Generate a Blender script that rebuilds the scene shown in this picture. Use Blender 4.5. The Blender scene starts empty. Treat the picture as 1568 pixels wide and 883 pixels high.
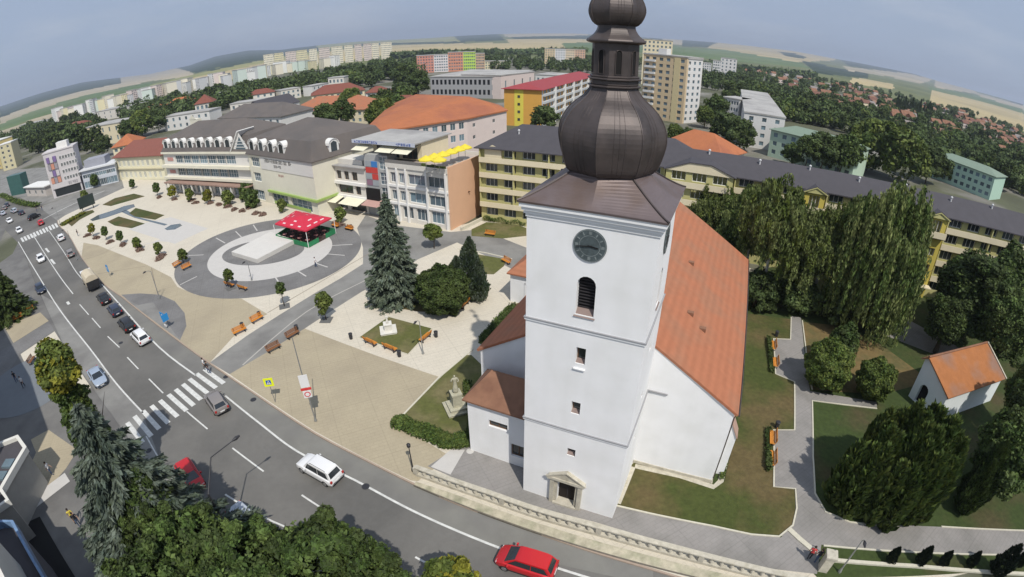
import bpy, bmesh, math, random
import numpy as np
from mathutils import Vector, Matrix
S = bpy.context.scene
C = S.collection
R = math.radians
# ------------------------------------------------------------------ camera
W0, H0, FPX, KD, PITCH, ROLL, CAMH = 1568.0, 883.0, 771.3, 0.05, 0.489, -0.004, 32.65
cr, sr, cp, sp = math.cos(ROLL), math.sin(ROLL), math.cos(PITCH), math.sin(PITCH)
xh = Vector((1, 0, 0)); uh = Vector((0, sp, cp)); fw = Vector((0, cp, -sp))
cam = bpy.data.cameras.new('camera'); camo = bpy.data.objects.new('camera', cam); C.objects.link(camo); S.camera = camo
rt = cr*xh + sr*uh; up = -sr*xh + cr*uh
m = Matrix((rt, up, -fw)).transposed().to_4x4(); m.translation = (0, 0, CAMH); camo.matrix_world = m
cam.type = 'PANO'; cam.sensor_width = 36.0; cam.sensor_fit = 'HORIZONTAL'
cam.clip_start = 0.1; cam.clip_end = 40000
th = np.linspace(0.001, 1.25, 400); mm = FPX*(th + KD*th**3)*36.0/W0
co = np.linalg.lstsq(np.stack([mm, mm**2, mm**3, mm**4], 1), th, rcond=None)[0]
for holder in (cam, getattr(cam, 'cycles', None)):
    try:
        holder.panorama_type = 'FISHEYE_LENS_POLYNOMIAL'
        holder.fisheye_fov = R(180)
        holder.fisheye_polynomial_k0 = 0.0
        for i in range(4): setattr(holder, 'fisheye_polynomial_k%d' % (i+1), -float(co[i]))
    except Exception as ex: pass
def ray(px, py, cr=cr, sr=sr, cp=cp, sp=sp):
    x = px-W0/2; y = -(py-H0/2); rr = math.hypot(x, y)+1e-9; t = rr/FPX
    for _ in range(30): t -= (FPX*(t+KD*t**3)-rr)/(FPX*(1+3*KD*t*t))
    X, Y, F = x/rr*math.sin(t), y/rr*math.sin(t), math.cos(t)
    a = cr*X-sr*Y; b = sr*X+cr*Y
    return (a, F*cp+b*sp, -F*sp+b*cp)
def G(px, py, z=0.0):
    """ground (or height z) point surveyed from the photograph"""
    d = ray(px, py); s = (z-CAMH)/d[2]
    return (d[0]*s, d[1]*s)
def AZ(px, py, dist):
    """point at a horizontal distance along a bearing, with the height seen there"""
    d = ray(px, py); k = dist/math.hypot(d[0], d[1])
    return (d[0]*k, d[1]*k, CAMH+d[2]*k)
# ------------------------------------------------------------------ sky, sun, exposure
SUND = Vector((0.365*math.cos(R(54)), -0.931*math.cos(R(54)), math.sin(R(54))))
wd = bpy.data.worlds.new('World'); S.world = wd; wd.use_nodes = True
nt = wd.node_tree; nt.nodes.clear()
sky = nt.nodes.new('ShaderNodeTexSky'); sky.sky_type = 'NISHITA'; sky.sun_disc = False
sky.sun_elevation = R(54); sky.sun_rotation = math.atan2(SUND.x, SUND.y)
sky.altitude = 200; sky.air_density = 1.3; sky.dust_density = 3.0; sky.ozone_density = 2.0
bg = nt.nodes.new('ShaderNodeBackground'); bg.inputs[1].default_value = 0.097
out = nt.nodes.new('ShaderNodeOutputWorld')
tc = nt.nodes.new('ShaderNodeTexCoord'); mp = nt.nodes.new('ShaderNodeMapping'); mp.inputs['Scale'].default_value = (1.2, 1.2, 5)
nz = nt.nodes.new('ShaderNodeTexNoise'); nz.inputs['Scale'].default_value = 1.7; nz.inputs['Detail'].default_value = 6; nz.inputs['Roughness'].default_value = .55
rp = nt.nodes.new('ShaderNodeValToRGB'); rp.color_ramp.elements[0].position = .42; rp.color_ramp.elements[1].position = .75
rp.color_ramp.elements[0].color = (0.85, .85, .85, 1); rp.color_ramp.elements[1].color = (.95, .95, .95, 1)
mx = nt.nodes.new('ShaderNodeMixRGB'); mx.inputs[2].default_value = (3.9, 4.8, 6.5, 1)
L = nt.links.new
L(tc.outputs['Generated'], mp.inputs[0]); L(mp.outputs[0], nz.inputs[0]); L(nz.outputs[0], rp.inputs[0]); L(rp.outputs[0], mx.inputs[0])
m2_ = nt.nodes.new('ShaderNodeMapping'); m2_.inputs['Scale'].default_value = (2.2, 2.2, 9); n2_ = nt.nodes.new('ShaderNodeTexNoise'); n2_.inputs['Scale'].default_value = 1.3; n2_.inputs['Detail'].default_value = 7; n2_.inputs['Roughness'].default_value = .6; r2_ = nt.nodes.new('ShaderNodeMapRange'); r2_.inputs[1].default_value = .48; r2_.inputs[2].default_value = .72; r2_.inputs[4].default_value = .55; x2_ = nt.nodes.new('ShaderNodeMixRGB'); x2_.inputs[2].default_value = (5.6, 6.1, 7.0, 1)
L(sky.outputs[0], mx.inputs[1]); L(tc.outputs['Generated'], m2_.inputs[0]); L(m2_.outputs[0], n2_.inputs[0]); L(n2_.outputs[0], r2_.inputs[0]); L(r2_.outputs[0], x2_.inputs[0]); L(mx.outputs[0], x2_.inputs[1]); L(x2_.outputs[0], bg.inputs[0]); L(bg.outputs[0], out.inputs[0])
sun = bpy.data.lights.new('sun', 'SUN'); sun.energy = 3.9; sun.angle = R(.6); sun.color = (1, .95, .87)
suno = bpy.data.objects.new('sun', sun); C.objects.link(suno); suno.rotation_euler = SUND.to_track_quat('Z', 'Y').to_euler()
S.view_settings.view_transform = 'Standard'; S.view_settings.look = 'None'; S.view_settings.exposure = 0.0; S.view_settings.gamma = 1
S.cycles.max_bounces = 5; S.cycles.diffuse_bounces = 2; S.cycles.glossy_bounces = 2; S.cycles.transparent_max_bounces = 4; S.cycles.transmission_bounces = 2; S.cycles.volume_bounces = 0
S.cycles.use_denoising = True
rnd = random.Random(7); npr = np.random.RandomState(5)
# ------------------------------------------------------------------ materials
MATS = {}
def lin(c):
    if isinstance(c, str):
        v = [int(c[i:i+2], 16)/255 for i in (0, 2, 4)]
        return tuple(((x+.055)/1.055)**2.4 if x > .04045 else x/12.92 for x in v)
    return c
def M(name, col, rough=.85, var=.12, sc=1.0, bump=0.0, metal=0, col2=None, sc2=.15, lo=.45, hi=.65, spec=.3, isl=0, obr=0, wave=None, trans=0, grid_=None, streak=0):
    if name in MATS: return MATS[name]
    mt = bpy.data.materials.new(name); mt.use_nodes = True; n = mt.node_tree; N = n.nodes; b = N['Principled BSDF']; K = n.links.new
    col = lin(col)
    b.inputs['Roughness'].default_value = rough; b.inputs['Metallic'].default_value = metal
    b.inputs['Specular IOR Level'].default_value = spec
    t = N.new('ShaderNodeTexCoord'); cur = None
    src = t.outputs['Object']
    if col2 is not None:
        col2 = lin(col2)
        z = N.new('ShaderNodeTexNoise'); z.inputs['Scale'].default_value = sc2; z.inputs['Detail'].default_value = 5; K(src, z.inputs[0])
        r = N.new('ShaderNodeMapRange'); r.inputs[1].default_value = lo; r.inputs[2].default_value = hi; K(z.outputs[0], r.inputs[0])
        x = N.new('ShaderNodeMixRGB'); x.inputs[1].default_value = (*col, 1); x.inputs[2].default_value = (*col2, 1); K(r.outputs[0], x.inputs[0]); cur = x.outputs[0]
    if cur is None:
        x = N.new('ShaderNodeRGB'); x.outputs[0].default_value = (*col, 1); cur = x.outputs[0]
    def mul(fac_out, lo_, hi_, a=.25, bb=.75):
        nonlocal cur
        r = N.new('ShaderNodeMapRange'); r.inputs[1].default_value = a; r.inputs[2].default_value = bb; r.inputs[3].default_value = lo_; r.inputs[4].default_value = hi_
        K(fac_out, r.inputs[0]); x = N.new('ShaderNodeVectorMath'); x.operation = 'SCALE'; K(cur, x.inputs[0]); K(r.outputs[0], x.inputs['Scale']); cur = x.outputs[0]
    z1 = None
    if var:
        z1 = N.new('ShaderNodeTexNoise'); z1.inputs['Scale'].default_value = sc; z1.inputs['Detail'].default_value = 8; z1.inputs['Roughness'].default_value = .65; K(src, z1.inputs[0]); mul(z1.outputs[0], 1-var, 1+var)
    if isl:
        g = N.new('ShaderNodeNewGeometry'); mul(g.outputs['Random Per Island'], 1-isl, 1+isl, 0, 1)
    if obr:
        g = N.new('ShaderNodeObjectInfo'); mul(g.outputs['Random'], 1-obr, 1+obr, 0, 1)
    if wave:
        w = N.new('ShaderNodeTexWave'); w.inputs['Scale'].default_value = wave[0]; w.bands_direction = wave[1]; w.inputs['Distortion'].default_value = wave[3] if len(wave) > 3 else .2; K(src, w.inputs[0]); mul(w.outputs[0], 1-wave[2], 1+wave[2]*.5, 0, 1)
    if grid_:
        for k_, an in enumerate((0, 0)):
            mq = N.new('ShaderNodeMapping'); mq.inputs['Rotation'].default_value = (0, 0, -.46); K(src, mq.inputs[0]); bk = N.new('ShaderNodeTexBrick'); bk.inputs['Scale'].default_value = 1.0; bk.inputs['Brick Width'].default_value = grid_[0]*(1 if k_ == 0 else 5); bk.inputs['Row Height'].default_value = grid_[0]*(.5 if k_ == 0 else 5); bk.inputs['Mortar Size'].default_value = .03*(1+k_); bk.offset = .5*(1-k_)
            K(mq.outputs[0], bk.inputs[0]); mul(bk.outputs['Fac'], 1, 1-grid_[1], 0, 1)
            if k_ == 0:
                sc_ = N.new('ShaderNodeSeparateColor'); K(bk.outputs['Color'], sc_.inputs[0]); mul(sc_.outputs[0], 1-grid_[1]*.4, 1+grid_[1]*.4, 0, .8)
    if streak:
        mq = N.new('ShaderNodeMapping'); mq.inputs['Scale'].default_value = (.9, .9, .09); K(src, mq.inputs[0]); zs = N.new('ShaderNodeTexNoise'); zs.inputs['Scale'].default_value = 1.0; zs.inputs['Detail'].default_value = 5; K(mq.outputs[0], zs.inputs[0]); mul(zs.outputs[0], 1-streak, 1, .35, .6)
    K(cur, b.inputs['Base Color'])
    if bump:
        bp_ = N.new('ShaderNodeBump'); bp_.inputs['Strength'].default_value = bump; bp_.inputs['Distance'].default_value = .05
        z = N.new('ShaderNodeTexNoise'); z.inputs['Scale'].default_value = sc*6; z.inputs['Detail'].default_value = 4; K(src, z.inputs[0]); K(z.outputs[0], bp_.inputs['Height']); K(bp_.outputs[0], b.inputs['Normal'])
    if trans:
        tr = N.new('ShaderNodeBsdfTranslucent'); K(cur, tr.inputs[0]); ms = N.new('ShaderNodeMixShader'); ms.inputs[0].default_value = trans
        K(b.outputs[0], ms.inputs[1]); K(tr.outputs[0], ms.inputs[2]); K(ms.outputs[0], N['Material Output'].inputs[0])
    MATS[name] = mt; return mt
white = M('white_plaster', (.86, .86, .86), .9, .03, .5, .12, col2=(.79, .79, .775), sc2=.45, lo=.42, hi=.75, streak=.035)
asph = M('asphalt', (.160, .154, .142), .9, .10, 1.6, .25, col2=(.122, .118, .110), sc2=.10, lo=.42, hi=.6)
asph2 = M('asphalt_pale', (.235, .23, .215), .9, .12, .5, .2, col2=(.18, .175, .165), sc2=.2)
patha = M('path_asphalt', (.27, .255, .24), .9, .08, .8, .2, col2=(.22, .21, .195), sc2=.3, grid_=(.7, .06))
cream = M('cream_paving', (.58, .53, .435), .85, .05, .8, .1, col2=(.52, .47, .385), sc2=.1, lo=.5, hi=.8, grid_=(1.0, .07))
sand = M('sand_paving', (.39, .335, .235), .9, .06, 1.2, .1, col2=(.345, .295, .21), sc2=.15, grid_=(.8, .06))
greyp = M('grey_paving', (.19, .185, .18), .85, .08, 1.5, .1, col2=(.155, .15, .145), sc2=.2, grid_=(.8, .10))
palep = M('pale_grey_paving', (.52, .50, .47), .85, .05, 1, .1)
darkp = M('dark_grey_paving', (.13, .13, .125), .8, .12, 1.5, .1)
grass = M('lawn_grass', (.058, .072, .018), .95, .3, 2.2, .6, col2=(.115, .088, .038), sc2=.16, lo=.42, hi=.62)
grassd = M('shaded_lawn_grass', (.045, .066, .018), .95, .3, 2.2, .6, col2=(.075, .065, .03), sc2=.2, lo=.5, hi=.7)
paint = M('white_road_paint', (.60, .60, .57), .7, .25, 2.2)
kerbm = M('pale_kerb_stone', (.56, .53, .43), .9, .12, 3, .2)
kerbr = M('reddish_kerb_stone', (.36, .28, .22), .9, .12, 3, .2)
stone = M('weathered_stone', (.50, .465, .38), .95, .2, 2.5, .5, col2=(.36, .33, .25), sc2=1.5, lo=.5, hi=.8)
copper = M('brown_copper_sheet', (.088, .072, .068), .5, .14, 1.2, .06, metal=.3, spec=.4, col2=(.062, .052, .050), sc2=.8)
copperr = M('brown_roof_sheet', (.165, .130, .128), .5, .12, .8, .05, metal=.3, spec=.5, col2=(.14, .10, .085), sc2=.5)
tile = M('orange_clay_tile', (.385, .150, .080), .9, .09, 1.5, .2, col2=(.34, .155, .09), sc2=.35, wave=(.75, 'Z', .07, .5))
tileb = M('brown_clay_tile', (.25, .13, .08), .9, .12, 1.5, .2, col2=(.19, .095, .06), sc2=.5)
tileo = M('bright_orange_tile', (.40, .145, .065), .9, .1, .6, .1, col2=(.33, .12, .065), sc2=.12)
tiler = M('red_tile', (.20, .072, .052), .9, .1, .8, .1)
slate = M('charcoal_roofing', (.072, .068, .076), .8, .1, .8, .1, wave=(1.6, 'X', .07, .1))
mansm = M('grey_brown_roofing', (.135, .118, .108), .85, .1, .8, .1, col2=(.115, .104, .098), sc2=.2)
flatr = M('grey_flat_roofing', (.40, .39, .37), .9, .12, .5, .1, col2=(.30, .29, .28), sc2=.1)
glass = M('window_glass', (.045, .055, .06), .12, .2, .3, spec=.6, obr=.6)
glassb = M('bluish_glass', (.12, .17, .20), .15, .2, .3, spec=.6, obr=.5)
framew = M('white_frame', (.75, .75, .73), .6, .03)
framed = M('brown_frame', (.16, .09, .05), .6, .05)
metal = M('galvanised_metal', (.35, .36, .36), .45, .05, metal=.6)
dmetal = M('dark_metal', (.05, .05, .055), .5, .05, metal=.4)
wood = M('orange_wood', (.56, .22, .035), .55, .12, 6, obr=.1)
woodb = M('brown_wood', (.22, .10, .045), .6, .12, 6)
bark = M('bark', (.10, .075, .055), .95, .25, 4, .5)
barkw = M('birch_bark', (.55, .53, .48), .9, .3, 3, .3)
black = M('black_interior', (.012, .011, .011), .9, 0)
def leafm(name, col, col2, isl=.35, obr=.18, sc2=.5, trans=.22): return M(name, col, .65, .25, .9, 0, col2=col2, sc2=sc2, lo=.38, hi=.62, isl=isl, obr=obr, trans=trans, spec=.25)
LG = leafm('green_leaves', (.055, .092, .022), (.098, .138, .036), isl=.55)
LD = leafm('dark_green_leaves', (.050, .074, .021), (.080, .108, .031), isl=.5)
LB = leafm('bright_leaves', (.095, .135, .026), (.140, .170, .040), isl=.45)
LY = leafm('yellow_leaves', (.26, .23, .025), (.17, .18, .025), isl=.4)
LS = leafm('spruce_needles', (.066, .090, .056), (.115, .140, .096), trans=.08)
LSB = leafm('blue_spruce_needles', (.085, .115, .090), (.150, .180, .140), trans=.08)
LW = leafm('willow_leaves', (.125, .165, .050), (.190, .220, .078), isl=.45)
LF = leafm('far_leaves', (.060, .092, .028), (.088, .122, .040), sc2=.12, trans=.1)
LC = leafm('cypress_sprays', (.040, .065, .030), (.065, .090, .040), trans=.05)
# ------------------------------------------------------------------ mesh helpers
class MB:
    def __init__(s): s.v = []; s.f = []; s.mi = []
    def face(s, pts, mi=0):
        n = len(s.v); s.v.extend([tuple(p) for p in pts]); s.f.append(tuple(range(n, n+len(pts)))); s.mi.append(mi); return s
    def box(s, x0, x1, y0, y1, z0, z1, mi=0, T=None):
        n = len(s.v); p = [(x0, y0, z0), (x1, y0, z0), (x1, y1, z0), (x0, y1, z0), (x0, y0, z1), (x1, y0, z1), (x1, y1, z1), (x0, y1, z1)]
        if T is not None: p = [tuple(T @ Vector(q)) for q in p]
        s.v.extend(p)
        for q in ((0, 3, 2, 1), (4, 5, 6, 7), (0, 1, 5, 4), (1, 2, 6, 5), (2, 3, 7, 6), (3, 0, 4, 7)): s.f.append(tuple(n+i for i in q)); s.mi.append(mi)
        return s
    def prism(s, poly, z0, z1, mi=0):
        n = len(poly); b = len(s.v); s.v += [(p[0], p[1], z0) for p in poly]+[(p[0], p[1], z1) for p in poly]
        ar = sum(poly[i][0]*poly[(i+1) % n][1]-poly[(i+1) % n][0]*poly[i][1] for i in range(n))
        o = range(n) if ar > 0 else range(n-1, -1, -1); o = list(o)
        s.f.append(tuple(b+n+i for i in o)); s.mi.append(mi); s.f.append(tuple(b+i for i in reversed(o))); s.mi.append(mi)
        for k in range(n): i, j = o[k], o[(k+1) % n]; s.f.append((b+i, b+j, b+n+j, b+n+i)); s.mi.append(mi)
        return s
    def tube(s, pts, rad, n=8, mi=0, cap=True):
        pts = [Vector(p) for p in pts]
        if not hasattr(rad, '__len__'): rad = [rad]*len(pts)
        b = len(s.v)
        for i, p in enumerate(pts):
            d = (pts[min(i+1, len(pts)-1)]-pts[max(i-1, 0)]).normalized()
            a = d.orthogonal().normalized() if abs(d.z) < .99 else Vector((1, 0, 0)); a = (a-d*a.dot(d)).normalized(); c = d.cross(a)
            for k in range(n): t = 2*math.pi*k/n; s.v.append(tuple(p+(a*math.cos(t)+c*math.sin(t))*rad[i]))
        for i in range(len(pts)-1):
            for k in range(n): k2 = (k+1) % n; s.f.append((b+i*n+k, b+i*n+k2, b+(i+1)*n+k2, b+(i+1)*n+k)); s.mi.append(mi)
        if cap: s.f.append(tuple(b+k for k in reversed(range(n)))); s.mi.append(mi); s.f.append(tuple(b+(len(pts)-1)*n+k for k in range(n))); s.mi.append(mi)
        return s
    def lathe(s, prof, n=12, c=(0, 0), mi=0, off=0.0):
        b = len(s.v)
        for r, z in prof:
            for k in range(n): t = 2*math.pi*k/n+off; s.v.append((c[0]+r*math.cos(t), c[1]+r*math.sin(t), z))
        for i in range(len(prof)-1):
            for k in range(n): k2 = (k+1) % n; s.f.append((b+i*n+k, b+i*n+k2, b+(i+1)*n+k2, b+(i+1)*n+k)); s.mi.append(mi)
        s.f.append(tuple(b+k for k in reversed(range(n)))); s.mi.append(mi); s.f.append(tuple(b+(len(prof)-1)*n+k for k in range(n))); s.mi.append(mi)
        return s
    def mesh(s, name, mats, smooth=False):
        me = bpy.data.meshes.new(name); me.from_pydata(s.v, [], s.f)
        if not isinstance(mats, (list, tuple)): mats = [mats]
        for q in mats: me.materials.append(q)
        if len(mats) > 1: me.polygons.foreach_set('material_index', s.mi)
        if smooth: me.polygons.foreach_set('use_smooth', [True]*len(s.f))
        me.update(); return me
def tag(o, label=None, cat=None, group=None, kind=None, category=None):
    for k, v in (('label', label), ('category', cat or category), ('group', group), ('kind', kind)):
        if v: o[k] = v
    return o
def O(name, me, parent=None, loc=(0, 0, 0), rz=0.0, sc=None, **kw):
    if isinstance(me, MB): me = me.mesh(name, kw.pop('mat'), kw.pop('smooth', False))
    o = bpy.data.objects.new(name, me); C.objects.link(o); o.location = loc
    if rz: o.rotation_euler = (0, 0, rz)
    if sc is not None: o.scale = sc if hasattr(sc, '__len__') else (sc,)*3
    if parent is not None: o.parent = parent
    if kw: tag(o, **kw)
    return o
def E(name, loc, rz=0.0, **kw):
    o = O(name, None, None, loc, rz, **kw); o.empty_display_size = .3; return o
def dup(o, loc, rz=None, sc=None, label=None, group=None):
    c = o.copy(); C.objects.link(c); c.location = loc
    if rz is not None: c.rotation_euler = (0, 0, rz)
    if sc is not None: c.scale = sc if hasattr(sc, '__len__') else (sc,)*3
    if label: c['label'] = label
    if group: c['group'] = group
    for ch in KIDS.get(o.name, []):
        d = ch.copy(); C.objects.link(d); d.parent = c
        for g_ in KIDS.get(ch.name, []): e_ = g_.copy(); C.objects.link(e_); e_.parent = d
    return c
KIDS = {}
def index_kids():
    KIDS.clear()
    for o in C.objects:
        if o.parent: KIDS.setdefault(o.parent.name, []).append(o)
def sheet(name, pts, z, mat, px=True, kind='structure', parent=None, thick=0, **kw):
    """flat polygon (triangulated) at height z; points surveyed from the photo when px"""
    P = [G(*p) for p in pts] if px else [p[:2] for p in pts]
    bm = bmesh.new(); vs = [bm.verts.new((p[0], p[1], z)) for p in P]; f = bm.faces.new(vs)
    if f.normal.z < 0 or f.calc_area() and (f.normal_update() or f.normal.z < 0): f.normal_flip()
    if thick:
        r = bmesh.ops.extrude_face_region(bm, geom=[f]); bmesh.ops.translate(bm, vec=(0, 0, -thick), verts=[v for v in r['geom'] if isinstance(v, bmesh.types.BMVert)])
        bmesh.ops.recalc_face_normals(bm, faces=bm.faces)
    bmesh.ops.triangulate(bm, faces=bm.faces)
    me = bpy.data.meshes.new(name); bm.to_mesh(me); bm.free(); me.materials.append(mat)
    return O(name, me, parent, kind=(None if parent else kind), **kw)
def strip_mb(mb, P, w, z0, z1, closed=False, top_only=False):
    """ribbon of width w along the polyline, as a thin solid"""
    P = [Vector(p[:2]) for p in P]; n = len(P); Ls, Rs = [], []
    for i in range(n):
        a = P[(i-1) % n] if (closed or i > 0) else P[i]; c = P[(i+1) % n] if (closed or i < n-1) else P[i]
        d = (c-a).normalized(); nn = Vector((-d.y, d.x)); Ls.append(P[i]+nn*w/2); Rs.append(P[i]-nn*w/2)
    for i in range(n if closed else n-1):
        j = (i+1) % n; a, b_, c, d = Rs[i], Rs[j], Ls[j], Ls[i]
        mb.face([(a.x, a.y, z1), (b_.x, b_.y, z1), (c.x, c.y, z1), (d.x, d.y, z1)])
        if not top_only:
            mb.face([(a.x, a.y, z0), (b_.x, b_.y, z0), (b_.x, b_.y, z1), (a.x, a.y, z1)]); mb.face([(c.x, c.y, z0), (d.x, d.y, z0), (d.x, d.y, z1), (c.x, c.y, z1)])
    if not closed and not top_only:
        for a, b_ in ((Rs[0], Ls[0]), (Ls[-1], Rs[-1])): mb.face([(b_.x, b_.y, z0), (a.x, a.y, z0), (a.x, a.y, z1), (b_.x, b_.y, z1)])
    return mb
def smoothline(P, k=4):
    """Catmull-Rom through surveyed points so that curves stay curves"""
    P = [Vector(p[:2]) for p in P]; o = []
    for i in range(len(P)-1):
        a, b, c, d = P[max(i-1, 0)], P[i], P[i+1], P[min(i+2, len(P)-1)]
        for j in range(k):
            t = j/k; o.append(.5*((2*b)+(c-a)*t+(2*a-5*b+4*c-d)*t*t+(3*b-a-3*c+d)*t**3))
    o.append(P[-1]); return o
def PX(*pts): return [G(*p) for p in pts]
# ------------------------------------------------------------------ terrain to the horizon
def pxof(az, el):
    x, y, z = math.sin(az)*math.cos(el), math.cos(az)*math.cos(el), math.sin(el); f_ = y*cp-z*sp; u = y*sp+z*cp; X = cr*x+sr*u; Y = -sr*x+cr*u; q = math.hypot(X, Y); t = math.atan2(q, f_); r_ = FPX*(t+KD*t**3); return W0/2+X/q*r_, H0/2-Y/q*r_
def inpoly(x, y, P):
    c = False
    for i in range(len(P)):
        (x1, y1), (x2, y2) = P[i], P[i-1]
        if (y1 > y) != (y2 > y) and x < (x2-x1)*(y-y1)/(y2-y1)+x1: c = not c
    return c
# land use as surveyed: 0 wheat, 1 pale stubble, 2 green crop, 3 forest, 4 yellow green
LAND = [(3, [(0, 150), (60, 138), (125, 120), (185, 114), (185, 128), (125, 139), (60, 157), (0, 180)]), (1, [(0, 180), (60, 157), (125, 139), (185, 127), (290, 108), (300, 116), (230, 124), (125, 147), (60, 166), (0, 190)]), (2, [(0, 190), (60, 166), (125, 147), (230, 126), (240, 132), (150, 152), (60, 178), (0, 201)]), (1, [(0, 201), (60, 179), (160, 150), (240, 132), (240, 140), (150, 160), (60, 187), (0, 208)]), (2, [(0, 208), (80, 184), (90, 200), (0, 222)]),
 (1, [(185, 114), (290, 95), (295, 110), (185, 128)]), (3, [(270, 104), (300, 92), (350, 76), (400, 70), (490, 66), (500, 75), (440, 84), (400, 91), (350, 99), (300, 112)]), (3, [(318, 107), (360, 98), (410, 89), (410, 91), (360, 101), (318, 110)]), (4, [(230, 130), (300, 113), (400, 92), (500, 76), (505, 80), (400, 98), (300, 120), (240, 136)]), (0, [(240, 134), (300, 118), (400, 97), (505, 80), (510, 92), (400, 112), (300, 135), (240, 145)]),
 (4, [(480, 66), (600, 56), (700, 52), (712, 64), (543, 68), (490, 76)]), (3, [(543, 67), (620, 65), (712, 63), (712, 65.5), (620, 67.5), (543, 69.5)]), (0, [(500, 80), (560, 70), (712, 66), (860, 64), (870, 74), (700, 76), (600, 82), (510, 96)]), (3, [(690, 52), (760, 50), (775, 62), (705, 63)]), (1, [(765, 48), (900, 48), (900, 54), (775, 56)]), (3, [(780, 56), (900, 54), (960, 57), (960, 60), (790, 60)]), (0, [(775, 60), (960, 59), (960, 64), (780, 66)]), (2, [(860, 66), (990, 64), (1000, 80), (870, 80)]),
 (3, [(985, 54), (1020, 57), (1020, 62), (985, 61)]), (1, [(1017, 58), (1050, 60), (1050, 68), (1010, 66)]), (3, [(1045, 60), (1106, 66), (1106, 72), (1045, 71)]), (2, [(1020, 68), (1045, 72), (1110, 76), (1222, 94), (1240, 104), (1128, 94), (1030, 84)]), (0, [(1106, 62), (1180, 70), (1275, 84), (1280, 92), (1222, 95), (1110, 76), (1081, 73)]), (3, [(1190, 78), (1218, 82), (1235, 87), (1232, 90), (1205, 86)]), (3, [(1226, 92), (1294, 106), (1330, 112), (1330, 120), (1250, 112)]), (3, [(1285, 90), (1352, 94), (1437, 115), (1437, 121), (1389, 113), (1300, 101)]), (1, [(1290, 101), (1389, 112), (1430, 121), (1410, 128), (1360, 117), (1300, 108)]),
 (0, [(1305, 118), (1367, 128), (1370, 136), (1300, 128)]), (1, [(1432, 118), (1476, 126), (1500, 144), (1432, 134)]), (3, [(1450, 121), (1500, 128), (1545, 138), (1552, 152), (1500, 141), (1465, 131)]), (3, [(1540, 138), (1568, 152), (1568, 172), (1548, 158)]), (2, [(1420, 132), (1500, 146), (1568, 168), (1568, 175), (1500, 155), (1425, 138)]), (0, [(1426, 138), (1500, 154), (1568, 174), (1590, 205), (1522, 187), (1457, 170), (1424, 158)]), (1, [(1494, 142), (1568, 162), (1568, 168), (1500, 147)])]
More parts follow.
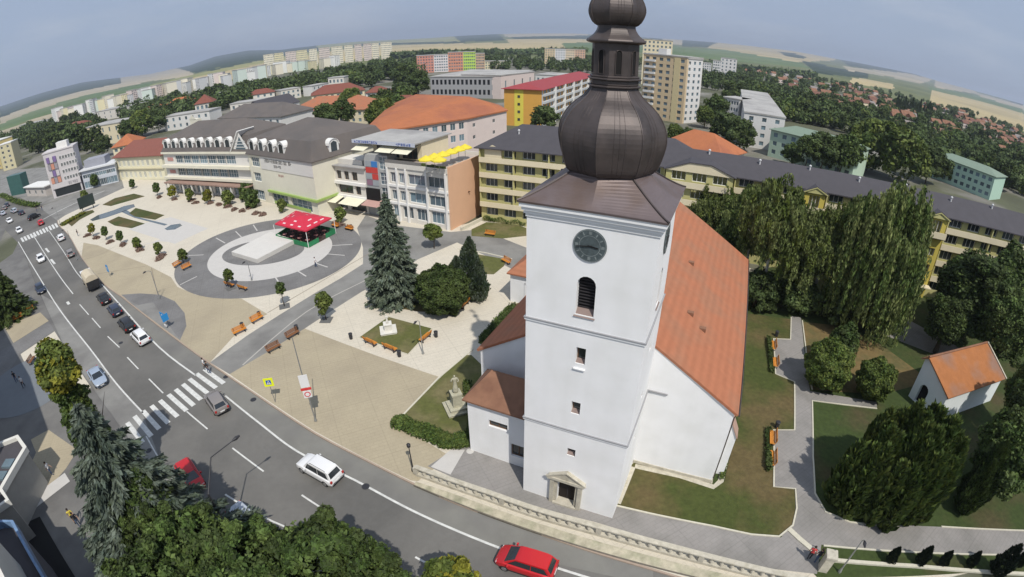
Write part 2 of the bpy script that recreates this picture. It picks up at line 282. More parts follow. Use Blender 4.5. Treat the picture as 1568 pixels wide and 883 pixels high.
def build_terrain():
    sil = [(0, 163), (60, 143), (125, 126), (180, 119), (230, 113), (290, 100), (330, 86), (380, 77), (430, 76), (480, 70), (540, 64), (600, 61), (660, 58), (700, 55), (760, 52), (820, 51), (880, 51), (950, 55), (1000, 58), (1060, 62), (1110, 66), (1165, 72), (1215, 78), (1270, 88), (1340, 101), (1400, 113), (1440, 125), (1500, 141), (1568, 160)]
    az = []; el = []
    for p in sil:
        d = ray(*p); az.append(math.atan2(d[0], d[1])); el.append(math.atan2(d[2], math.hypot(d[0], d[1])))
    az = np.array(az); el = np.array(el)
    A = np.concatenate([np.linspace(-math.pi, az[0]-.02, 70)[:-1], np.linspace(az[0]-.02, az[-1]+.02, 620), np.linspace(az[-1]+.02, math.pi, 70)[1:]])
    inside = (A > az[0]) & (A < az[-1])
    eh = np.where(inside, np.interp(A, az, el), R(.5)+R(.18)*np.sin(A*5)+R(.1)*np.sin(A*13))
    D = [860, 1000, 1150]+[1150*(14000/1150)**(k/34) for k in range(1, 35)]
    V = []; F = []; MI = []; n = len(A)-1; e0 = -math.atan2(CAMH, 1150)
    for j, d in enumerate(D):
        for i in range(n):
            a = A[i]
            if j < 3: z = -.25
            else:
                t = (j-2)/(len(D)-8); e = e0+(eh[i]-e0)*min(1, t**.85)+(R(.06)*math.sin(a*9+j)*math.sin(a*23+j*.7) if t < .9 else 0); e = min(e, eh[i])
                if j == len(D)-1: e = eh[i]-R(.7)
                z = CAMH+d*math.tan(e)
            V.append((d*math.sin(a), d*math.cos(a), z))
    for j in range(len(D)-1):
        for i in range(n):
            k = (i+1) % n; F.append((j*n+i, j*n+k, (j+1)*n+k, (j+1)*n+i)); m_ = 5
            if 69 <= i < 688:
                c = [(V[q][0], V[q][1], V[q][2]) for q in F[-1]]; x, y, z = (sum(v[w] for v in c)/4 for w in range(3)); px, py = pxof(math.atan2(x, y), math.atan2(z-CAMH, math.hypot(x, y))); m_ = 6
                for t_, P in LAND:
                    if inpoly(px, py, P): m_ = t_
            MI.append(m_)
    me = bpy.data.meshes.new('hills'); me.from_pydata(V, [], F)
    me.polygons.foreach_set('use_smooth', [True]*len(F))
    for nm, c, c2 in (('wheat_field', (.44, .36, .20), (.36, .30, .17)), ('stubble_field', (.42, .36, .25), (.34, .30, .21)), ('green_field', (.10, .15, .06), (.14, .18, .08)), ('forest_land', (.028, .048, .030), (.045, .065, .036)), ('yellow_green_field', (.24, .25, .10), (.30, .28, .13))): me.materials.append(M(nm, c, .95, .15, .004, 0, col2=c2, sc2=.0012, spec=.1))
    mt = bpy.data.materials.new('field_patchwork'); mt.use_nodes = True; N = mt.node_tree.nodes; K = mt.node_tree.links.new; b = N['Principled BSDF']; b.inputs['Roughness'].default_value = .95; b.inputs['Specular IOR Level'].default_value = .1
    t = N.new('ShaderNodeTexCoord'); mpn = N.new('ShaderNodeMapping'); mpn.inputs['Scale'].default_value = (.0022, .0014, .0); mpn.inputs['Rotation'].default_value = (0, 0, .5); K(t.outputs['Object'], mpn.inputs[0])
    vo = N.new('ShaderNodeTexVoronoi'); vo.inputs['Scale'].default_value = 1.0; vo.distance = 'CHEBYCHEV'; K(mpn.outputs[0], vo.inputs['Vector'])
    rp = N.new('ShaderNodeValToRGB'); rp.color_ramp.interpolation = 'CONSTANT'
    cols = [(0, (.30, .26, .15)), (.2, (.11, .15, .06)), (.34, (.36, .30, .18)), (.5, (.16, .18, .08)), (.66, (.24, .22, .12)), (.78, (.09, .12, .05))]
    rp.color_ramp.elements[0].position = 0; rp.color_ramp.elements[0].color = (*cols[0][1], 1); rp.color_ramp.elements[1].position = cols[1][0]; rp.color_ramp.elements[1].color = (*cols[1][1], 1)
    for p, c in cols[2:]: e = rp.color_ramp.elements.new(p); e.color = (*c, 1)
    sx = N.new('ShaderNodeSeparateColor'); K(vo.outputs['Color'], sx.inputs[0]); K(sx.outputs[0], rp.inputs[0]); K(rp.outputs[0], b.inputs['Base Color'])
    me.materials.append(mt); me.materials.append(M('meadow_land', (.15, .165, .075), .95, .2, .01, 0, col2=(.11, .13, .06), sc2=.003, spec=.1))
    me.polygons.foreach_set('material_index', MI); O('hills', me, kind='structure')
    g = M('town_ground', (.095, .10, .06), .95, .3, .04, 0, col2=(.20, .19, .165), sc2=.03, lo=.46, hi=.58)
    mb = MB(); n = 96; mb.face([(900*math.cos(2*math.pi*k/n), 900*math.sin(2*math.pi*k/n), 0) for k in range(n)]); O('ground', mb, mat=g, kind='structure')
build_terrain()
# ------------------------------------------------------------------ roads
KR = [(88, 338), (91, 346), (106, 361), (125, 394), (156, 432), (187, 455), (276, 524), (345, 573), (400, 610), (482, 664), (560, 705), (630, 740), (700, 772), (780, 801), (900, 843), (1000, 873), (1080, 897), (1200, 930)]
KL = [(8, 345), (28, 372), (41, 398), (58, 444), (82, 495), (96, 525), (144, 597), (185, 655), (225, 715), (285, 780), (360, 850), (460, 930)]
KRw = smoothline(PX(*KR), 3); KLw = smoothline(PX(*KL), 3)
end = [(60, -14), (35, -22), (-5, 2)]
sheet('road', [tuple(p) for p in KRw]+[(40, -4), (20, -8)]+[tuple(p) for p in reversed(KLw)], .010, asph, px=False)
sheet('road', [(0, 296), (30, 303), (60, 317), (92, 326), (88, 338), (60, 352), (28, 372), (8, 352), (-20, 420), (-40, 425), (-40, 300)], .014, asph)
sheet('road', [(60, 317), (130, 291), (178, 275), (215, 262), (222, 266), (190, 288), (140, 311), (100, 330), (88, 338)], .018, asph2)
sheet('side_square', [(0, 262), (120, 252), (176, 262), (178, 275), (130, 291), (60, 316), (30, 302), (0, 295)], .006, asph2)
sheet('parking_lane', [(88, 465), (138, 535), (178, 588), (219, 634), (250, 715), (285, 778), (225, 715), (185, 655), (144, 597), (96, 525), (82, 495), (62, 450)], .022, asph2)
sheet('lay_by', [(156, 434), (187, 455), (276, 524), (345, 573), (482, 664), (630, 740), (780, 801), (900, 843), (1000, 873), (1000, 895), (770, 842), (640, 787), (545, 737), (455, 692), (345, 606), (300, 575), (243, 531), (187, 470)], .022, M('lay_by_asphalt', (.20, .195, .175), .9, .12, .4, .2, col2=(.165, .16, .15), sc2=.15))
def line(name, pts, w, z=.032, mat=paint, px=True, k=4):
    P = PX(*pts) if px else pts
    if len(P) > 2: P = smoothline(P, k)
    return O(name, strip_mb(MB(), P, w, z-.004, z, top_only=True), mat=mat, kind='structure')
line('edge_line', [(345, 606), (400, 650), (455, 691), (545, 736), (640, 786), (770, 841), (905, 886), (1000, 915)], .20)
line('edge_line', [(156, 435), (187, 470), (243, 531), (300, 575)], .22)
line('edge_line', [(28, 370), (60, 424), (92, 475), (138, 534), (178, 587), (219, 632)], .2)
line('edge_line', [(224, 668), (261, 729), (300, 770)], .13); line('edge_line', [(345, 757), (400, 790), (470, 820)], .16)
line('lane_line', [(51, 360), (88, 418), (112, 450)], .18); line('lane_line', [(73, 350), (98, 386), (118, 418), (140, 440)], .15)
cl = E('centre_line', (0, 0, 0), kind='structure')
for a, b in (((122, 466), (136, 482)), ((141, 487), (154, 502)), ((165, 515), (183, 532)), ((195, 547), (212, 565)), ((228, 580), (250, 602)), ((286, 630), (318, 657)), ((356, 686), (404, 722)), ((462, 758), (508, 788)), ((636, 853), (672, 872)), ((790, 915), (830, 926))):
    O('dash', strip_mb(MB(), PX(a, b), .16, .028, .032, top_only=True), cl, mat=paint)
zc = E('zebra_crossing', (0, 0, 0), kind='structure')
for q in [((307, 570), (346, 589)), ((287, 578), (325, 600))]:
    pass
for i, (a, b) in enumerate([((313, 565), (343, 587)), ((301, 572), (331, 594)), ((290, 580), (318, 602)), ((280, 588), (308, 612)), ((269, 596), (297, 621)), ((258, 604), (286, 629)), ((245, 613), (272, 638)), ((232, 621), (258, 648)), ((219, 629), (244, 657)), ((206, 637), (232, 668)), ((195, 647), (219, 678))]):
    O('stripe', strip_mb(MB(), PX(a, b), .55, .028, .032, top_only=True), zc, mat=paint)
zf = E('zebra_crossing', (0, 0, 0), kind='structure')
for i in range(12):
    t = i/11; x = 34+t*52; y = 367-t*22; O('stripe', strip_mb(MB(), PX((x-1.5, y-3), (x+2.2, y+3)), .6, .028, .032, top_only=True), zf, mat=paint)
for q in [((103, 462), (106, 466)), ((78, 397), (84, 404)), ((70, 380), (75, 386))]: line('lane_arrow', list(q), .5)
line('give_way_line', [(0, 405), (22, 396)], .8); line('edge_line', [(62, 338), (100, 318), (140, 300), (160, 292)], .4)
# manhole covers
for i, p in enumerate([(346, 577), (388, 612), (228, 690), (720, 692), (560, 745), (185, 525)]):
    g = G(*p); z = .036 if i not in (3,) else .13
    tag(O('manhole_cover', MB().lathe([(.34, 0), (.34, .004), (.3, .006)], 14), mat=dmetal if i != 3 else palep, loc=(g[0], g[1], z)), ['round dark drain cover in the kerbside asphalt beside the zebra crossing', 'round dark drain cover in the road shoulder by the yellow crossing sign', 'round drain cover in the road under the spruce shadow', 'small pale round cover in the grey paving left of the church tower', 'dark round cover in the road behind the white estate car', 'dark round cover in the centre of the carriageway'][i], 'manhole cover')
# ------------------------------------------------------------------ the square and its paving
ZP = .12
KR2 = KRw[KRw.index(KRw[0]):]
rightk = [tuple(p) for p in smoothline(PX(*KR[:6]), 3)]+[tuple(p) for p in smoothline(PX(*KR[6-1:]), 3)][1:]
sqp = rightk+[(46, 12), (62, 30), (50, 60), (0, 92), (-12, 84), (-38, 98), (-60, 108), (-95, 121), (-108, 134), (-134, 142)]+PX((190, 288), (140, 311), (100, 330))
sheet('plaza_paving', sqp, ZP, cream, px=False, thick=.12)
kb = MB(); strip_mb(kb, rightk, .16, 0, ZP+.02); O('kerb', kb, mat=kerbr, kind='structure')
sheet('sand_paving', [(128, 372), (150, 376), (225, 406), (262, 425), (272, 440), (300, 452), (345, 458), (370, 458), (410, 482), (396, 488), (362, 512), (322, 556), (276, 524), (187, 455), (156, 432), (125, 394)], ZP+.004, sand)
sheet('sand_paving', [(467, 504), (575, 545), (672, 578), (606, 650), (660, 682), (690, 700), (640, 738), (630, 737), (560, 703), (482, 661), (400, 607), (352, 574), (410, 540)], ZP+.004, sand)
sheet('grey_path', [(322, 556), (352, 574), (410, 540), (467, 504), (505, 479), (555, 447), (600, 425), (640, 398), (700, 372), (760, 400), (806, 425), (806, 380), (735, 352), (690, 356), (600, 345), (560, 330), (547, 350), (556, 380), (556, 405), (520, 428), (482, 450), (430, 482), (380, 514)], ZP+.006, asph2)
sheet('grey_path', [(186, 452), (215, 450), (245, 452), (268, 462), (283, 480), (286, 500), (276, 522), (240, 495)], ZP+.008, greyp)
sheet('pale_strip', [(190, 457), (212, 468), (235, 464), (247, 482), (276, 522), (240, 495)], ZP+.012, asph2)
line('joint_line', [(372, 560), (470, 478), (560, 430)], .18, ZP+.011, M('pale_joint', (.42, .40, .36), .9, .05))
for q in [[(120, 400), (150, 392), (176, 378)], [(150, 420), (225, 408)], [(232, 410), (242, 452)], [(600, 372), (560, 392), (482, 438), (410, 480)]]: line('joint_line', q, .12, ZP+.011, M('dark_joint', (.24, .20, .15), .9, .05))
# circular plaza
oc = (-42.8, 75.1)
def disc(name, c, rx, ry, ang, z, mat, n=72, kind='structure'):
    P = []
    for k in range(n):
        t = 2*math.pi*k/n; x, y = rx*math.cos(t), ry*math.sin(t); P.append((c[0]+x*math.cos(ang)-y*math.sin(ang), c[1]+x*math.sin(ang)+y*math.cos(ang)))
    mb = MB(); mb.face([(p[0], p[1], z) for p in P]); return O(name, mb, mat=mat, kind=kind)
a0 = math.atan2(.5, -.8)
disc('circle_paving', oc, 18.0, 16.3, a0, ZP+.010, darkp if False else greyp); disc('circle_paving', (-42.2, 75.1), 12.0, 10.9, a0, ZP+.014, palep)
sp_ = E('circle_joints', (0, 0, 0), kind='structure')
for px in [((388, 345), (394, 354)), ((361, 355), (370, 364)), ((331, 365), (345, 373)), ((289, 392), (312, 391)), ((276, 437), (302, 424)), ((421, 424), (431, 439)), ((450, 412), (469, 424)), ((478, 402), (502, 410)), ((494, 389), (528, 392)), ((505, 377), (540, 375))]:
    O('joint', strip_mb(MB(), PX(*px), .22, ZP+.016, ZP+.020, top_only=True), sp_, mat=palep)
# ring of dark paving round the stage, then the raised pale stage
disc('circle_paving', G(402, 386), 8.0, 5.6, math.atan2(.55, -.83)+.5, ZP+.018, greyp)
stg = PX((356, 392), (395, 404), (452, 374), (415, 361))
mb = MB().prism([(p[0], p[1]) for p in stg], ZP, ZP+.75); O('stage', mb, mat=M('stage_slab', (.60, .58, .54), .8, .05, .8), label='low pale rectangular stage slab in the middle of the circular paving', cat='stage')
st2 = PX((352, 396), (394, 409), (460, 372), (452, 368)); 
# fountain court with pools and lawns
sheet('pale_paving', [(196, 380), (232, 372), (272, 358), (320, 350), (272, 372), (246, 370)], ZP+.008, palep)
sheet('pale_paving', [(205, 346), (262, 333), (318, 350), (268, 374), (198, 352)], ZP+.010, palep)
lawn_px = [[(165, 340), (182, 332), (222, 343), (202, 350), (176, 346)], [(198, 327), (208, 319), (252, 330), (238, 337), (206, 332)], [(157, 314), (176, 304), (205, 297), (222, 301), (205, 306), (170, 316)], [(103, 341), (108, 334), (128, 325), (142, 322), (145, 325), (122, 337), (110, 347)]]
for i, q in enumerate(lawn_px): sheet('lawn', q, ZP+.05, grass, thick=.05)
for i, q in enumerate([[(138, 337), (150, 330), (175, 322), (190, 316), (205, 313), (207, 317), (188, 325), (162, 334), (142, 339)], [(186, 325), (194, 322), (212, 333), (257, 344), (252, 346), (206, 334)], [(252, 351), (262, 345), (276, 343), (279, 346), (268, 352), (256, 353)]]):
    sheet('pool', q, ZP+.03, M('still_water', (.10, .125, .13), .12, .25, .6, spec=.7), thick=.02)
# statue lawn
dryl = M('yellowish_lawn', (.105, .112, .034), .95, .25, 2.2, .5, col2=(.16, .14, .065), sc2=.25)
sheet('lawn', [(550, 518), (595, 486), (662, 504), (625, 544)], ZP+.03, dryl, thick=.03)
kb = MB(); strip_mb(kb, PX((550, 518), (595, 486), (662, 504), (625, 544)), .14, ZP, ZP+.05, closed=True); O('kerb', kb, mat=kerbm, kind='structure')
# lawns by the church's left side
sheet('lawn', [(607, 648), (640, 660), (676, 676), (694, 684), (722, 676), (724, 640), (716, 605), (744, 566), (722, 545), (712, 545), (672, 582)], ZP+.03, dryl, thick=.03)
kb = MB(); strip_mb(kb, PX((724, 536), (672, 580), (606, 649), (650, 670), (690, 688)), .18, ZP, ZP+.08); O('kerb', kb, mat=kerbm, kind='structure')
sheet('lawn', [(732, 526), (757, 498), (790, 466), (806, 462), (812, 500), (760, 540)], ZP+.03, grass, thick=.03)
sheet('lawn', [(718, 388), (775, 398), (772, 408), (756, 421), (728, 420), (700, 400)], ZP+.03, dryl, thick=.03)
sheet('lawn', [(722, 352), (745, 341), (790, 344), (806, 350), (806, 362), (770, 366), (722, 362)], ZP+.03, dryl, thick=.03)
kb = MB(); strip_mb(kb, PX((700, 382), (742, 388), (784, 398)), .2, ZP, ZP+.10); O('kerb', kb, mat=kerbm, kind='structure')
sheet('lawn', [(560, 450), (600, 440), (690, 455), (700, 480), (640, 478), (580, 468)], ZP+.03, grass, thick=.03)
# terrace in front of the tower
sheet('terrace_paving', [(655, 715), (700, 686), (722, 676), (800, 700), (930, 770), (960, 775), (1090, 808), (1150, 821), (1195, 824), (1235, 790), (1260, 812), (1250, 880), (1180, 872), (1044, 838), (912, 801), (780, 765), (690, 731)], ZP+.012, patha)
sheet('pale_strip', [(660, 716), (690, 690), (712, 690), (690, 728)], ZP+.016, palep)
# ------------------------------------------------------------------ park to the right of the church
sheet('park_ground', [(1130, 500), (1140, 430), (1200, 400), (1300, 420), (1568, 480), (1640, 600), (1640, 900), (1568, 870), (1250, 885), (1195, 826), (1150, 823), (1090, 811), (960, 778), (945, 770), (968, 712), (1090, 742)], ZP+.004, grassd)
sheet('lawn', [(944, 776), (965, 715), (972, 708), (1090, 742), (1108, 740), (1140, 590), (1138, 480), (1212, 490), (1210, 520), (1184, 520), (1187, 573), (1216, 585), (1216, 660), (1184, 660), (1184, 747), (1216, 750), (1218, 780), (1212, 805), (1192, 820), (1150, 818), (1090, 806), (1000, 788)], ZP+.02, grass)
sheet('park_path', [(1212, 485), (1226, 487), (1234, 570), (1240, 600), (1300, 610), (1342, 617), (1342, 626), (1290, 620), (1242, 614), (1243, 700), (1246, 757), (1262, 785), (1300, 800), (1440, 808), (1568, 815), (1640, 822), (1640, 855), (1568, 850), (1440, 848), (1330, 842), (1260, 836), (1235, 830), (1195, 822), (1212, 805), (1218, 780), (1216, 750), (1184, 747), (1184, 660), (1216, 660), (1216, 600), (1216, 585), (1187, 573), (1184, 520), (1210, 520)], ZP+.024, patha)
sheet('park_path', [(1320, 470), (1380, 485), (1480, 540), (1490, 560), (1420, 540), (1330, 505)], ZP+.024, patha)
sheet('lawn', [(1228, 494), (1290, 500), (1350, 530), (1425, 585), (1350, 605), (1242, 598), (1236, 570)], ZP+.02, M('dry_grass', (.17, .12, .05), .95, .25, 2, .4, col2=(.11, .10, .04), sc2=.3))
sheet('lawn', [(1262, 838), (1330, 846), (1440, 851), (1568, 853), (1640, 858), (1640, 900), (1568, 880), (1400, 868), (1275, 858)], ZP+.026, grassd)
for q in [[(944, 776), (1000, 789), (1090, 807), (1150, 820), (1192, 823), (1213, 806), (1219, 780), (1217, 750), (1184, 747), (1184, 660), (1216, 660), (1216, 586), (1187, 574), (1184, 520), (1210, 521), (1211, 487)], [(1228, 492), (1237, 570), (1243, 598)], [(1342, 627), (1290, 621), (1243, 615), (1244, 700), (1247, 757), (1263, 785), (1300, 801), (1360, 808)], [(1440, 808), (1568, 814)], [(1260, 837), (1330, 843), (1440, 849), (1568, 851)]]:
    kb = MB(); strip_mb(kb, PX(*q), .14, ZP, ZP+.09); O('kerb', kb, mat=kerbm, kind='structure')
kb = MB(); strip_mb(kb, PX((1275, 860), (1400, 869), (1568, 881)), .3, ZP, ZP+.2); O('kerb', kb, mat=kerbm, kind='structure')
# gravel drip strip along the church foot
kb = MB(); strip_mb(kb, PX((945, 772), (968, 716)), .55, ZP, ZP+.03); strip_mb(kb, PX((972, 715), (1040, 730), (1092, 747), (1103, 738), (1120, 660)), .5, ZP, ZP+.032); O('gravel_strip', kb, mat=stone, kind='structure')
# ------------------------------------------------------------------ left pavement
kl = [tuple(p) for p in KLw]
sheet('left_pavement', kl[3:]+[(-10, -12), (-70, -12), (-110, 20), (-120, 80)], ZP-.02, M('shade_darkened_pavement', (.17, .165, .155), .9, .12, .6, .2, col2=(.13, .125, .12), sc2=.2), px=False, thick=.1)  # base colour darkened to put the lower left shade into the pavement
sheet('sand_paving', [(7, 501), (62, 479), (75, 492), (21, 526)], ZP, sand); sheet('cream_paving', [(32, 543), (84, 508), (96, 527), (140, 594), (120, 612), (60, 600)], ZP, cream)
sheet('grey_path', [(0, 540), (21, 527), (75, 493), (84, 507), (32, 542), (0, 592)], ZP+.004, greyp)
c = G(45, 588); disc('round_paving', c, 7.6, 7.0, 0, ZP+.008, M('blue_grey_paving', (.17, .185, .20), .9, .06))
sheet('sand_paving', [(75, 659), (48, 674), (56, 694), (34, 745), (62, 766), (102, 718), (120, 690)], ZP, sand)  # lit area between the two building shadows, its sunlight put into the sand colour
sheet('pale_strip', [(0, 800), (100, 725), (108, 738), (14, 812)], ZP+.004, palep)
# ------------------------------------------------------------------ wall and window builders
def facade(mb, o, ux, W, z0, z1, holes, rev=.15, mi=0, mir=None):
    """vertical wall from o along ux with real rectangular openings and reveals; outward normal is ux rotated -90 deg"""
    mir = mi if mir is None else mir
    o = Vector((o[0], o[1], 0)); ux = Vector((ux[0], ux[1], 0)).normalized(); nn = Vector((ux.y, -ux.x, 0))
    P = lambda u, z, d=0: tuple(o+ux*u-nn*d+Vector((0, 0, z)))
    rows = {}
    for (a, b, c, d) in holes: rows.setdefault((round(c, 3), round(d, 3)), []).append((a, b))
    zc_ = z0
    for (c, d) in sorted(rows):
        if c < zc_-1e-4: continue
        if c > zc_+1e-4: mb.face([P(0, zc_), P(W, zc_), P(W, c), P(0, c)], mi)
        u = 0
        for (a, b) in sorted(rows[(c, d)]):
            if a > u+1e-4: mb.face([P(u, c), P(a, c), P(a, d), P(u, d)], mi)
            for q in ([P(a, c), P(b, c), P(b, c, rev), P(a, c, rev)], [P(a, d, rev), P(b, d, rev), P(b, d), P(a, d)], [P(a, c, rev), P(a, d, rev), P(a, d), P(a, c)], [P(b, c), P(b, d), P(b, d, rev), P(b, c, rev)]): mb.face(q, mir)
            u = b
        if u < W-1e-4: mb.face([P(u, c), P(W, c), P(W, d), P(u, d)], mi)
        zc_ = d
    if zc_ < z1-1e-4: mb.face([P(0, zc_), P(W, zc_), P(W, z1), P(0, z1)], mi)
WM = {}
def winmesh(w, h, nx=2, nz=1, fm=framew, gm=glass, t=.07):
    k = (round(w, 2), round(h, 2), nx, nz, fm.name, gm.name)
    if k in WM: return WM[k]
    a = MB(); w2, h2 = w/2, h/2
    a.box(-w2, w2, -.03, .05, -h2, -h2+t).box(-w2, w2, -.03, .05, h2-t, h2).box(-w2, -w2+t, -.03, .05, -h2+t, h2-t).box(w2-t, w2, -.03, .05, -h2+t, h2-t)
    for i in range(1, nx): x = -w2+w*i/nx; a.box(x-t*.45, x+t*.45, -.025, .045, -h2+t, h2-t)
    for i in range(1, nz): z = -h2+h*i/nz; a.box(-w2+t, w2-t, -.02, .04, z-t*.4, z+t*.4)
    fmsh = a.mesh('window', fm)
    g = MB(); g.face([(-w2+t*.5, .02, -h2+t*.5), (w2-t*.5, .02, -h2+t*.5), (w2-t*.5, .02, h2-t*.5), (-w2+t*.5, .02, h2-t*.5)])
    WM[k] = (fmsh, g.mesh('pane', gm)); return WM[k]
def window(root, side, dims, u, z, w, h, rev=.15, **kw):
    """a framed window in the opening centred at u, z of side f/r/l/b"""
    X, Y = dims; fmsh, pm = winmesh(w, h, **kw); d = rev-.06
    loc, rz = {'f': ((u, d, z), 0), 'r': ((X-d, u, z), math.pi/2), 'l': ((d, Y-u, z), -math.pi/2), 'b': ((X-u, Y-d, z), math.pi)}[side]
    f = O('window', fmsh, root, loc, rz); O('pane', pm, f); return f
def sideframe(side, X, Y): return {'f': ((0, 0), (1, 0), X), 'r': ((X, 0), (0, 1), Y), 'b': ((X, Y), (-1, 0), X), 'l': ((0, Y), (0, -1), Y)}[side]
def hiproof(mb, x0, x1, y0, y1, z, h, ov=.5, hip0=1, hip1=1, th=.18, along='x', mi=0):
    """hip (or gable where hip is 0) roof with real thickness, ridge along x"""
    x0 -= ov; x1 += ov; y0 -= ov; y1 += ov
    sw = along == 'y'
    if sw: x0, x1, y0, y1 = y0, y1, x0, x1
    ym = (y0+y1)/2; hw = (y1-y0)/2
    T = (lambda p: (p[1], p[0], p[2])) if sw else (lambda p: p)
    ra = x0+hw*hip0*.9; rb = x1-hw*hip1*.9
    A, B, C_, D = (x0, y0, z), (x1, y0, z), (x1, y1, z), (x0, y1, z); P, Q = (ra, ym, z+h), (rb, ym, z+h)
    fs = [[A, B, Q, P], [C_, D, P, Q], [B, C_, Q], [D, A, P]]
    for f in fs: f = [T(p) for p in f]; mb.face(f[::-1] if sw else f, mi)
    lo = [(p[0], p[1], p[2]-th) for p in (A, B, C_, D)]; hi = [A, B, C_, D]
    for i in range(4):
        j = (i+1) % 4; f = [T(p) for p in (lo[i], lo[j], hi[j], hi[i])]; mb.face(f[::-1] if sw else f, mi)
    f = [T(p) for p in (lo[3], lo[2], lo[1], lo[0])]; mb.face(f[::-1] if sw else f, mi)
def grid(W, n, w, z0, h, m=None, floors=1, fh=3.0):
    """rows of equal openings"""
    m = m if m is not None else 0; s = (W-2*m)/n; o = []
    for k in range(floors):
        for i in range(n): u = m+s*(i+.5); o.append((u-w/2, u+w/2, z0+k*fh, z0+k*fh+h))
    return o
def building(name, A, B, depth, h, mat, holes, label, cat='building', group=None, z=0, rev=.15, fill=True, wk=None, wall='wall', root=None):
    """box building: A, B are the ground points of the camera-facing front; holes = {'f': [...], 'r': [...], 'l': [...]} """
    A = Vector(A[:2]); B = Vector(B[:2]); d = B-A; X = d.length; rz = math.atan2(d.y, d.x)
    root = root or E(name, (A.x, A.y, z), rz, label=label, category=cat, group=group)
    mb = MB()
    for s in 'frbl':
        o, u, W = sideframe(s, X, depth); facade(mb, o, u, W, 0, h, holes.get(s, []), rev)
    mb.face([(0, 0, h-.02), (X, 0, h-.02), (X, depth, h-.02), (0, depth, h-.02)])
    O(wall, mb, root, mat=mat)
    if fill:
        for s, hs in holes.items():
            for (a, b, c, e) in hs: window(root, s, (X, depth), (a+b)/2, (c+e)/2, b-a, e-c, rev, **(wk or {}))
    return root, X
# ------------------------------------------------------------------ church
TW, TD, PSI = 7.48, 6.43, -.434; TZ = .1
ch = E('church', (.843, 26.6, TZ), PSI, label='white church with tall clock tower, brown onion dome and orange tiled nave', category='church')
def arch_fill(mb, o, ux, u0, u1, zs, zt, n=8, mi=0, d=0.0):
    """spandrels that turn the top of a rectangular opening into an arch"""
    o = Vector((o[0], o[1], 0)); ux = Vector((ux[0], ux[1], 0)); nn = Vector((ux.y, -ux.x, 0)); c = (u0+u1)/2; r = (u1-u0)/2
    P = lambda u, z, dd=0: tuple(o+ux*u-nn*(d+dd)+Vector((0, 0, z)))
    for i in range(n):
        a, b = math.pi-math.pi*i/n, math.pi-math.pi*(i+1)/n
        ua, za, ub, zb = c+r*math.cos(a), zs+(zt-zs)*math.sin(a), c+r*math.cos(b), zs+(zt-zs)*math.sin(b)
        mb.face([P(ua, za), P(ub, zb), P(ub, zt), P(ua, zt)], mi); mb.face([P(ua, za, .5), P(ub, zb, .5), P(ub, zb), P(ua, za)], mi)
mb = MB()
HF = [(3.15, 4.27, 17.4, 19.95), (3.38, 4.0, 13.9, 15.1), (3.36, 3.98, 9.72, 10.75), (3.34, 3.96, 5.62, 6.33), (2.85, 4.3, .02, 2.8)]
HR = [(2.6, 3.6, 17.4, 19.9), (2.95, 3.5, 13.9, 14.6), (3.0, 3.5, 9.8, 10.4), (3.3, 3.8, 5.5, 6.0)]
facade(mb, (0, 0), (1, 0), TW, 0, 23.2, HF, .5); facade(mb, (TW, 0), (0, 1), TD, 0, 23.2, HR, .5)
facade(mb, (TW, TD), (-1, 0), TW, 0, 23.2, [], .5); facade(mb, (0, TD), (0, -1), TD, 0, 23.2, [(2.6, 3.6, 17.4, 19.9)], .5)
arch_fill(mb, (0, 0), (1, 0), 3.15, 4.27, 19.4, 19.95); arch_fill(mb, (TW, 0), (0, 1), 2.6, 3.6, 19.4, 19.9); arch_fill(mb, (0, 0), (1, 0), 2.85, 4.3, 2.0, 2.8)
O('tower_wall', mb, ch, mat=white)
def band(mb, e, z0, z1, x0=0, y0=0, x1=TW, y1=TD):
    mb.box(x0-e, x1+e, y0-e, y0, z0, z1).box(x0-e, x1+e, y1, y1+e, z0, z1).box(x0-e, x0, y0, y1, z0, z1).box(x1, x1+e, y0, y1, z0, z1)
sc = M('grey_string_stone', (.30, .30, .31), .8, .1, 2)
for z in (8.12, 16.42):
    mb = MB(); band(mb, .11, z, z+.07); O('string_course', mb, ch, mat=sc); mb = MB(); band(mb, .07, z-.14, z); O('string_moulding', mb, ch, mat=white)
mb = MB()
for e, a, b in ((.06, 23.0, 23.2), (.14, 23.2, 23.4), (.24, 23.4, 23.62), (.34, 23.62, 23.85)): band(mb, e, a, b)
O('cornice', mb, ch, mat=white)
mb = MB(); mb.face([(0, 0, 23.2), (TW, 0, 23.2), (TW, TD, 23.2), (0, TD, 23.2)]); O('tower_ceiling', mb, ch, mat=white)
cx, cy = TW/2, TD/2
def ring8(hx, hy, z): return [(cx+hx, cy, z), (cx+hx, cy+hy, z), (cx, cy+hy, z), (cx-hx, cy+hy, z), (cx-hx, cy, z), (cx-hx, cy-hy, z), (cx, cy-hy, z), (cx+hx, cy-hy, z)]
def oct8(r, z): return [(cx+r*math.cos(k*math.pi/4), cy+r*math.sin(k*math.pi/4), z) for k in range(8)]
rings = [ring8(TW/2+.40, TD/2+.40, 23.86), ring8(TW/2+.42, TD/2+.42, 23.98)]
for t in [i/12 for i in range(1, 13)]:
    z = 23.98+1.55*t**1.25; a = ring8(TW/2+.42, TD/2+.42, z); b = oct8(2.3, z); rings.append([tuple(a[i][k]*(1-t)+b[i][k]*t for k in range(3)) for i in range(8)])
mb = MB()
for r in rings: mb.v += r
for i in range(len(rings)-1):
    for k in range(8): k2 = (k+1) % 8; mb.f.append((i*8+k, i*8+k2, (i+1)*8+k2, (i+1)*8+k)); mb.mi.append(0)
mb.f.append(tuple(reversed(range(8)))); mb.mi.append(0)
O('tower_roof', mb, ch, mat=copperr)
mb = MB()
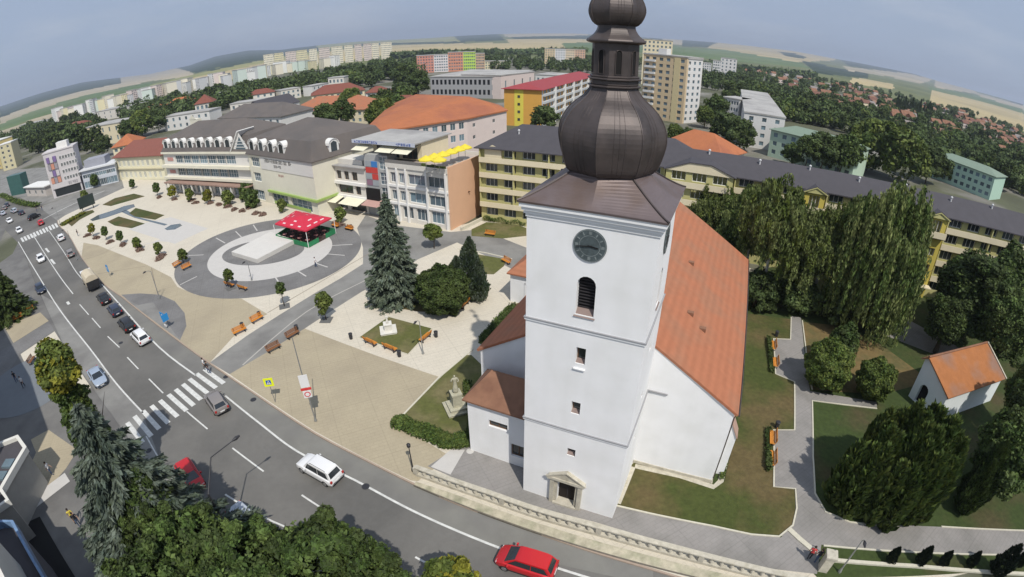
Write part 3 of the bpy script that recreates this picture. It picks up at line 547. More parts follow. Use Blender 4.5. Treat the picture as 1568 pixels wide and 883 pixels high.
for i, (a, b) in enumerate(((7, 0), (1, 0), (3, 0), (5, 0))):
    pts = [Vector(r[(7, 1, 3, 5)[i]])+Vector((0, 0, .03)) for r in rings[1:]]; O('hip_rib', MB().tube(pts, .06, 5), ch, mat=copper)
def turned(name, prof, mat=copper, ribs=False, sm=3):
    P = [Vector((r, 0, z)) for r, z in prof]; Q = []
    for i in range(len(P)-1):
        a, b, c, d = P[max(i-1, 0)], P[i], P[i+1], P[min(i+2, len(P)-1)]
        for j in range(sm): t = j/sm; Q.append(.5*((2*b)+(c-a)*t+(2*a-5*b+4*c-d)*t*t+(3*b-a-3*c+d)*t**3))
    Q.append(P[-1]); pr = [(max(q.x, .02), q.z) for q in Q]
    mb = MB().lathe(pr, 8, (cx, cy)); o = O(name, mb, ch, mat=mat)
    if ribs:
        rb = MB()
        for k in range(8):
            t = k*math.pi/4; rb.tube([(cx+r*math.cos(t)*1.004, cy+r*math.sin(t)*1.004, z) for r, z in pr], .035, 5, cap=False)
            for s in (-.5, 0, .5):
                t0, t1 = k*math.pi/4, (k+1)*math.pi/4; w = .5+s/2*.5
                rb.tube([(cx+r*(math.cos(t0)*(1-w)+math.cos(t1)*w)*1.002, cy+r*(math.sin(t0)*(1-w)+math.sin(t1)*w)*1.002, z) for r, z in pr], .012, 4, cap=False)
        O('seam', rb, o, mat=mat)
    return o
turned('onion_dome', [(2.3, 25.5), (2.45, 25.45), (2.75, 25.75), (2.97, 26.4), (3.12, 27.2), (3.03, 27.95), (2.7, 28.6), (2.25, 29.1), (1.75, 29.5), (1.42, 29.9), (1.33, 30.1)], ribs=True)
for a, b, r in ((30.1, 30.22, 1.5), (30.22, 30.5, 1.36), (30.5, 30.62, 1.52), (30.62, 30.74, 1.4)): O('lantern_ring', MB().lathe([(r-.06, a), (r, a+.04), (r, b-.03), (r-.05, b)], 8, (cx, cy)), ch, mat=copper)
lt = O('lantern', MB().lathe([(1.3, 30.74), (1.3, 32.45)], 8, (cx, cy)), ch, mat=copper)
for k in range(8):
    t = (k+.5)*math.pi/4; ap = 1.3*math.cos(math.pi/8); T = Matrix.Translation((cx+math.cos(t)*ap, cy+math.sin(t)*ap, 0)) @ Matrix.Rotation(t-math.pi/2, 4, 'Z')
    mb = MB(); pts = [(-.17, 30.85), (.17, 30.85), (.17, 31.95)]+[(.17*math.cos(a), 31.95+.17*math.sin(a)) for a in (math.pi/4, math.pi/2, 3*math.pi/4)]+[(-.17, 31.95)]
    mb.face([tuple(T @ Vector((-x, .012, z))) for x, z in pts]); O('lantern_opening', mb, lt, mat=black)
    mb = MB(); mb.tube([T @ Vector((-x, .03, z)) for x, z in pts+pts[:1]], .03, 4); O('lantern_arch', mb, lt, mat=copper)
turned('lantern_roof', [(1.34, 32.44), (1.62, 32.52), (1.62, 32.66), (1.3, 32.9), (1.08, 33.2), (1.04, 33.42)])
turned('small_onion', [(1.04, 33.42), (1.3, 33.6), (1.52, 34.05), (1.5, 34.5), (1.25, 35.0), (.8, 35.5), (.45, 35.95), (.2, 36.5), (.08, 37.6)], ribs=True)
mb = MB().tube([(cx, cy, 37.5), (cx, cy, 40.8)], .05, 6).lathe([(.05, 38.0), (.28, 38.15), (.34, 38.35), (.28, 38.55), (.05, 38.7)], 10, (cx, cy)); mb.box(cx-.55, cx+.55, cy-.05, cy+.05, 39.8, 39.92).box(cx-.35, cx+.35, cy-.05, cy+.05, 40.25, 40.36)
O('spire_cross', mb, ch, mat=M('gilded_metal', (.30, .22, .07), .35, .05, metal=.8))
# clock faces
ckm = M('clock_face', (.075, .095, .10), .5, .35, 3.5, .1); ckg = M('clock_metal', (.21, .24, .24), .5, .3, 5)
def clock(T):
    c = O('clock', MB().lathe([(.96, -.02), (.96, .05), (.92, .06)], 40), ch, mat=ckm); c.matrix_local = T
    mb = MB()
    for k in range(12):
        a = k*math.pi/6; Tm = Matrix.Rotation(a, 4, 'Z')
        mb.box(-.03, .03, .66, .84, .06, .075, T=Tm)
        if k % 3 == 0: mb.box(-.08, -.05, .66, .84, .06, .075, T=Tm).box(.05, .08, .66, .84, .06, .075, T=Tm)
    for k in range(40):
        a = 2*math.pi*k/40; b = a+2*math.pi/40; mb.face([(.9*math.cos(a), .9*math.sin(a), .074), (.94*math.cos(a), .94*math.sin(a), .074), (.94*math.cos(b), .94*math.sin(b), .074), (.9*math.cos(b), .9*math.sin(b), .074)][::-1])
        mb.face([(.58*math.cos(a), .58*math.sin(a), .068), (.61*math.cos(a), .61*math.sin(a), .068), (.61*math.cos(b), .61*math.sin(b), .068), (.58*math.cos(b), .58*math.sin(b), .068)][::-1])
    O('clock_numerals', mb, c, mat=ckg)
    mb = MB(); mb.box(-.035, .035, -.12, .5, .09, .11, T=Matrix.Rotation(R(-97), 4, 'Z')).box(-.025, .025, -.15, .75, .11, .125, T=Matrix.Rotation(R(97), 4, 'Z')); O('clock_hand', mb, c, mat=black)
clock(Matrix.Translation((3.75, 0, 21.85)) @ Matrix.Rotation(math.pi/2, 4, 'X'))
clock(Matrix.Translation((TW, 3.05, 21.9)) @ Matrix.Rotation(math.pi/2, 4, 'Z') @ Matrix.Rotation(math.pi/2, 4, 'X'))
# tower openings: louvres, dark panes, sills
lv = M('dark_louvre', (.035, .032, .035), .7, .1); sillm = M('brown_sill_metal', (.23, .17, .15), .6, .1)
for (T, w, z0, z1) in ((Matrix.Translation((3.71, .42, 0)), 1.12, 17.4, 19.95), (Matrix.Translation((TW-.42, 3.1, 0)) @ Matrix.Rotation(math.pi/2, 4, 'Z'), 1.0, 17.4, 19.9)):
    f = O('window', MB().box(-w/2-.05, w/2+.05, .04, .1, z0-.1, z1+.05, T=T), ch, mat=black, label='tall arched belfry opening with dark louvres')
    for i in range(12): O('louvre', MB().box(-w/2, w/2, -.06, .02, z0+.15+i*.2, z0+.19+i*.2, T=T @ Matrix.Translation((0, 0, 0))), f, mat=lv)
    s = MB(); s.face([tuple(T @ Vector(p)) for p in ((-w/2-.1, -.50, z0-.12), (w/2+.1, -.50, z0-.12), (w/2, 0, z0+.3), (-w/2, 0, z0+.3))]); O('sill', s, f, mat=sillm)
for hs, side in ((HF[1:4], 'f'), (HR[1:], 'r')):
    for (a, b, c, e) in hs:
        f = window(ch, side, (TW, TD), (a+b)/2, (c+e)/2, b-a, e-c, .42, nx=1, fm=framed)
        w = b-a; s = MB(); s.face([(-w/2, -.34, -(e-c)/2-.05), (w/2, -.34, -(e-c)/2-.05), (w/2, -.02, -(e-c)/2+.22), (-w/2, -.02, -(e-c)/2+.22)]); O('sill', s, f, mat=sillm)
O('ledge', MB().box(3.3, 4.05, -.12, 0, 13.48, 13.56), ch, mat=white)
# portal
po = O('portal', MB().box(2.3, 2.62, -.28, 0, 0, 2.9).box(4.52, 4.84, -.28, 0, 0, 2.9).box(2.62, 2.85, -.14, 0, .3, 2.6).box(4.3, 4.52, -.14, 0, .3, 2.6).box(2.1, 5.04, -.4, 0, 2.9, 3.14).box(2.2, 2.7, -.3, 0, 2.75, 2.9).box(4.44, 4.94, -.3, 0, 2.75, 2.9), ch, mat=stone, label='weathered stone portal with triangular pediment')
mb = MB(); mb.face([(2.1, -.3, 3.14), (5.04, -.3, 3.14), (3.57, -.3, 3.95)]); mb.face([(2.1, -.3, 3.14), (3.57, -.3, 3.95), (3.57, 0, 3.95), (2.1, 0, 3.14)][::-1]); mb.face([(3.57, -.3, 3.95), (5.04, -.3, 3.14), (5.04, 0, 3.14), (3.57, 0, 3.95)][::-1]); O('pediment', mb, po, mat=stone)
mb = MB(); mb.tube([(2.0, -.36, 3.12), (3.57, -.36, 4.02)], .085, 4); mb.tube([(3.57, -.36, 4.02), (5.14, -.36, 3.12)], .085, 4); O('pediment_moulding', mb, po, mat=stone)
mb = MB(); n = 8
for i in range(n):
    a, b = math.pi-math.pi*i/n, math.pi-math.pi*(i+1)/n
    for r0, r1 in ((.74, .95),): mb.face([(3.575+r0*math.cos(a), -.13, 2.2+r0*math.sin(a)), (3.575+r0*math.cos(b), -.13, 2.2+r0*math.sin(b)), (3.575+r1*math.cos(b), -.13, 2.2+r1*math.sin(b)*.85), (3.575+r1*math.cos(a), -.13, 2.2+r1*math.sin(a)*.85)][::-1])
O('arch_moulding', mb, po, mat=stone)
O('step', MB().box(2.62, 4.52, -.35, .42, 0, .20), po, mat=stone)
d = O('door', MB().box(2.85, 4.3, .42, .48, .2, 2.8), ch, mat=M('dark_wood_door', (.016, .011, .009), .7, .2, 5))
O('door_plank', MB().box(3.55, 3.6, .38, .42, .24, 2.7), d, mat=lv)
# nave
NX0, NX1, NY0, NY1, NE, NR = -6.9, 14.4, TD, 36.6, 8.06, 14.62; nm = 3.74
mb = MB(); hz = [(u-.7, u+.7, 3.2, 6.6) for u in (5, 11, 17, 23)]
facade(mb, (NX1, NY0), (0, 1), NY1-NY0, 0, NE-.05, hz, .4); facade(mb, (NX0, NY1), (0, -1), NY1-NY0, 0, NE-.05, hz, .4)
mb.face([(TW, NY0+.004, 0), (NX1, NY0+.004, 0), (NX1, NY0+.004, NE-.05), (nm, NY0+.004, NR-.1), (nm, NY0+.004, 6), (TW, NY0+.004, 6)])
mb.face([(NX0, NY0+.004, 0), (0, NY0+.004, 0), (0, NY0+.004, 6), (nm, NY0+.004, 6), (nm, NY0+.004, NR-.1), (NX0, NY0+.004, NE-.05)])
mb.face([(NX1, NY1, 0), (NX0, NY1, 0), (NX0, NY1, NE-.05), (nm, NY1, NR-.1), (NX1, NY1, NE-.05)])
O('nave_wall', mb, ch, mat=white)
for u in (5, 11, 17, 23):
    for x, rz in ((NX1-.3, math.pi/2), (NX0+.3, -math.pi/2)):
        f_, p_ = winmesh(1.4, 3.4, 3, 5, framed, glass); f = O('window', f_, ch, (x, NY0+u if x > 0 else NY1-u, 4.9), rz); O('pane', p_, f)
def slab(mb, a, b, c, d, t=.2):
    n = (Vector(b)-Vector(a)).cross(Vector(d)-Vector(a)).normalized()*t; q = [tuple(Vector(p)-n) for p in (a, b, c, d)]
    mb.face([a, b, c, d]); mb.face(q[::-1])
    for i in range(4): j = (i+1) % 4; P = (a, b, c, d); mb.face([q[i], q[j], P[j], P[i]])
ov = .3; pz = (NR-NE)/(NX1-nm)
mb = MB(); slab(mb, (NX1+ov, NY0-.15, NE-ov*pz), (NX1+ov, NY1+.2, NE-ov*pz), (nm, NY1+.2, NR), (nm, NY0+.01, NR)); O('nave_roof', mb, ch, mat=tile, label='right slope of the orange tiled nave roof')
mb = MB(); slab(mb, (NX0-ov, NY1+.2, NE-ov*pz), (NX0-ov, NY0-.15, NE-ov*pz), (nm, NY0+.01, NR), (nm, NY1+.2, NR)); O('nave_roof', mb, ch, mat=tile, label='left slope of the orange tiled nave roof')
O('ridge_tile', MB().tube([(nm, NY0+.05, NR+.02), (nm, NY1+.2, NR+.02)], .14, 6), ch, mat=tile)
O('gutter', MB().tube([(NX1+ov+.08, NY0-.1, NE-ov*pz-.1), (NX1+ov+.08, NY1+.2, NE-ov*pz-.1)], .07, 6), ch, mat=copper)
O('downpipe', MB().tube([(NX1+ov, NY0+.25, NE-.4), (NX1+.1, NY0+.25, NE-.8), (NX1+.1, NY0+.25, .1)], .05, 6), ch, mat=copper)
for (x, y) in ((9.3, 14.0), (10.6, 13.2), (8.2, 23)):
    z = NE+(NX1-x)*pz; O('roof_hatch', MB().box(-.28, .28, -.22, .22, -.2, .22), ch, (x, y, z), mat=tileb)
mb = MB(); mb.box(NX1, NX1+.9, 7.6, 8.7, 0, 4.6); mb.face([(NX1, 7.6, 6.4), (NX1+.9, 7.6, 4.6), (NX1+.9, 8.7, 4.6), (NX1, 8.7, 6.4)]); mb.face([(NX1, 7.6, 4.6), (NX1+.9, 7.6, 4.6), (NX1, 7.6, 6.4)]); mb.face([(NX1, 8.7, 4.6), (NX1, 8.7, 6.4), (NX1+.9, 8.7, 4.6)]); b_ = O('buttress', mb, ch, mat=white)
mb = MB(); slab(mb, (NX1+1.0, 7.5, 4.52), (NX1+1.0, 8.8, 4.52), (NX1, 8.8, 6.5), (NX1, 7.5, 6.5), .08); O('buttress_tiles', mb, b_, mat=M('pale_pink_tile', (.42, .28, .22), .9, .1))
O('wall_ledge', MB().box(TW+.13, TW+1.6, NY0-.12, NY0, 8.1, 8.2), ch, mat=sc)
O('plinth', MB().box(TW+.01, NX1+.05, NY0-.08, NY0, 0, .35).box(NX1, NX1+.08, NY0, NY1, 0, .35), ch, mat=stone)
# annexes on the left side
AX0, AY0, AH = -6.0, 2.2, 6.0
mb = MB(); hl = [(1.9, 3.6, 3.7, 4.4), (3.9, 5.2, 1.1, 2.5)]
facade(mb, (AX0, AY0), (1, 0), -AX0-.005, 0, AH, hl, .3); facade(mb, (AX0, NY0), (0, -1), NY0-AY0, 0, AH, [], .3); O('annex_wall', mb, ch, mat=white)
for a, b, c, e in hl:
    f_, p_ = winmesh(b-a, e-c, 2, 1, framed, glass); f = O('window', f_, ch, (AX0+(a+b)/2, AY0+.22, (c+e)/2)); O('pane', p_, f)
mb = MB(); e = .3; yb = NY0; ym = 4.25; zt = 7.9
A_, B_, P_, Q_ = (AX0-e, AY0-e, AH), (0, AY0-e, AH), (AX0+1.3, ym, zt), (0, ym, zt); D_ = (AX0-e, yb, AH); E_ = (0, yb, AH)
for f in ([A_, B_, Q_, P_], [D_, A_, P_], [E_, D_, P_, Q_]): mb.face(f)
for p, q in ((A_, B_), (D_, A_)): mb.face([(p[0], p[1], p[2]-.15), (q[0], q[1], q[2]-.15), q, p])
mb.face([(AX0-e, AY0-e, AH-.15), (AX0-e, yb, AH-.15), (0, yb, AH-.15), (0, AY0-e, AH-.15)]); O('annex_roof', mb, ch, mat=tileb)
mb = MB(); facade(mb, (-14.0, 27.7), (1, 0), 7.1, 0, 4.2, [(2.2, 3.6, .3, 2.9)], .3); facade(mb, (-14.0, 34.5), (0, -1), 6.8, 0, 4.2, [(2.5, 3.8, 1.2, 2.8)], .3); O('side_chapel_wall', mb, ch, mat=white)
mb = MB(); hiproof(mb, -14, -6.9+1.5, 27.7, 34.5, 4.25, 2.6, .35, 1, 0); O('side_chapel_roof', mb, ch, mat=tile)
O('door', MB().box(-11.8, -10.4, 27.95, 28.0, .3, 2.9), ch, mat=framed); O('door_frame', MB().box(-12.0, -11.8, 27.62, 27.7, 0, 3.1).box(-10.4, -10.2, 27.62, 27.7, 0, 3.1).box(-12.0, -10.2, 27.62, 27.7, 2.9, 3.1), ch, mat=white)
# ------------------------------------------------------------------ balustrade
bal = E('balustrade', (0, 0, 0), label='long pale stone balustrade along the road in front of the church tower', category='balustrade')
BP = smoothline([G(*p, 1.15) for p in [(636, 714), (681, 730), (748, 753), (807, 774), (860, 790), (912, 804), (980, 823), (1044, 840), (1110, 857), (1176, 873), (1238, 886)]], 3)
O('coping', strip_mb(MB(), BP, .42, 1.05, 1.17), bal, mat=stone); O('coping_moulding', strip_mb(MB(), BP, .30, .98, 1.05), bal, mat=stone)
O('base_wall', strip_mb(MB(), BP, .40, 0, .40), bal, mat=stone)
btm = MB().lathe([(.15, .40), (.16, .45), (.10, .50), (.19, .64), (.19, .72), (.10, .86), (.16, .93), (.15, .98)], 8).mesh('baluster', stone, True)
pm_ = MB().box(-.2, .2, -.2, .2, .39, 1.05).mesh('pier', stone)
acc = 0; cnt = 0
for i in range(len(BP)-1):
    a, b = BP[i], BP[i+1]; Ls = (b-a).length; t = acc
    while t < Ls:
        p = a+(b-a)*(t/Ls); rz = math.atan2((b-a).y, (b-a).x)
        O('pier' if cnt % 10 == 0 else 'baluster', pm_ if cnt % 10 == 0 else btm, bal, (p.x, p.y, 0), rz); cnt += 1; t += .78
    acc = t-Ls
# sloping rubble footing between balustrade and kerb
kb = MB(); q1 = [G(*p, .35) for p in [(637, 738), (690, 755), (760, 780), (860, 813), (960, 842), (1060, 868), (1150, 888)]]; q2 = PX((634, 744), (686, 766), (752, 792), (850, 826), (950, 856), (1050, 882), (1140, 902))
q1, q2 = smoothline(q1, 3), smoothline(q2, 3)
for i in range(len(q1)-1): kb.face([(*q2[i], .16), (*q2[i+1], .16), (*q1[i+1], .42), (*q1[i], .42)])
tag(O('rubble_footing', kb, mat=M('rubble', (.43, .39, .29), .95, .3, 2, .6, col2=(.30, .29, .20), sc2=.8)), None, None, None, 'structure')
kb = MB(); strip_mb(kb, q2, .12, 0, .18); O('kerb', kb, mat=M('dark_kerb', (.14, .125, .10), .95, .3, 3), kind='structure')
# ------------------------------------------------------------------ long yellow apartment building
yel = M('yellow_render', (.50, .47, .21), .85, .05, .6); yel2 = M('strong_yellow_render', (.56, .46, .10), .85, .05, .6); crm = M('cream_balcony_panel', (.70, .62, .44), .85, .06, .8)
ya = G(738, 338); yb_ = G(1405, 452); d = Vector((yb_[0]-ya[0], yb_[1]-ya[1])).normalized(); YL = 112; yB = (ya[0]+d.x*YL, ya[1]+d.y*YL); FH = 2.75; YH = 14.0; YD = 8.5
spec = [32.5, 43.0, 54.3, 57.6, 75.0, 78.4, 96, 99]   # gabled bay and stair towers along the front
def bays(a, b, w=3.45):
    n = max(1, round((b-a)/w)); s = (b-a)/n; return [a+s*(i+.5) for i in range(n)]
free = bays(.4, 32.1)+bays(43.4, 54.0)+bays(57.9, 74.7)+bays(78.7, 95.7)+bays(99.3, 111.6)
hol = [(u-1.15, u+1.15, .55+k*FH+.9, .55+k*FH+2.3) for k in range(5) for u in free]
yroot, _ = building('apartment_building', ya, yB, YD, YH, yel, {'f': hol, 'l': []}, 'long five storey yellow apartment building with cream balcony bands and charcoal roof behind the church', 'building', wk=dict(nx=3), rev=.35)
for a, b in ((.0, 32.3), (43.2, 54.1), (57.8, 74.8), (78.6, 95.8), (99.2, 112.0)):
    for k in range(5):
        z = .55+k*FH
        if k == 0: continue
        O('balcony', MB().box(a+.05, b-.05, -.75, -.65, z-.12, z+.82).box(a+.05, b-.05, -.65, 0, z-.12, z+.02), yroot, mat=crm)
    for u in bays(a+.4, b-.2): 
        pass
    n = max(1, round((b-a)/6.9))
    for i in range(n+1): u = a+.15+(b-a-.3)*i/n; O('divider', MB().box(u-.09, u+.09, -.63, 0, .55+FH, YH), yroot, mat=yel)
# gabled projecting bay
g0, g1 = 32.5, 43.0
mb = MB(); hs = grid(g1-g0, 3, 2.2, 1.45, 1.4, .4, 5, FH)
o = (g0, -1.4); facade(mb, o, (1, 0), g1-g0, 0, YH, hs, .3); facade(mb, (g1, -1.4), (0, 1), 1.4, 0, YH, []); facade(mb, (g0, 0), (0, -1), 1.4, 0, YH, [])
mb.face([(g0, -1.38, YH), (g1, -1.38, YH), ((g0+g1)/2+1.5, -1.38, YH+1.3), ((g0+g1)/2-1.5, -1.38, YH+1.3)]); bw = O('bay_wall', mb, yroot, mat=yel)
for a, b, c, e in hs: f_, p_ = winmesh(b-a, e-c, 3, 1); f = O('window', f_, bw, (g0+(a+b)/2, -1.4+.24, (c+e)/2)); 
for k in range(1, 5): z = .55+k*FH; O('balcony', MB().box(g0+.05, g1-.05, -2.1, -2.0, z-.12, z+.82).box(g0+.05, g1-.05, -2.0, -1.4, z-.12, z+.02), yroot, mat=crm)
mb = MB(); mb.face([(g0-.2, -1.65, YH-.1), (g1+.2, -1.65, YH-.1), ((g0+g1)/2+1.7, -1.65, YH+1.35), ((g0+g1)/2-1.7, -1.65, YH+1.35)]); O('pediment', mb, yroot, mat=crm)
mb = MB(); slab(mb, (g0-.4, -1.8, YH), ((g0+g1)/2-1.7, -1.8, YH+1.5), ((g0+g1)/2-1.7, 4.6, YH+1.5), (g0-.4, 2.2, YH), .12); slab(mb, ((g0+g1)/2-1.7, -1.8, YH+1.5), ((g0+g1)/2+1.7, -1.8, YH+1.5), ((g0+g1)/2+1.7, 4.6, YH+1.5), ((g0+g1)/2-1.7, 4.6, YH+1.5), .12); slab(mb, ((g0+g1)/2+1.7, -1.8, YH+1.5), (g1+.4, -1.8, YH), (g1+.4, 2.2, YH), ((g0+g1)/2+1.7, 4.6, YH+1.5), .12); O('bay_roof', mb, yroot, mat=slate)
# stair towers with little balcony dormers
for a, b in ((54.3, 57.6), (75.0, 78.4), (96, 99)):
    m_ = (a+b)/2; mb = MB(); hs = [(.7, b-a-.7, 1.9+k*FH, 3.2+k*FH) for k in range(3)]+[(.8, b-a-.8, 11.2, 13.2)]+[(.9, b-a-.9, 0, 1.5)]
    facade(mb, (a, -.9), (1, 0), b-a, 0, YH, hs, .3); facade(mb, (b, -.9), (0, 1), .9, 0, YH, []); facade(mb, (a, 0), (0, -1), .9, 0, YH, []); t = O('stair_tower', mb, yroot, mat=yel2)
    for q in hs[:-1]: f_, p_ = winmesh(q[1]-q[0], q[3]-q[2], 3, 1); O('window', f_, t, (a+(q[0]+q[1])/2, -.64, (q[2]+q[3])/2)); 
    O('balcony', MB().box(a-.1, b+.1, -1.8, -1.7, 10.6, 11.6).box(a-.1, b+.1, -1.7, -.9, 10.5, 10.65), yroot, mat=crm)
    mb = MB(); mb.face([(a-.3, -1.2, YH-.4), (b+.3, -1.2, YH-.4), (m_, -1.2, YH+.5)]); mb.tube([(a-.3, -1.25, YH-.4), (m_, -1.25, YH+.55), (b+.3, -1.25, YH-.4)], .12, 4); O('dormer_gable', mb, yroot, mat=yel)
    mb = MB(); slab(mb, (a-.5, -1.3, YH-.3), (m_, -1.3, YH+.75), (m_, 2.6, YH+.75), (a-.5, .8, YH-.3), .1); slab(mb, (m_, -1.3, YH+.75), (b+.5, -1.3, YH-.3), (b+.5, .8, YH-.3), (m_, 2.6, YH+.75), .1); O('dormer_roof', mb, yroot, mat=slate)
    O('door_canopy', MB().box(a-.3, b+.3, -2.3, -.9, 2.3, 2.45), yroot, mat=crm)
O('rear_wing_wall', MB().box(0, 36, 8.51, 12.5, 0, YH-.05), yroot, mat=yel)
mb = MB(); hiproof(mb, 0, 36.5, 0, 12.5, YH+.03, 3.4, .85, 1, .7); O('roof', mb, yroot, mat=slate); mb = MB(); hiproof(mb, 32, YL, 0, YD, YH+.02, 2.45, .84, .3, 1); yr = O('roof', mb, yroot, mat=slate)
for i in range(13):
    u = 6+i*8.2; y = 2.9 if i % 2 else 3.5; z = YH+(3.4*(y+.85)/7.1 if u < 34 else 2.45*(y+.85)/5.1); O('roof_vent', MB().lathe([(.13, -.3), (.13, .55), (.22, .6), (.22, .72), (.05, .85)], 8), yroot, (u, y, z), mat=M('pale_vent', (.6, .6, .6), .5, .05))
# left corner dormer
O('corner_dormer', MB().box(1.0, 4.2, -.3, 2.4, YH-2.6, YH-.2).face([(1.0, -.31, YH-.2), (4.2, -.31, YH-.2), (2.6, -.31, YH+.6)]), yroot, mat=crm)
# ------------------------------------------------------------------ peach commercial building
pw = M('peach_render', (.68, .42, .27), .85, .04, .5); pw2 = M('off_white_render', (.66, .63, .57), .85, .05, .6); pink = M('pale_pink_render', (.66, .56, .52), .85, .05, .6)
pa, pb = (-38.5, 98.0), (-10.9, 83.3)
# main part, local x 17.5..31.3
d = (Vector(pb)-Vector(pa)).normalized(); at = lambda u, v=0: (pa[0]+d.x*u-d.y*v, pa[1]+d.y*u+d.x*v)
hol = [(13.4+.9, 13.4+2.0, 8.1, 9.9)]
X1 = 14.0
hf = []
for k, z in ((0, .9), (1, 4.2), (2, 7.6)):
    hf += [(1.0, 2.4, z, z+1.9), (3.0, 4.4, z, z+1.9), (5.2, 9.2, z, z+1.9), (9.7, 13.3, z, z+1.9)] if k else [(1.0, 2.6, z, z+2.2), (3.4, 5.8, z, z+2.2), (6.6, 9.2, z, z+2.2), (10.0, 12.8, z, z+2.2)]
comm, _ = building('commercial_building', at(17.3), at(31.3), 12.2, 11.0, pw2, {'f': hf}, 'white office building with peach side wall and a roof terrace with yellow parasols', 'building', wk=dict(nx=3, gm=glassb), rev=.3)
O('side_wall', MB().box(14.0, 14.25, -.02, 12.2, 0, 11.6), comm, mat=pw); O('parapet', MB().box(0, 14.0, -.2, 0, 10.4, 11.25).box(0, 14.25, 12.2, 12.4, 10.8, 11.6), comm, mat=pw2)
for u in (.4, 2.7, 4.8, 9.45, 13.6): O('pillar', MB().box(u-.16, u+.16, -.35, 0, 0, 10.4), comm, mat=M('white_render', (.78, .77, .74), .8, .04))
for z in (3.4, 6.8): O('floor_band', MB().box(0, 14, -.22, 0, z, z+.45), comm, mat=MATS['white_render'])
O('terrace_floor', MB().box(.1, 13.9, .1, 12.1, 10.99, 11.05), comm, mat=M('terrace_boards', (.45, .38, .33), .8, .1))
O('balcony_railing', MB().box(0, 8.5, -.15, -.1, 11.25, 11.9), comm, mat=M('railing_mesh', (.20, .19, .18), .7, .3, 6))
for i in range(12): a = .6+i*1.08; O('planter', MB().box(a, a+.8, .2, .6, 11.05, 11.5+rnd.random()*.4), comm, mat=LD)
for (u, v) in ((5, -.6), (9, -.5)): pass
# slanting dark drain pipes and shadow-side brackets on the peach wall
O('wall_lamp', MB().box(14.25, 14.6, 5.8, 6.0, 5.6, 5.8), comm, mat=framed); O('wall_lamp', MB().box(14.25, 14.6, 9.6, 9.8, 4.9, 5.2), comm, mat=framed)
# set back glazed tower with coloured panels
gt, _ = building('glazed_stair_tower', at(11.2, .6), at(17.3, .6), 8, 12.3, M('grey_cladding', (.40, .41, .40), .6, .08), {'f': [(3.9, 5.8, .6+k*3, 3.0+k*3) for k in range(4)]}, 'grey stair tower with red and blue panels between the white shops and the peach office', 'tower', wk=dict(nx=2, nz=3, gm=glassb), rev=.2)
pr, pbm = M('red_panel', (.55, .06, .05), .5, .05), M('blue_panel', (.05, .20, .50), .5, .05)
for i in range(4):
    for j in range(2): O('cladding_panel', MB().box(.3+j*1.6, 1.8+j*1.6, -.08, 0, 9.9-i*1.25, 11.0-i*1.25), gt, mat=[[M('steel_panel', (.33, .36, .38), .4, .1), pbm], [pr, pr], [MATS['steel_panel'], pr], [M('violet_panel', (.28, .16, .22), .5, .1), MATS['steel_panel']]][i][j])
O('projecting_bay', MB().box(.2, 3.5, -.5, 0, 2.9, 5.6), gt, mat=black)
# upper penthouse storey
ph, _ = building('penthouse', at(11.5, 3.2), at(23.5, 3.2), 8.5, 3.4, crm, {'f': [(1.0, 2.6, .1, 2.4), (3.2, 6.6, .1, 2.4), (7.4, 11.0, .1, 2.4)]}, 'low rooftop cafe storey with flat grey roof and blue lettered fascia', 'building', z=11.3, wk=dict(nx=3, fm=framed))
O('roof_slab', MB().box(-3.2, 12.4, -2.4, 9.2, 3.4, 3.62), ph, mat=flatr); O('fascia', MB().box(-3.25, 12.45, -2.46, -2.4, 3.0, 3.7), ph, mat=M('pale_blue_fascia', (.52, .55, .62), .6, .05))
# illegible blue lettering on the fascia as raised strokes
def glyphs(mb, x0, x1, y, z0, z1, n, r=None):
    r = r or rnd; w = (x1-x0)/n
    for i in range(n):
        x = x0+i*w; a, b = x+w*.12, x+w*.78; t = w*.16
        segs = [(a, a+t, z0, z1)] if r.random() < .8 else []
        if r.random() < .5: segs.append((b-t, b, z0, z1))
        for zz in (z0, (z0+z1)/2-t/2, z1-t):
            if r.random() < .6: segs.append((a, b, zz, zz+t))
        for s in segs: mb.box(s[0], s[1], y-.03, y, s[2], s[3])
    return mb
O('lettering', glyphs(MB(), -2.6, 3.6, -2.47, 3.12, 3.55, 11), ph, mat=M('blue_letters', (.10, .14, .38), .6, 0)); O('lettering', glyphs(MB(), 8.0, 11.6, -2.47, 3.12, 3.55, 6), ph, mat=MATS['blue_letters'])
aw = M('cream_awning', (.74, .71, .55), .8, .04)
for a, b in ((-2.6, .8), (3.6, 7.4), (7.7, 11.5)):
    mb = MB(); slab(mb, (a, -3.6, 1.9), (b, -3.6, 1.9), (b, -.1, 2.9), (a, -.1, 2.9), .04); O('awning', mb, ph, mat=aw)
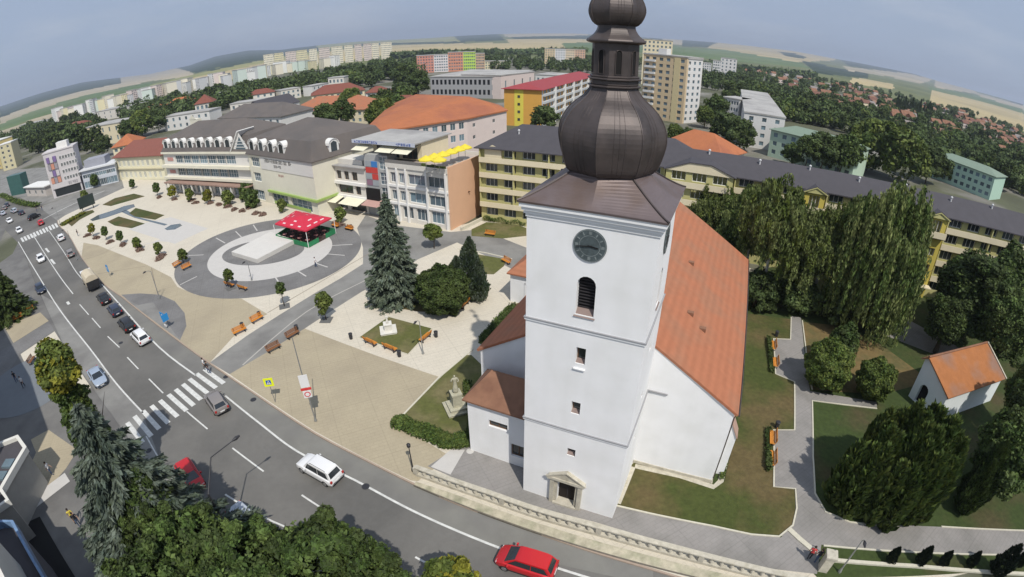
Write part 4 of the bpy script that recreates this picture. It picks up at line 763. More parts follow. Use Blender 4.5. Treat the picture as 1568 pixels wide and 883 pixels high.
# yellow parasols on the terrace
ym_ = M('yellow_canvas', (.70, .57, .05), .7, .05); um = MB()
for k in range(8):
    a, b = k*math.pi/4, (k+1)*math.pi/4; um.face([(1.7*math.cos(a), 1.7*math.sin(a), 2.3), (1.7*math.cos(b), 1.7*math.sin(b), 2.3), (0, 0, 3.0)]); um.face([(1.7*math.cos(a), 1.7*math.sin(a), 2.1), (1.7*math.cos(b), 1.7*math.sin(b), 2.1), (1.7*math.cos(b), 1.7*math.sin(b), 2.3), (1.7*math.cos(a), 1.7*math.sin(a), 2.3)])
um.v = [(v[0]*.78, v[1]*.78, v[2]) for v in um.v]; umm = um.mesh('canopy', ym_); upm = MB().tube([(0, 0, 0), (0, 0, 2.95)], .04, 6).lathe([(.35, 0), (.35, .08), (.1, .12)], 8).mesh('pole', metal)
for i, (px, py) in enumerate([(652, 243), (665, 239), (678, 236), (690, 232), (702, 228), (712, 225), (672, 244)]):
    g = G(px, py, 13.4); r = E('parasol', (g[0], g[1], 11.05), i*.3, label='bright yellow parasol on the roof terrace beside the peach wall', category='parasol', group='yellow parasols crowded on the roof terrace'); O('canopy', umm, r); O('pole', upm, r)
# lower white shops, left part
sh, _ = building('shop_building', at(.2, .5), at(11.2, .5), 11, 9.4, pw2, {'f': [(1.0, 1.9, 6.6, 8.4), (2.8, 4.2, 6.6, 8.4), (5.0, 6.4, 6.6, 8.4), (7.2, 8.8, 6.6, 8.4), (1.2, 2.3, 3.7, 5.5), (3.0, 7.2, 3.7, 5.5), (7.9, 9.4, 3.7, 5.5), (.8, 5.0, .2, 2.6), (6.0, 10.4, .2, 2.6)]}, 'low white shop building with open upper bays and cream awnings beside the stair tower', 'building', wk=dict(nx=2, fm=framed), rev=.4)
O('flat_roof', MB().box(-.3, 11.3, -.6, 11.2, 9.4, 9.6), sh, mat=flatr); O('bay_roof', MB().box(1.5, 9.5, 1.0, 5, 9.6, 10.6), sh, mat=pw2); O('floor_band', MB().box(0, 11, -.4, 0, 5.7, 6.3).box(0, 11, -.4, 0, 2.8, 3.4), sh, mat=MATS['white_render'])
for a, b in ((-1.2, 4.6), (5.4, 10.8)):
    mb = MB(); slab(mb, (a, -3.0, 2.5), (b, -3.0, 2.5), (b, -.4, 3.1), (a, -.4, 3.1), .05); O('awning', mb, sh, mat=aw)
aw2 = M('dusty_pink_awning', (.45, .28, .24), .8, .1)
mb = MB(); slab(mb, (.2, -2.4, 2.7), (6.4, -2.4, 2.7), (6.4, 0, 3.4), (.2, 0, 3.4), .05); O('awning', mb, gt, mat=aw2)
# ------------------------------------------------------------------ mansard building (main range and wing)
mw = M('mansard_white_render', (.66, .64, .60), .85, .05, .5); myw = M('pale_yellow_render', (.70, .67, .55), .85, .05, .5)
def mansard(mb, X, Y, z, h1=3.6, in1=1.5, h2=3.0, ov=.4, mi=0):
    a = [(-ov, -ov, z), (X+ov, -ov, z), (X+ov, Y+ov, z), (-ov, Y+ov, z)]; b = [(in1, in1, z+h1), (X-in1, in1, z+h1), (X-in1, Y-in1, z+h1), (in1, Y-in1, z+h1)]
    for i in range(4): j = (i+1) % 4; mb.face([a[i], a[j], b[j], b[i]], mi); mb.face([(a[i][0], a[i][1], z-.2), (a[j][0], a[j][1], z-.2), a[j], a[i]], mi)
    r = min(X, Y)/2-in1*.6; P = (r+in1, Y/2, z+h1+h2); Q = (X-r-in1, Y/2, z+h1+h2)
    for f in ([b[0], b[1], Q, P], [b[2], b[3], P, Q], [b[1], b[2], Q], [b[3], b[0], P]): mb.face(f, mi)
dm_w = M('dormer_white', (.70, .69, .66), .8, .04)
def dormer_meshes(w=1.9, h=2.5):
    mb = MB(); w2 = w/2; n = 8
    arc = [(w2*math.cos(math.pi*i/n), h-w2*.9+w2*.9*math.sin(math.pi*i/n)) for i in range(n+1)]
    mb.face([(-w2, 0, 0), (w2, 0, 0)]+[(x, 0, z) for x, z in arc]); prof = [(w2, 0)]+arc+[(-w2, 0)]
    for i in range(len(prof)-1): (x, z), (x1, z1) = prof[i], prof[i+1]; mb.face([(x, 0, z), (x, 2.2, z), (x1, 2.2, z1), (x1, 0, z1)])
    hood = MB()
    for i in range(n): (x, z), (x1, z1) = arc[i], arc[i+1]; k = 1.14; hood.face([(x*k, -.18, h-w2*.9+(z-h+w2*.9)*k), (x*k, 2.3, h-w2*.9+(z-h+w2*.9)*k), (x1*k, 2.3, h-w2*.9+(z1-h+w2*.9)*k), (x1*k, -.18, h-w2*.9+(z1-h+w2*.9)*k)]); hood.face([(x*k, -.18, h-w2*.9+(z-h+w2*.9)*k), (x1*k, -.18, h-w2*.9+(z1-h+w2*.9)*k), (x1, -.1, z1), (x, -.1, z)])
    p = MB(); p.face([(-w2*.62, -.03, .55), (w2*.62, -.03, .55), (w2*.62, -.03, h-.7), (0, -.03, h-.32), (-w2*.62, -.03, h-.7)])
    return mb.mesh('dormer', dm_w), hood.mesh('dormer_hood', dm_w), p.mesh('pane', glass)
DM = dormer_meshes(2.5, 3.2)
def put_dormer(root, x, y, z, rz=0): o = O('dormer', DM[0], root, (x, y, z), rz); O('dormer_hood', DM[1], o); O('pane', DM[2], o)
ma, mb_ = (-95.5, 120.0), (-60.4, 107.4)
hf = [(a, b, c, d) for (a, b, c, d) in grid(37.3, 7, 3.9, 5.0, 2.1, 5.8, 2, 3.4)]; hf = [q for q in hf if q[1] < 37]; hf += grid(37.3, 9, 3.0, .5, 2.6, 1, 1)
mn, mX = building('mansard_building', ma, mb_, 16, 11.6, mw, {'f': hf, 'l': grid(16, 4, 1.6, 5.1, 2, 1, 2, 3.3)}, 'long white building with grey brown mansard roof and a row of arched dormers', 'building', wk=dict(nx=4, nz=2, gm=glassb), rev=.35)
m2 = MB(); mansard(m2, mX, 16, 11.62); O('roof', m2, mn, mat=mansm)
for i in range(8): put_dormer(mn, 2.0+i*3.9, .15, 11.7)
O('floor_band', MB().box(-.3, mX, -1.1, -.02, 7.35, 8.1).box(-.3, mX, -1.1, -.02, 4.2, 4.8).box(-.3, mX, -.6, -.02, 11.1, 11.6), mn, mat=myw)
for i in range(0): O('buttress_pier', MB().box(6.6+i*5, 6.9+i*5, -.5, 0, 4.8, 11.1), mn, mat=M('dark_pier', (.10, .10, .12), .6, .1))
O('arcade_roof', MB().box(2, mX, -3.0, -.02, 3.5, 3.8), mn, mat=M('brown_arcade_roof', (.30, .20, .16), .8, .1))
for i in range(9): u = 2.5+i*4.1; O('arcade_column', MB().box(u-.18, u+.18, -2.9, -2.55, 0, 3.5), mn, mat=mw)
for z in (5.6, 9.1): O('sign_panel', MB().box(1.9, 4.6, -.14, -.02, z, z+.9), mn, mat=M('pink_sign', (.50, .25, .22), .7, .1))
wa, wb = (-60.6, 106.6), (-38.9, 92.7)
hw_ = [(1.2, 5.0, 8.4, 10.6), (1.2, 4.6, 4.9, 7.0), (.8, 4.8, .4, 2.8), (8.2, 14.8, .4, 2.8), (16.0, 23.6, .4, 2.8)]
wg, wX = building('mansard_building', wa, wb, 21, 11.4, myw, {'f': hw_, 'r': []}, 'pale yellow corner building with brown mansard roof and dark sign band facing the square', 'building', wk=dict(nx=4, nz=2, gm=glassb), rev=.35)
m2 = MB(); mansard(m2, wX, 21, 11.42, 3.6, 1.7, 3.0); O('roof', m2, wg, mat=mansm)
for i in range(4): put_dormer(wg, 2.2+i*4.2, .15, 11.5)
put_dormer(wg, wX-.1, 6, 11.5, math.pi/2)
O('sign_band', MB().box(5.6, wX-.02, -.1, -.02, 8.2, 11.3), wg, mat=mw)
O('lettering', glyphs(MB(), 7.4, 18.5, -.11, 9.9, 10.7, 18), wg, mat=black); O('lettering', glyphs(MB(), 11.2, 14.2, -.11, 8.9, 9.5, 5), wg, mat=black); O('lettering', glyphs(MB(), 12.5, 14.6, -.03, 7.0, 7.5, 5), wg, mat=M('dusty_red_letters', (.35, .12, .10), .7, 0))
grn = M('lime_green_fascia', (.30, .42, .12), .6, .1)
O('shop_fascia', MB().box(7.4, wX, -.5, -.02, 3.1, 3.55).box(wX, wX+.4, -.5, 8, 3.1, 3.55), wg, mat=grn); O('shop_sign', MB().box(9.0, 23.0, -.12, -.03, .5, 1.1), wg, mat=grn)
# gable between range and wing
mb = MB(); mb.face([(-.3, -.1, 11.4), (6.5, -.1, 11.4), (3.1, -.1, 16.2)]); slab(mb, (-.9, -.6, 11.2), (3.1, -.6, 16.6), (3.1, 5, 16.6), (-.9, 5, 11.2), .2); g_ = O('gable', mb, mn, (mX-6.0, 0, 0), mat=dm_w)
mb = MB().face([(1.2, -.14, 12.0), (5.0, -.14, 12.0), (3.1, -.14, 15.2)]); O('pane', mb, g_, mat=glassb)
mb = MB()
for z in (12.6, 13.3, 14.0): mb.box(1.2, 5.0, -.2, -.15, z, z+.12)
O('glazing_bar', mb, g_, mat=framew)
mb = MB().box(10, 13, 7, 9, 16.5, 20).face([(9.8, 6.9, 20), (13.2, 6.9, 20), (11.5, 6.9, 21.3)]); O('roof_lantern', mb, mn, (-7, 2, -1.5), mat=myw)
# cream building with red hip roof
ca, cb = (-135, 142), (-108, 134.5)
cg, cX = building('cream_building', ca, cb, 12, 8.2, M('cream_render', (.72, .68, .50), .85, .05, .5), {'f': grid(28, 9, 1.5, 4.9, 1.9, 1, 1)+grid(28, 9, 1.5, 1.0, 1.9, 1, 1)}, 'cream two storey building with dark red hipped roof at the far end of the square', 'building', wk=dict(nx=2, gm=M('curtained_glass', (.50, .50, .42), .4, .1, obr=.2)))
m2 = MB(); hiproof(m2, 0, cX, 0, 12, 8.22, 4.2, .7, 1, .6); O('roof', m2, cg, mat=M('dark_red_tile', (.22, .085, .065), .9, .1)); O('floor_band', MB().box(-.2, cX+.2, -.5, -.02, 3.9, 4.3).box(0, cX, -.4, -.02, 7.6, 8.2), cg, mat=M('cream_render_2', (.60, .55, .38), .85, .05))
# office block at the left end of the square, low blue wing
oa, ob = G(83, 304), G(128, 291)
og, oX = building('office_block', oa, ob, 9, 15.5, M('lilac_white_render', (.55, .52, .52), .85, .06), {'f': grid(21, 7, 1.6, 8.0, 1.1, .8, 3, 2.4)} if False else {'f': []}, 'white office block with orange corner strip and coloured balconies by the junction', 'building')
wn = [(.8, 1.6)]
for k in range(4):
    for i in range(6):
        u = 1.2+oX*.4+i*(oX*.56/6); z = 5.2+k*2.4; f_, p_ = winmesh(oX*.56/6-.25, 1.2, 2); f = O('window', f_, og, (u+.3, -.06, z+.6)); O('pane', p_, f)
for k in range(4):
    for i in range(3):
        O('coloured_panel', MB().box(oX*.08+i*oX*.11, oX*.08+(i+.9)*oX*.11, -.5, -.02, 5.0+k*2.4, 6.9+k*2.4), og, mat=[M('salmon_panel', (.55, .26, .18), .7, .1), M('violet_box', (.20, .14, .30), .7, .1), M('grey_box', (.30, .28, .30), .7, .1), MATS['lilac_white_render']][(k*3+i*2) % 4])
O('shop_fascia', MB().box(oX*.05, oX, -.4, -.02, 3.1, 4.9), og, mat=MATS['lilac_white_render']); O('shop_window', MB().box(oX*.1, oX*.95, -.1, -.02, .4, 2.9), og, mat=glass); O('corner_strip', MB().box(-.12, 0, 1.2, 3.6, 0, 15.5), og, mat=M('apricot_render', (.62, .42, .26), .85, .05))
O('roof_box', MB().box(oX*.45, oX*.8, 2, 6, 15.5, 18), og, mat=dm_w); O('parapet', MB().box(-.2, oX+.2, -.2, 9.2, 15.48, 15.9), og, mat=MATS['lilac_white_render']); O('lettering', glyphs(MB(), oX*.6, oX*.92, -.42, 3.5, 4.4, 5), og, mat=M('grey_letters', (.2, .2, .22), .7, 0))
ba, bb = G(131, 290), G(182, 278)
bl, bX = building('low_wing', ba, bb, 8, 6.4, M('blue_white_cladding', (.50, .53, .58), .7, .06), {'f': grid((Vector(bb)-Vector(ba)).length, 8, 1.8, 3.7, 1.3, .4, 1)+grid((Vector(bb)-Vector(ba)).length, 6, 2.6, .3, 2.2, .4, 1)}, 'low white shopping wing with blue glass next to the office block', 'building', wk=dict(gm=glassb))
O('roof_edge', MB().box(-.4, bX+.4, -.8, 8.3, 6.4, 6.9), bl, mat=M('pale_edge', (.62, .63, .64), .7, .05)); O('roof_box', MB().box(1, bX*.7, 2, 8, 6.9, 9.5), bl, mat=M('grey_blue_roof', (.30, .31, .35), .8, .1))
# green billboard kiosk left
ga, gb = G(18, 300), G(38, 296); kg, kX = building('glass_kiosk', ga, gb, 4, 8, M('green_glass_panel', (.05, .12, .11), .3, .2), {'f': []}, 'tall dark green glass box beside the junction', 'kiosk')
ga, gb = G(42, 300), G(72, 300); kg, kX = building('low_annex', ga, gb, 6, 3.4, M('grey_cream_render', (.50, .46, .42), .85, .08), {'f': grid((Vector(gb)-Vector(ga)).length, 3, 1.6, .8, 1.4, .3, 1)}, 'low grey annex with flat pale roof beside the office block', 'annex')
O('roof_edge', MB().box(-.5, kX+.5, -.6, 6.4, 3.4, 3.75), kg, mat=dm_w)
for (p, q, h, c, nm_) in (((-28, 262), (4, 258), 17, (.62, .50, .22), 'yellow apartment block at the far left edge of the view'), ((6, 262), (26, 256), 15, (.55, .50, .32), 'pale yellow apartment block beside the taller one at far left')):
    a = G(*p); b = G(*q); w_ = (Vector(b)-Vector(a)).length
    r_, X_ = building('apartment_block', a, b, 12, h, M('yellow_block_%d' % h, c, .85, .05), {'f': grid(w_, max(2, int(w_/3.2)), 1.5, 1.2, 1.4, .5, int(h/3), 2.9)}, nm_, 'building'); O('parapet', MB().box(-.2, X_+.2, -.2, 12.2, h, h+.5), r_, mat=dm_w)
# ------------------------------------------------------------------ pinkish building with big orange roof
bo, bX = building('school_building', (-37.5, 121.5), (-12.4, 142.5), 1.5, 11, pink, {'f': grid(32.7, 11, 1.7, 1.2, 1.9, .5, 3, 3.4)}, 'pale pink building with a broad orange tiled roof behind the shops', 'building', wk=dict(nx=2, gm=glassb))
O('rear_wall', MB().prism([(.4, 1.5), (32.4, 1.5), (49, 6.5), (54, 16), (49.5, 54), (34, 45)], 0, 10.9), bo, mat=pink)
mbw = MB(); ex, ey = bX, 0
facade(mbw, (bX, 0.01), (math.cos(R(14)), math.sin(R(14))), 18.6, 0, 11, [(2.4, 3.6, 7.9, 9.0), (2.4, 3.6, 4.4, 5.5), (11.6, 12.8, 7.9, 9.0), (11.6, 12.8, 4.4, 5.5)], .2); O('end_wall', mbw, bo, mat=pink)
for u, z in ((3, 8.45), (3, 4.95), (12.2, 8.45), (12.2, 4.95)): f_, p_ = winmesh(1.2, 1.1, 2); f = O('window', f_, bo, (bX+u*math.cos(R(14))-math.sin(R(14))*.12, u*math.sin(R(14))+.12, z), R(14)); O('pane', p_, f)
mb = MB(); e2_ = (bX+18.9*math.cos(R(14)), 18.9*math.sin(R(14))-.4); pts = [(-.6, -.6), (bX, -.6), e2_, (57, 16), (52, 58), (34, 49)]; rg = [(41, 43, 14.2), (45, 16, 14.8)]
z = 11.0
F = [[0, 1, 'q'], [1, 2, 'q'], [2, 3, 'q'], [3, 4, 'p', 'q'], [4, 5, 'p'], [5, 0, 'p'], [0, 'q', 'p']]; gp = lambda k: (pts[k][0], pts[k][1], z) if not isinstance(k, str) else (rg[0] if k == 'p' else rg[1])
for f in F: mb.face([gp(k) for k in f])
for i in range(6): a, b = pts[i], pts[(i+1) % 6]; mb.face([(a[0], a[1], z-.4), (b[0], b[1], z-.4), (b[0], b[1], z), (a[0], a[1], z)])
O('roof', mb, bo, mat=tileo)
# ------------------------------------------------------------------ orange and yellow block with red roof
of = M('orange_render', (.66, .36, .08), .85, .05, .5); oy = M('lemon_render', (.72, .62, .10), .85, .05)
a, b = (-2.7, 194.5), (11.2, 189.0); oo, oX2 = building('apartment_block', a, b, 88, 14.2, of, {'r': [(u-1.6, u+1.6, 1.2+k*2.8, 2.7+k*2.8) for k in range(5) for u in [4+i*4.2 for i in range(20)]]}, 'long apartment block with orange end wall, yellow strip and dark red roof', 'building', wk=dict(nx=3, gm=glassb), rev=.3)
O('yellow_strip', MB().box(oX2*.28, oX2*.52, -.06, -.01, 0, 14.1), oo, mat=oy); O('side_face', MB().box(oX2+.01, oX2+.05, .0, 1.2, 0, 14.2), oo, mat=MATS['blue_white_cladding'])
for k in range(4): f_, p_ = winmesh(1.0, 1.0, 1, fm=framed); f = O('window', f_, oo, (oX2*.4, -.12, 2.6+k*2.9)); O('pane', p_, f)
for k in range(5): O('balcony', MB().box(oX2, oX2+.9, 1, 87, .4+k*2.8, 1.3+k*2.8), oo, mat=M('grey_white_balcony', (.52, .54, .55), .8, .1))
for i in range(6): O('pilaster', MB().box(oX2, oX2+1.2, 14+i*14, 15+i*14, 0, 14.2), oo, mat=MATS['white_render'])
m2 = MB(); hiproof(m2, 0, oX2, 0, 88, 14.2, 2.2, .9, 0.6, .6, along='y'); O('roof', m2, oo, mat=M('crimson_sheet_roof', (.30, .055, .06), .7, .08))
# ------------------------------------------------------------------ mid-distance and far buildings (bearing, distance and roof height surveyed)
def far_block(name, pL, pR, dL, dR, depth, mat, label, roof=None, rh=0, floors=0, cols=0, group=None, cat='building', ww=1.5, wh=1.4, gm=glassb, ztop=None, rmat=None, ribs=None, under=0, side=0):
    A = AZ(pL[0], pL[1], dL) if dL else G(*pL, ztop); B = AZ(pR[0], pR[1], dR) if dR else G(*pR, ztop); h = ztop or max(3, (A[2]+B[2])/2); A, B = Vector(A[:2]), Vector(B[:2]); d = B-A; X = d.length; rz = math.atan2(d.y, d.x)
    root = E(name, (A.x, A.y, -under), rz, label=label, category=cat, group=group); h += under
    fh = (h-under-.8)/max(1, floors); hf = grid(X, cols, min(ww, X/cols*.62), under+.5+fh*.28, fh*.5, .3, floors, fh) if floors and cols else []
    mb = MB(); ns = int(depth/4) if side else 0; hs = grid(depth, ns, 1.4, under+.5+fh*.28, fh*.5, .5, floors, fh) if ns else []
    for s in 'frbl': o, u, W = sideframe(s, X, depth); facade(mb, o, u, W, 0, h, hf if s == 'f' else (hs if s in 'rl' else []), .25)
    mb.face([(0, 0, h), (X, 0, h), (X, depth, h), (0, depth, h)]); O('wall', mb, root, mat=mat)
    if hf: 
        for (a, b, c, e) in hf: g = MB()
        key = ('fp', round(hf[0][1]-hf[0][0], 1), round(hf[0][3]-hf[0][2], 1), gm.name)
        if key not in WM: w_, h_ = hf[0][1]-hf[0][0], hf[0][3]-hf[0][2]; WM[key] = MB().face([(-w_/2, .2, -h_/2), (w_/2, .2, -h_/2), (w_/2, .2, h_/2), (-w_/2, .2, h_/2)]).mesh('window', gm)
        if len(hf) <= 70:
            for (a, b, c, e) in hf: O('window', WM[key], root, ((a+b)/2, 0, (c+e)/2))
        else:
            mbw = MB()
            for (a, b, c, e) in hf: mbw.face([(a, .2, c), (b, .2, c), (b, .2, e), (a, .2, e)])
            O('windows', mbw, root, mat=gm, kind='stuff')
        if hs:
            mbw = MB()
            for (a, b, c, e) in hs: mbw.face([(X-.2, a, c), (X-.2, b, c), (X-.2, b, e), (X-.2, a, e)]); mbw.face([(.2, depth-a, c), (.2, depth-b, c), (.2, depth-b, e), (.2, depth-a, e)])
            O('windows', mbw, root, mat=gm, kind='stuff')
    if roof == 'hip': m2 = MB(); hiproof(m2, 0, X, 0, depth, h+.02, rh, .6, 1, 1, along='x' if X > depth else 'y'); O('roof', m2, root, mat=rmat)
    elif roof == 'gable': m2 = MB(); hiproof(m2, 0, X, 0, depth, h+.02, rh, .4, 0, 0, along='x' if X > depth else 'y'); O('roof', m2, root, mat=rmat)
    else: O('parapet', MB().box(-.25, X+.25, -.25, depth+.25, h, h+.5), root, mat=rmat or flatr)
    return root, X, h
tanm = M('tan_render', (.60, .47, .30), .85, .05); whm = M('block_white_render', (.66, .65, .63), .85, .05)
tr, tX, th_ = far_block('tower_block', (985, 100), (1052, 96), 232, 222, 16, tanm, 'tall tan and cream tower block with white balconies right of the spire', floors=10, cols=6, ww=1.8, ztop=28, side=1)
for k in range(10): O('balcony', MB().box(1.0, 6.2, -1.0, 0, .6+k*2.72, 1.5+k*2.72), tr, mat=whm)
O('yellow_strip', MB().box(tX*.72, tX*.86, -.15, -.01, 0, 28), tr, mat=M('ochre_strip', (.62, .52, .30), .85, .05)); O('roof_box', MB().box(5, 9, 4, 8, 28.5, 31), tr, mat=whm)
tr2, _, _ = far_block('tower_block', (1052, 97), (1076, 100), 222.5, 232, 14, whm, 'narrow white tower block joined to the tan one', floors=10, cols=3, ztop=27.5)
far_block('tower_block', (985, 62), (1030, 70), 420, 420, 16, crm, 'distant cream tower block rising behind the tan one', floors=11, cols=7, ztop=36)
far_block('house', (1012, 196), (1108, 216), 137, 128, 14, pw2, 'house with bright orange hipped roof behind the yellow building', 'hip', 4.5, 2, 7, rmat=tileo, ztop=6.5)
far_block('apartment_block', (1140, 172), (1202, 186), 187, 188, 110, whm, 'plain white slab block with long grey flat roof seen end on', floors=4, cols=3, ztop=12, side=1)
far_block('apartment_block', (1108, 137), (1134, 143), 236, 232, 12, whm, 'white apartment block half hidden by trees beside the tall slab', floors=4, cols=6, ztop=12)
far_block('low_building', (1150, 128), (1182, 134), 350, 346, 12, whm, 'low white building with red roof between the trees', 'hip', 1.5, 1, 4, rmat=tiler, ztop=7)
gm_ = M('pale_green_render', (.44, .56, .44), .85, .05); grm = M('green_sheet_roof', (.20, .26, .20), .7, .08)
far_block('apartment_block', (1180, 205), (1312, 232), 176, 165, 13, gm_, 'pale green building with green sheet roof behind the dark roofed block', 'hip', 2.0, 3, 9, rmat=grm, ztop=9.2)
far_block('apartment_block', (1425, 248), (1522, 278), 214, 204, 12, M('mint_render', (.40, .56, .46), .85, .05), 'mint green building with dull green roof among trees at right', 'hip', 1.8, 3, 10, rmat=grm, ztop=8.5)
far_block('shopping_hall', (659, 118), (766, 118), None, None, 60, M('hall_cladding', (.34, .34, .35), .8, .08), 'wide grey commercial hall with band of dark windows', floors=2, cols=16, ztop=12, gm=M('dark_glass', (.02, .022, .026), .2, .1))
far_block('shopping_hall', (767, 116), (818, 110), None, None, 26, pink, 'pale pink hall attached to the grey commercial hall', floors=1, cols=4, ztop=12.8)
far_block('shopping_hall', (820, 108), (880, 108), 360, 350, 25, whm, 'low white flat roofed hall behind the orange block', floors=1, cols=8, ztop=8)
pk = [((638, 90), (664, 92), (.58, .26, .20), 'salmon'), ((664, 86), (686, 86), (.66, .62, .62), 'white'), ((686, 84), (709, 83), (.60, .27, .18), 'coral'), ((709, 84), (728, 82), (.45, .62, .12), 'lime green'), ((728, 84), (742, 84), (.50, .35, .24), 'brown striped')]
for a, b, c, n_ in pk: far_block('apartment_block', a, b, 545, 545, 14, M('render_'+n_.replace(' ', '_'), c, .85, .05), '%s section of the colourful apartment row left of the spire' % n_, floors=6, cols=6, ztop=18+2*(n_ in ('coral', 'lime green')))
far_block('apartment_block', (742, 96), (776, 96), 560, 560, 12, M('cream_far', (.66, .62, .44), .85, .05), 'small cream block right of the lime green section', floors=3, cols=8, ztop=9)
for i, (a, b, c) in enumerate([((834, 83), (850, 82), (.62, .50, .32)), ((850, 80), (866, 80), (.66, .66, .66)), ((866, 82), (880, 82), (.70, .58, .42)), ((880, 84), (896, 86), (.60, .40, .28))]): far_block('apartment_block', a, b, 700, 700, 14, M('render_k%d' % i, c, .85, .05), '%s apartment block standing in the trees left of the spire' % ['tan', 'grey white', 'cream', 'terracotta striped'][i], floors=6, cols=4, ztop=20)
for i, (a, b, zt) in enumerate([((1092, 92), (1106, 90), 20), ((1104, 88), (1129, 90), 24), ((1075, 96), (1090, 95), 16)]): far_block('apartment_block', a, b, 620, 620, 13, whm, ['low cream slab', 'tall white block', 'pale block'][i]+' standing among trees right of the tower blocks', floors=6, cols=4, ztop=zt)
# old-town roofs between the mansard building and the apartments (front eave surveyed at roof height)
rm = lambda k: (tileo, tiler, tile, mansm, flatr, slate)[k]
old = [((444, 170), (556, 167), 20, 6.5, 2, 'hip', 5.0, 'broad low house with red orange hip roof behind the mansard building'), ((477, 146), (558, 137), 18, 7, 1, 'hip', 4.5, 'long red roofed house behind the old town trees'),
 ((405, 168), (458, 155), 14, 8, 5, 'gable', 4.5, 'dark grey roof with small white dormers behind the mansard building'), ((335, 181), (430, 178), 18, 9, 3, 'hip', 4.5, 'dusty brownish roof just behind the mansard range'), ((352, 160), (418, 152), 12, 8, 4, None, 0, 'flat roofed white building with arched openings in the old town'),
 ((298, 160), (326, 155), 12, 10, 1, 'hip', 5, 'tall white house with steep red roof'), ((250, 180), (320, 170), 12, 8, 4, None, 0, 'long pale flat roofed building behind the mansard range'), ((172, 226), (206, 219), 12, 6, 0, 'hip', 4, 'house with faded orange roof left of the red hipped roof'), ((132, 196), (182, 188), 16, 11, 4, None, 0, 'white and salmon office block in the trees at left'),
 ((146, 172), (202, 162), 20, 9, 4, None, 0, 'grey flat roofed hall below the apartment row'), ((214, 168), (238, 165), 12, 6, 0, 'hip', 3, 'small house with pale orange roof near the apartment row'), ((345, 142), (375, 138), 12, 6, 1, 'hip', 3, 'small house with brick red roof near the apartment row'), ((502, 120), (526, 118), 12, 10, 4, None, 0, 'white cube building above the red roofs'), ((478, 132), (503, 127), 9, 7, 4, None, 0, 'low white annex beside the white cube building'),
 ((590, 158), (640, 156), 10, 5, 1, 'hip', 3, 'small white house with red roof hidden in old town trees'), ((560, 142), (592, 140), 10, 6, 1, 'hip', 3, 'small house with brownish roof in the old town trees'), ((30, 192), (62, 186), 14, 7, 4, None, 0, 'low white hall beyond the trees at far left'), ((0, 208), (26, 201), 14, 7, 4, None, 0, 'low grey hall at the far left edge'),
 ((255, 160), (290, 154), 12, 8, 0, 'hip', 3.5, 'house with orange roof among the trees left of the steep red roof'), ((380, 146), (420, 140), 12, 7, 1, 'hip', 3, 'red roofed house in the park belt'), ((430, 139), (460, 134), 12, 7, 4, None, 0, 'flat roofed pale building in the park belt'), ((300, 148), (335, 143), 12, 8, 4, None, 0, 'long white low building below the apartment row'), ((195, 186), (235, 179), 12, 7, 1, 'hip', 3.5, 'red roofed house left of the tall green trees'), ((100, 196), (125, 192), 12, 8, 1, 'hip', 3, 'red roofed house at the edge of the left wood')]
for a, b, dep, z, k, rf, rh, lb in old: r_, X_, h_ = far_block('old_town_house', a, b, None, None, dep, [pw2, whm, crm][len(lb) % 3], lb, rf, rh, 2, max(4, int((b[0]-a[0])/9)), rmat=rm(k), ztop=z)
# rows of panel apartment blocks on the left horizon
cols_ = [('white', (.76, .76, .73)), ('cream', (.74, .69, .56)), ('pale pink', (.66, .57, .53)), ('pale yellow', (.70, .64, .43)), ('grey white', (.60, .61, .62)), ('mint', (.58, .66, .60))]
x = 82; i = 0; rr = random.Random(4)
def rowy(x): return float(np.interp(x, [82, 126, 160, 201, 234, 276, 319, 375, 400, 424, 466, 499, 560], [181, 172, 163, 155, 150, 137, 128, 120, 111, 105, 100, 96, 90]))
while x < 520:
    w = rr.uniform(4, 9); n_, c = cols_[rr.choice([0, 0, 1, 1, 2, 3, 4, 5])]; ya_ = rowy(x)+6; dist = 1000+rr.uniform(-60, 60); g0 = G(x, ya_+2); dist = min(1150, math.hypot(*g0)); zt = rr.choice([15, 17, 17, 20])
    far_block('panel_block', (x, ya_), (x+w, rowy(x+w)+6), dist, dist*rr.uniform(.97, 1.03), 13, M('panel_'+n_.replace(' ', '_'), c, .85, .04), '%s panel apartment block in the long row on the left horizon' % n_, floors=8, cols=max(3, int(w/2.2)), ztop=zt, group='panel apartment blocks on the left horizon', gm=M('far_glass', (.14, .15, .16), .3, .2, obr=.4)); x += w+rr.choice([.5, 1.5, 3]); i += 1
x = 405
while x < 600:
    w = rr.uniform(9, 17); n_, c = cols_[rr.choice([1, 3, 1, 2])]; ya_ = rowy(x)-8; far_block('panel_block', (x, ya_), (x+w, rowy(x+w)-8), 1130, 1130, 13, M('panel_'+n_.replace(' ', '_'), c, .85, .04), '%s panel apartment block in the second row beyond the park' % n_, floors=8, cols=max(3, int(w/2)), ztop=36, group='panel apartment blocks in the second row', gm=MATS['far_glass']); x += w+rr.choice([1, 3])
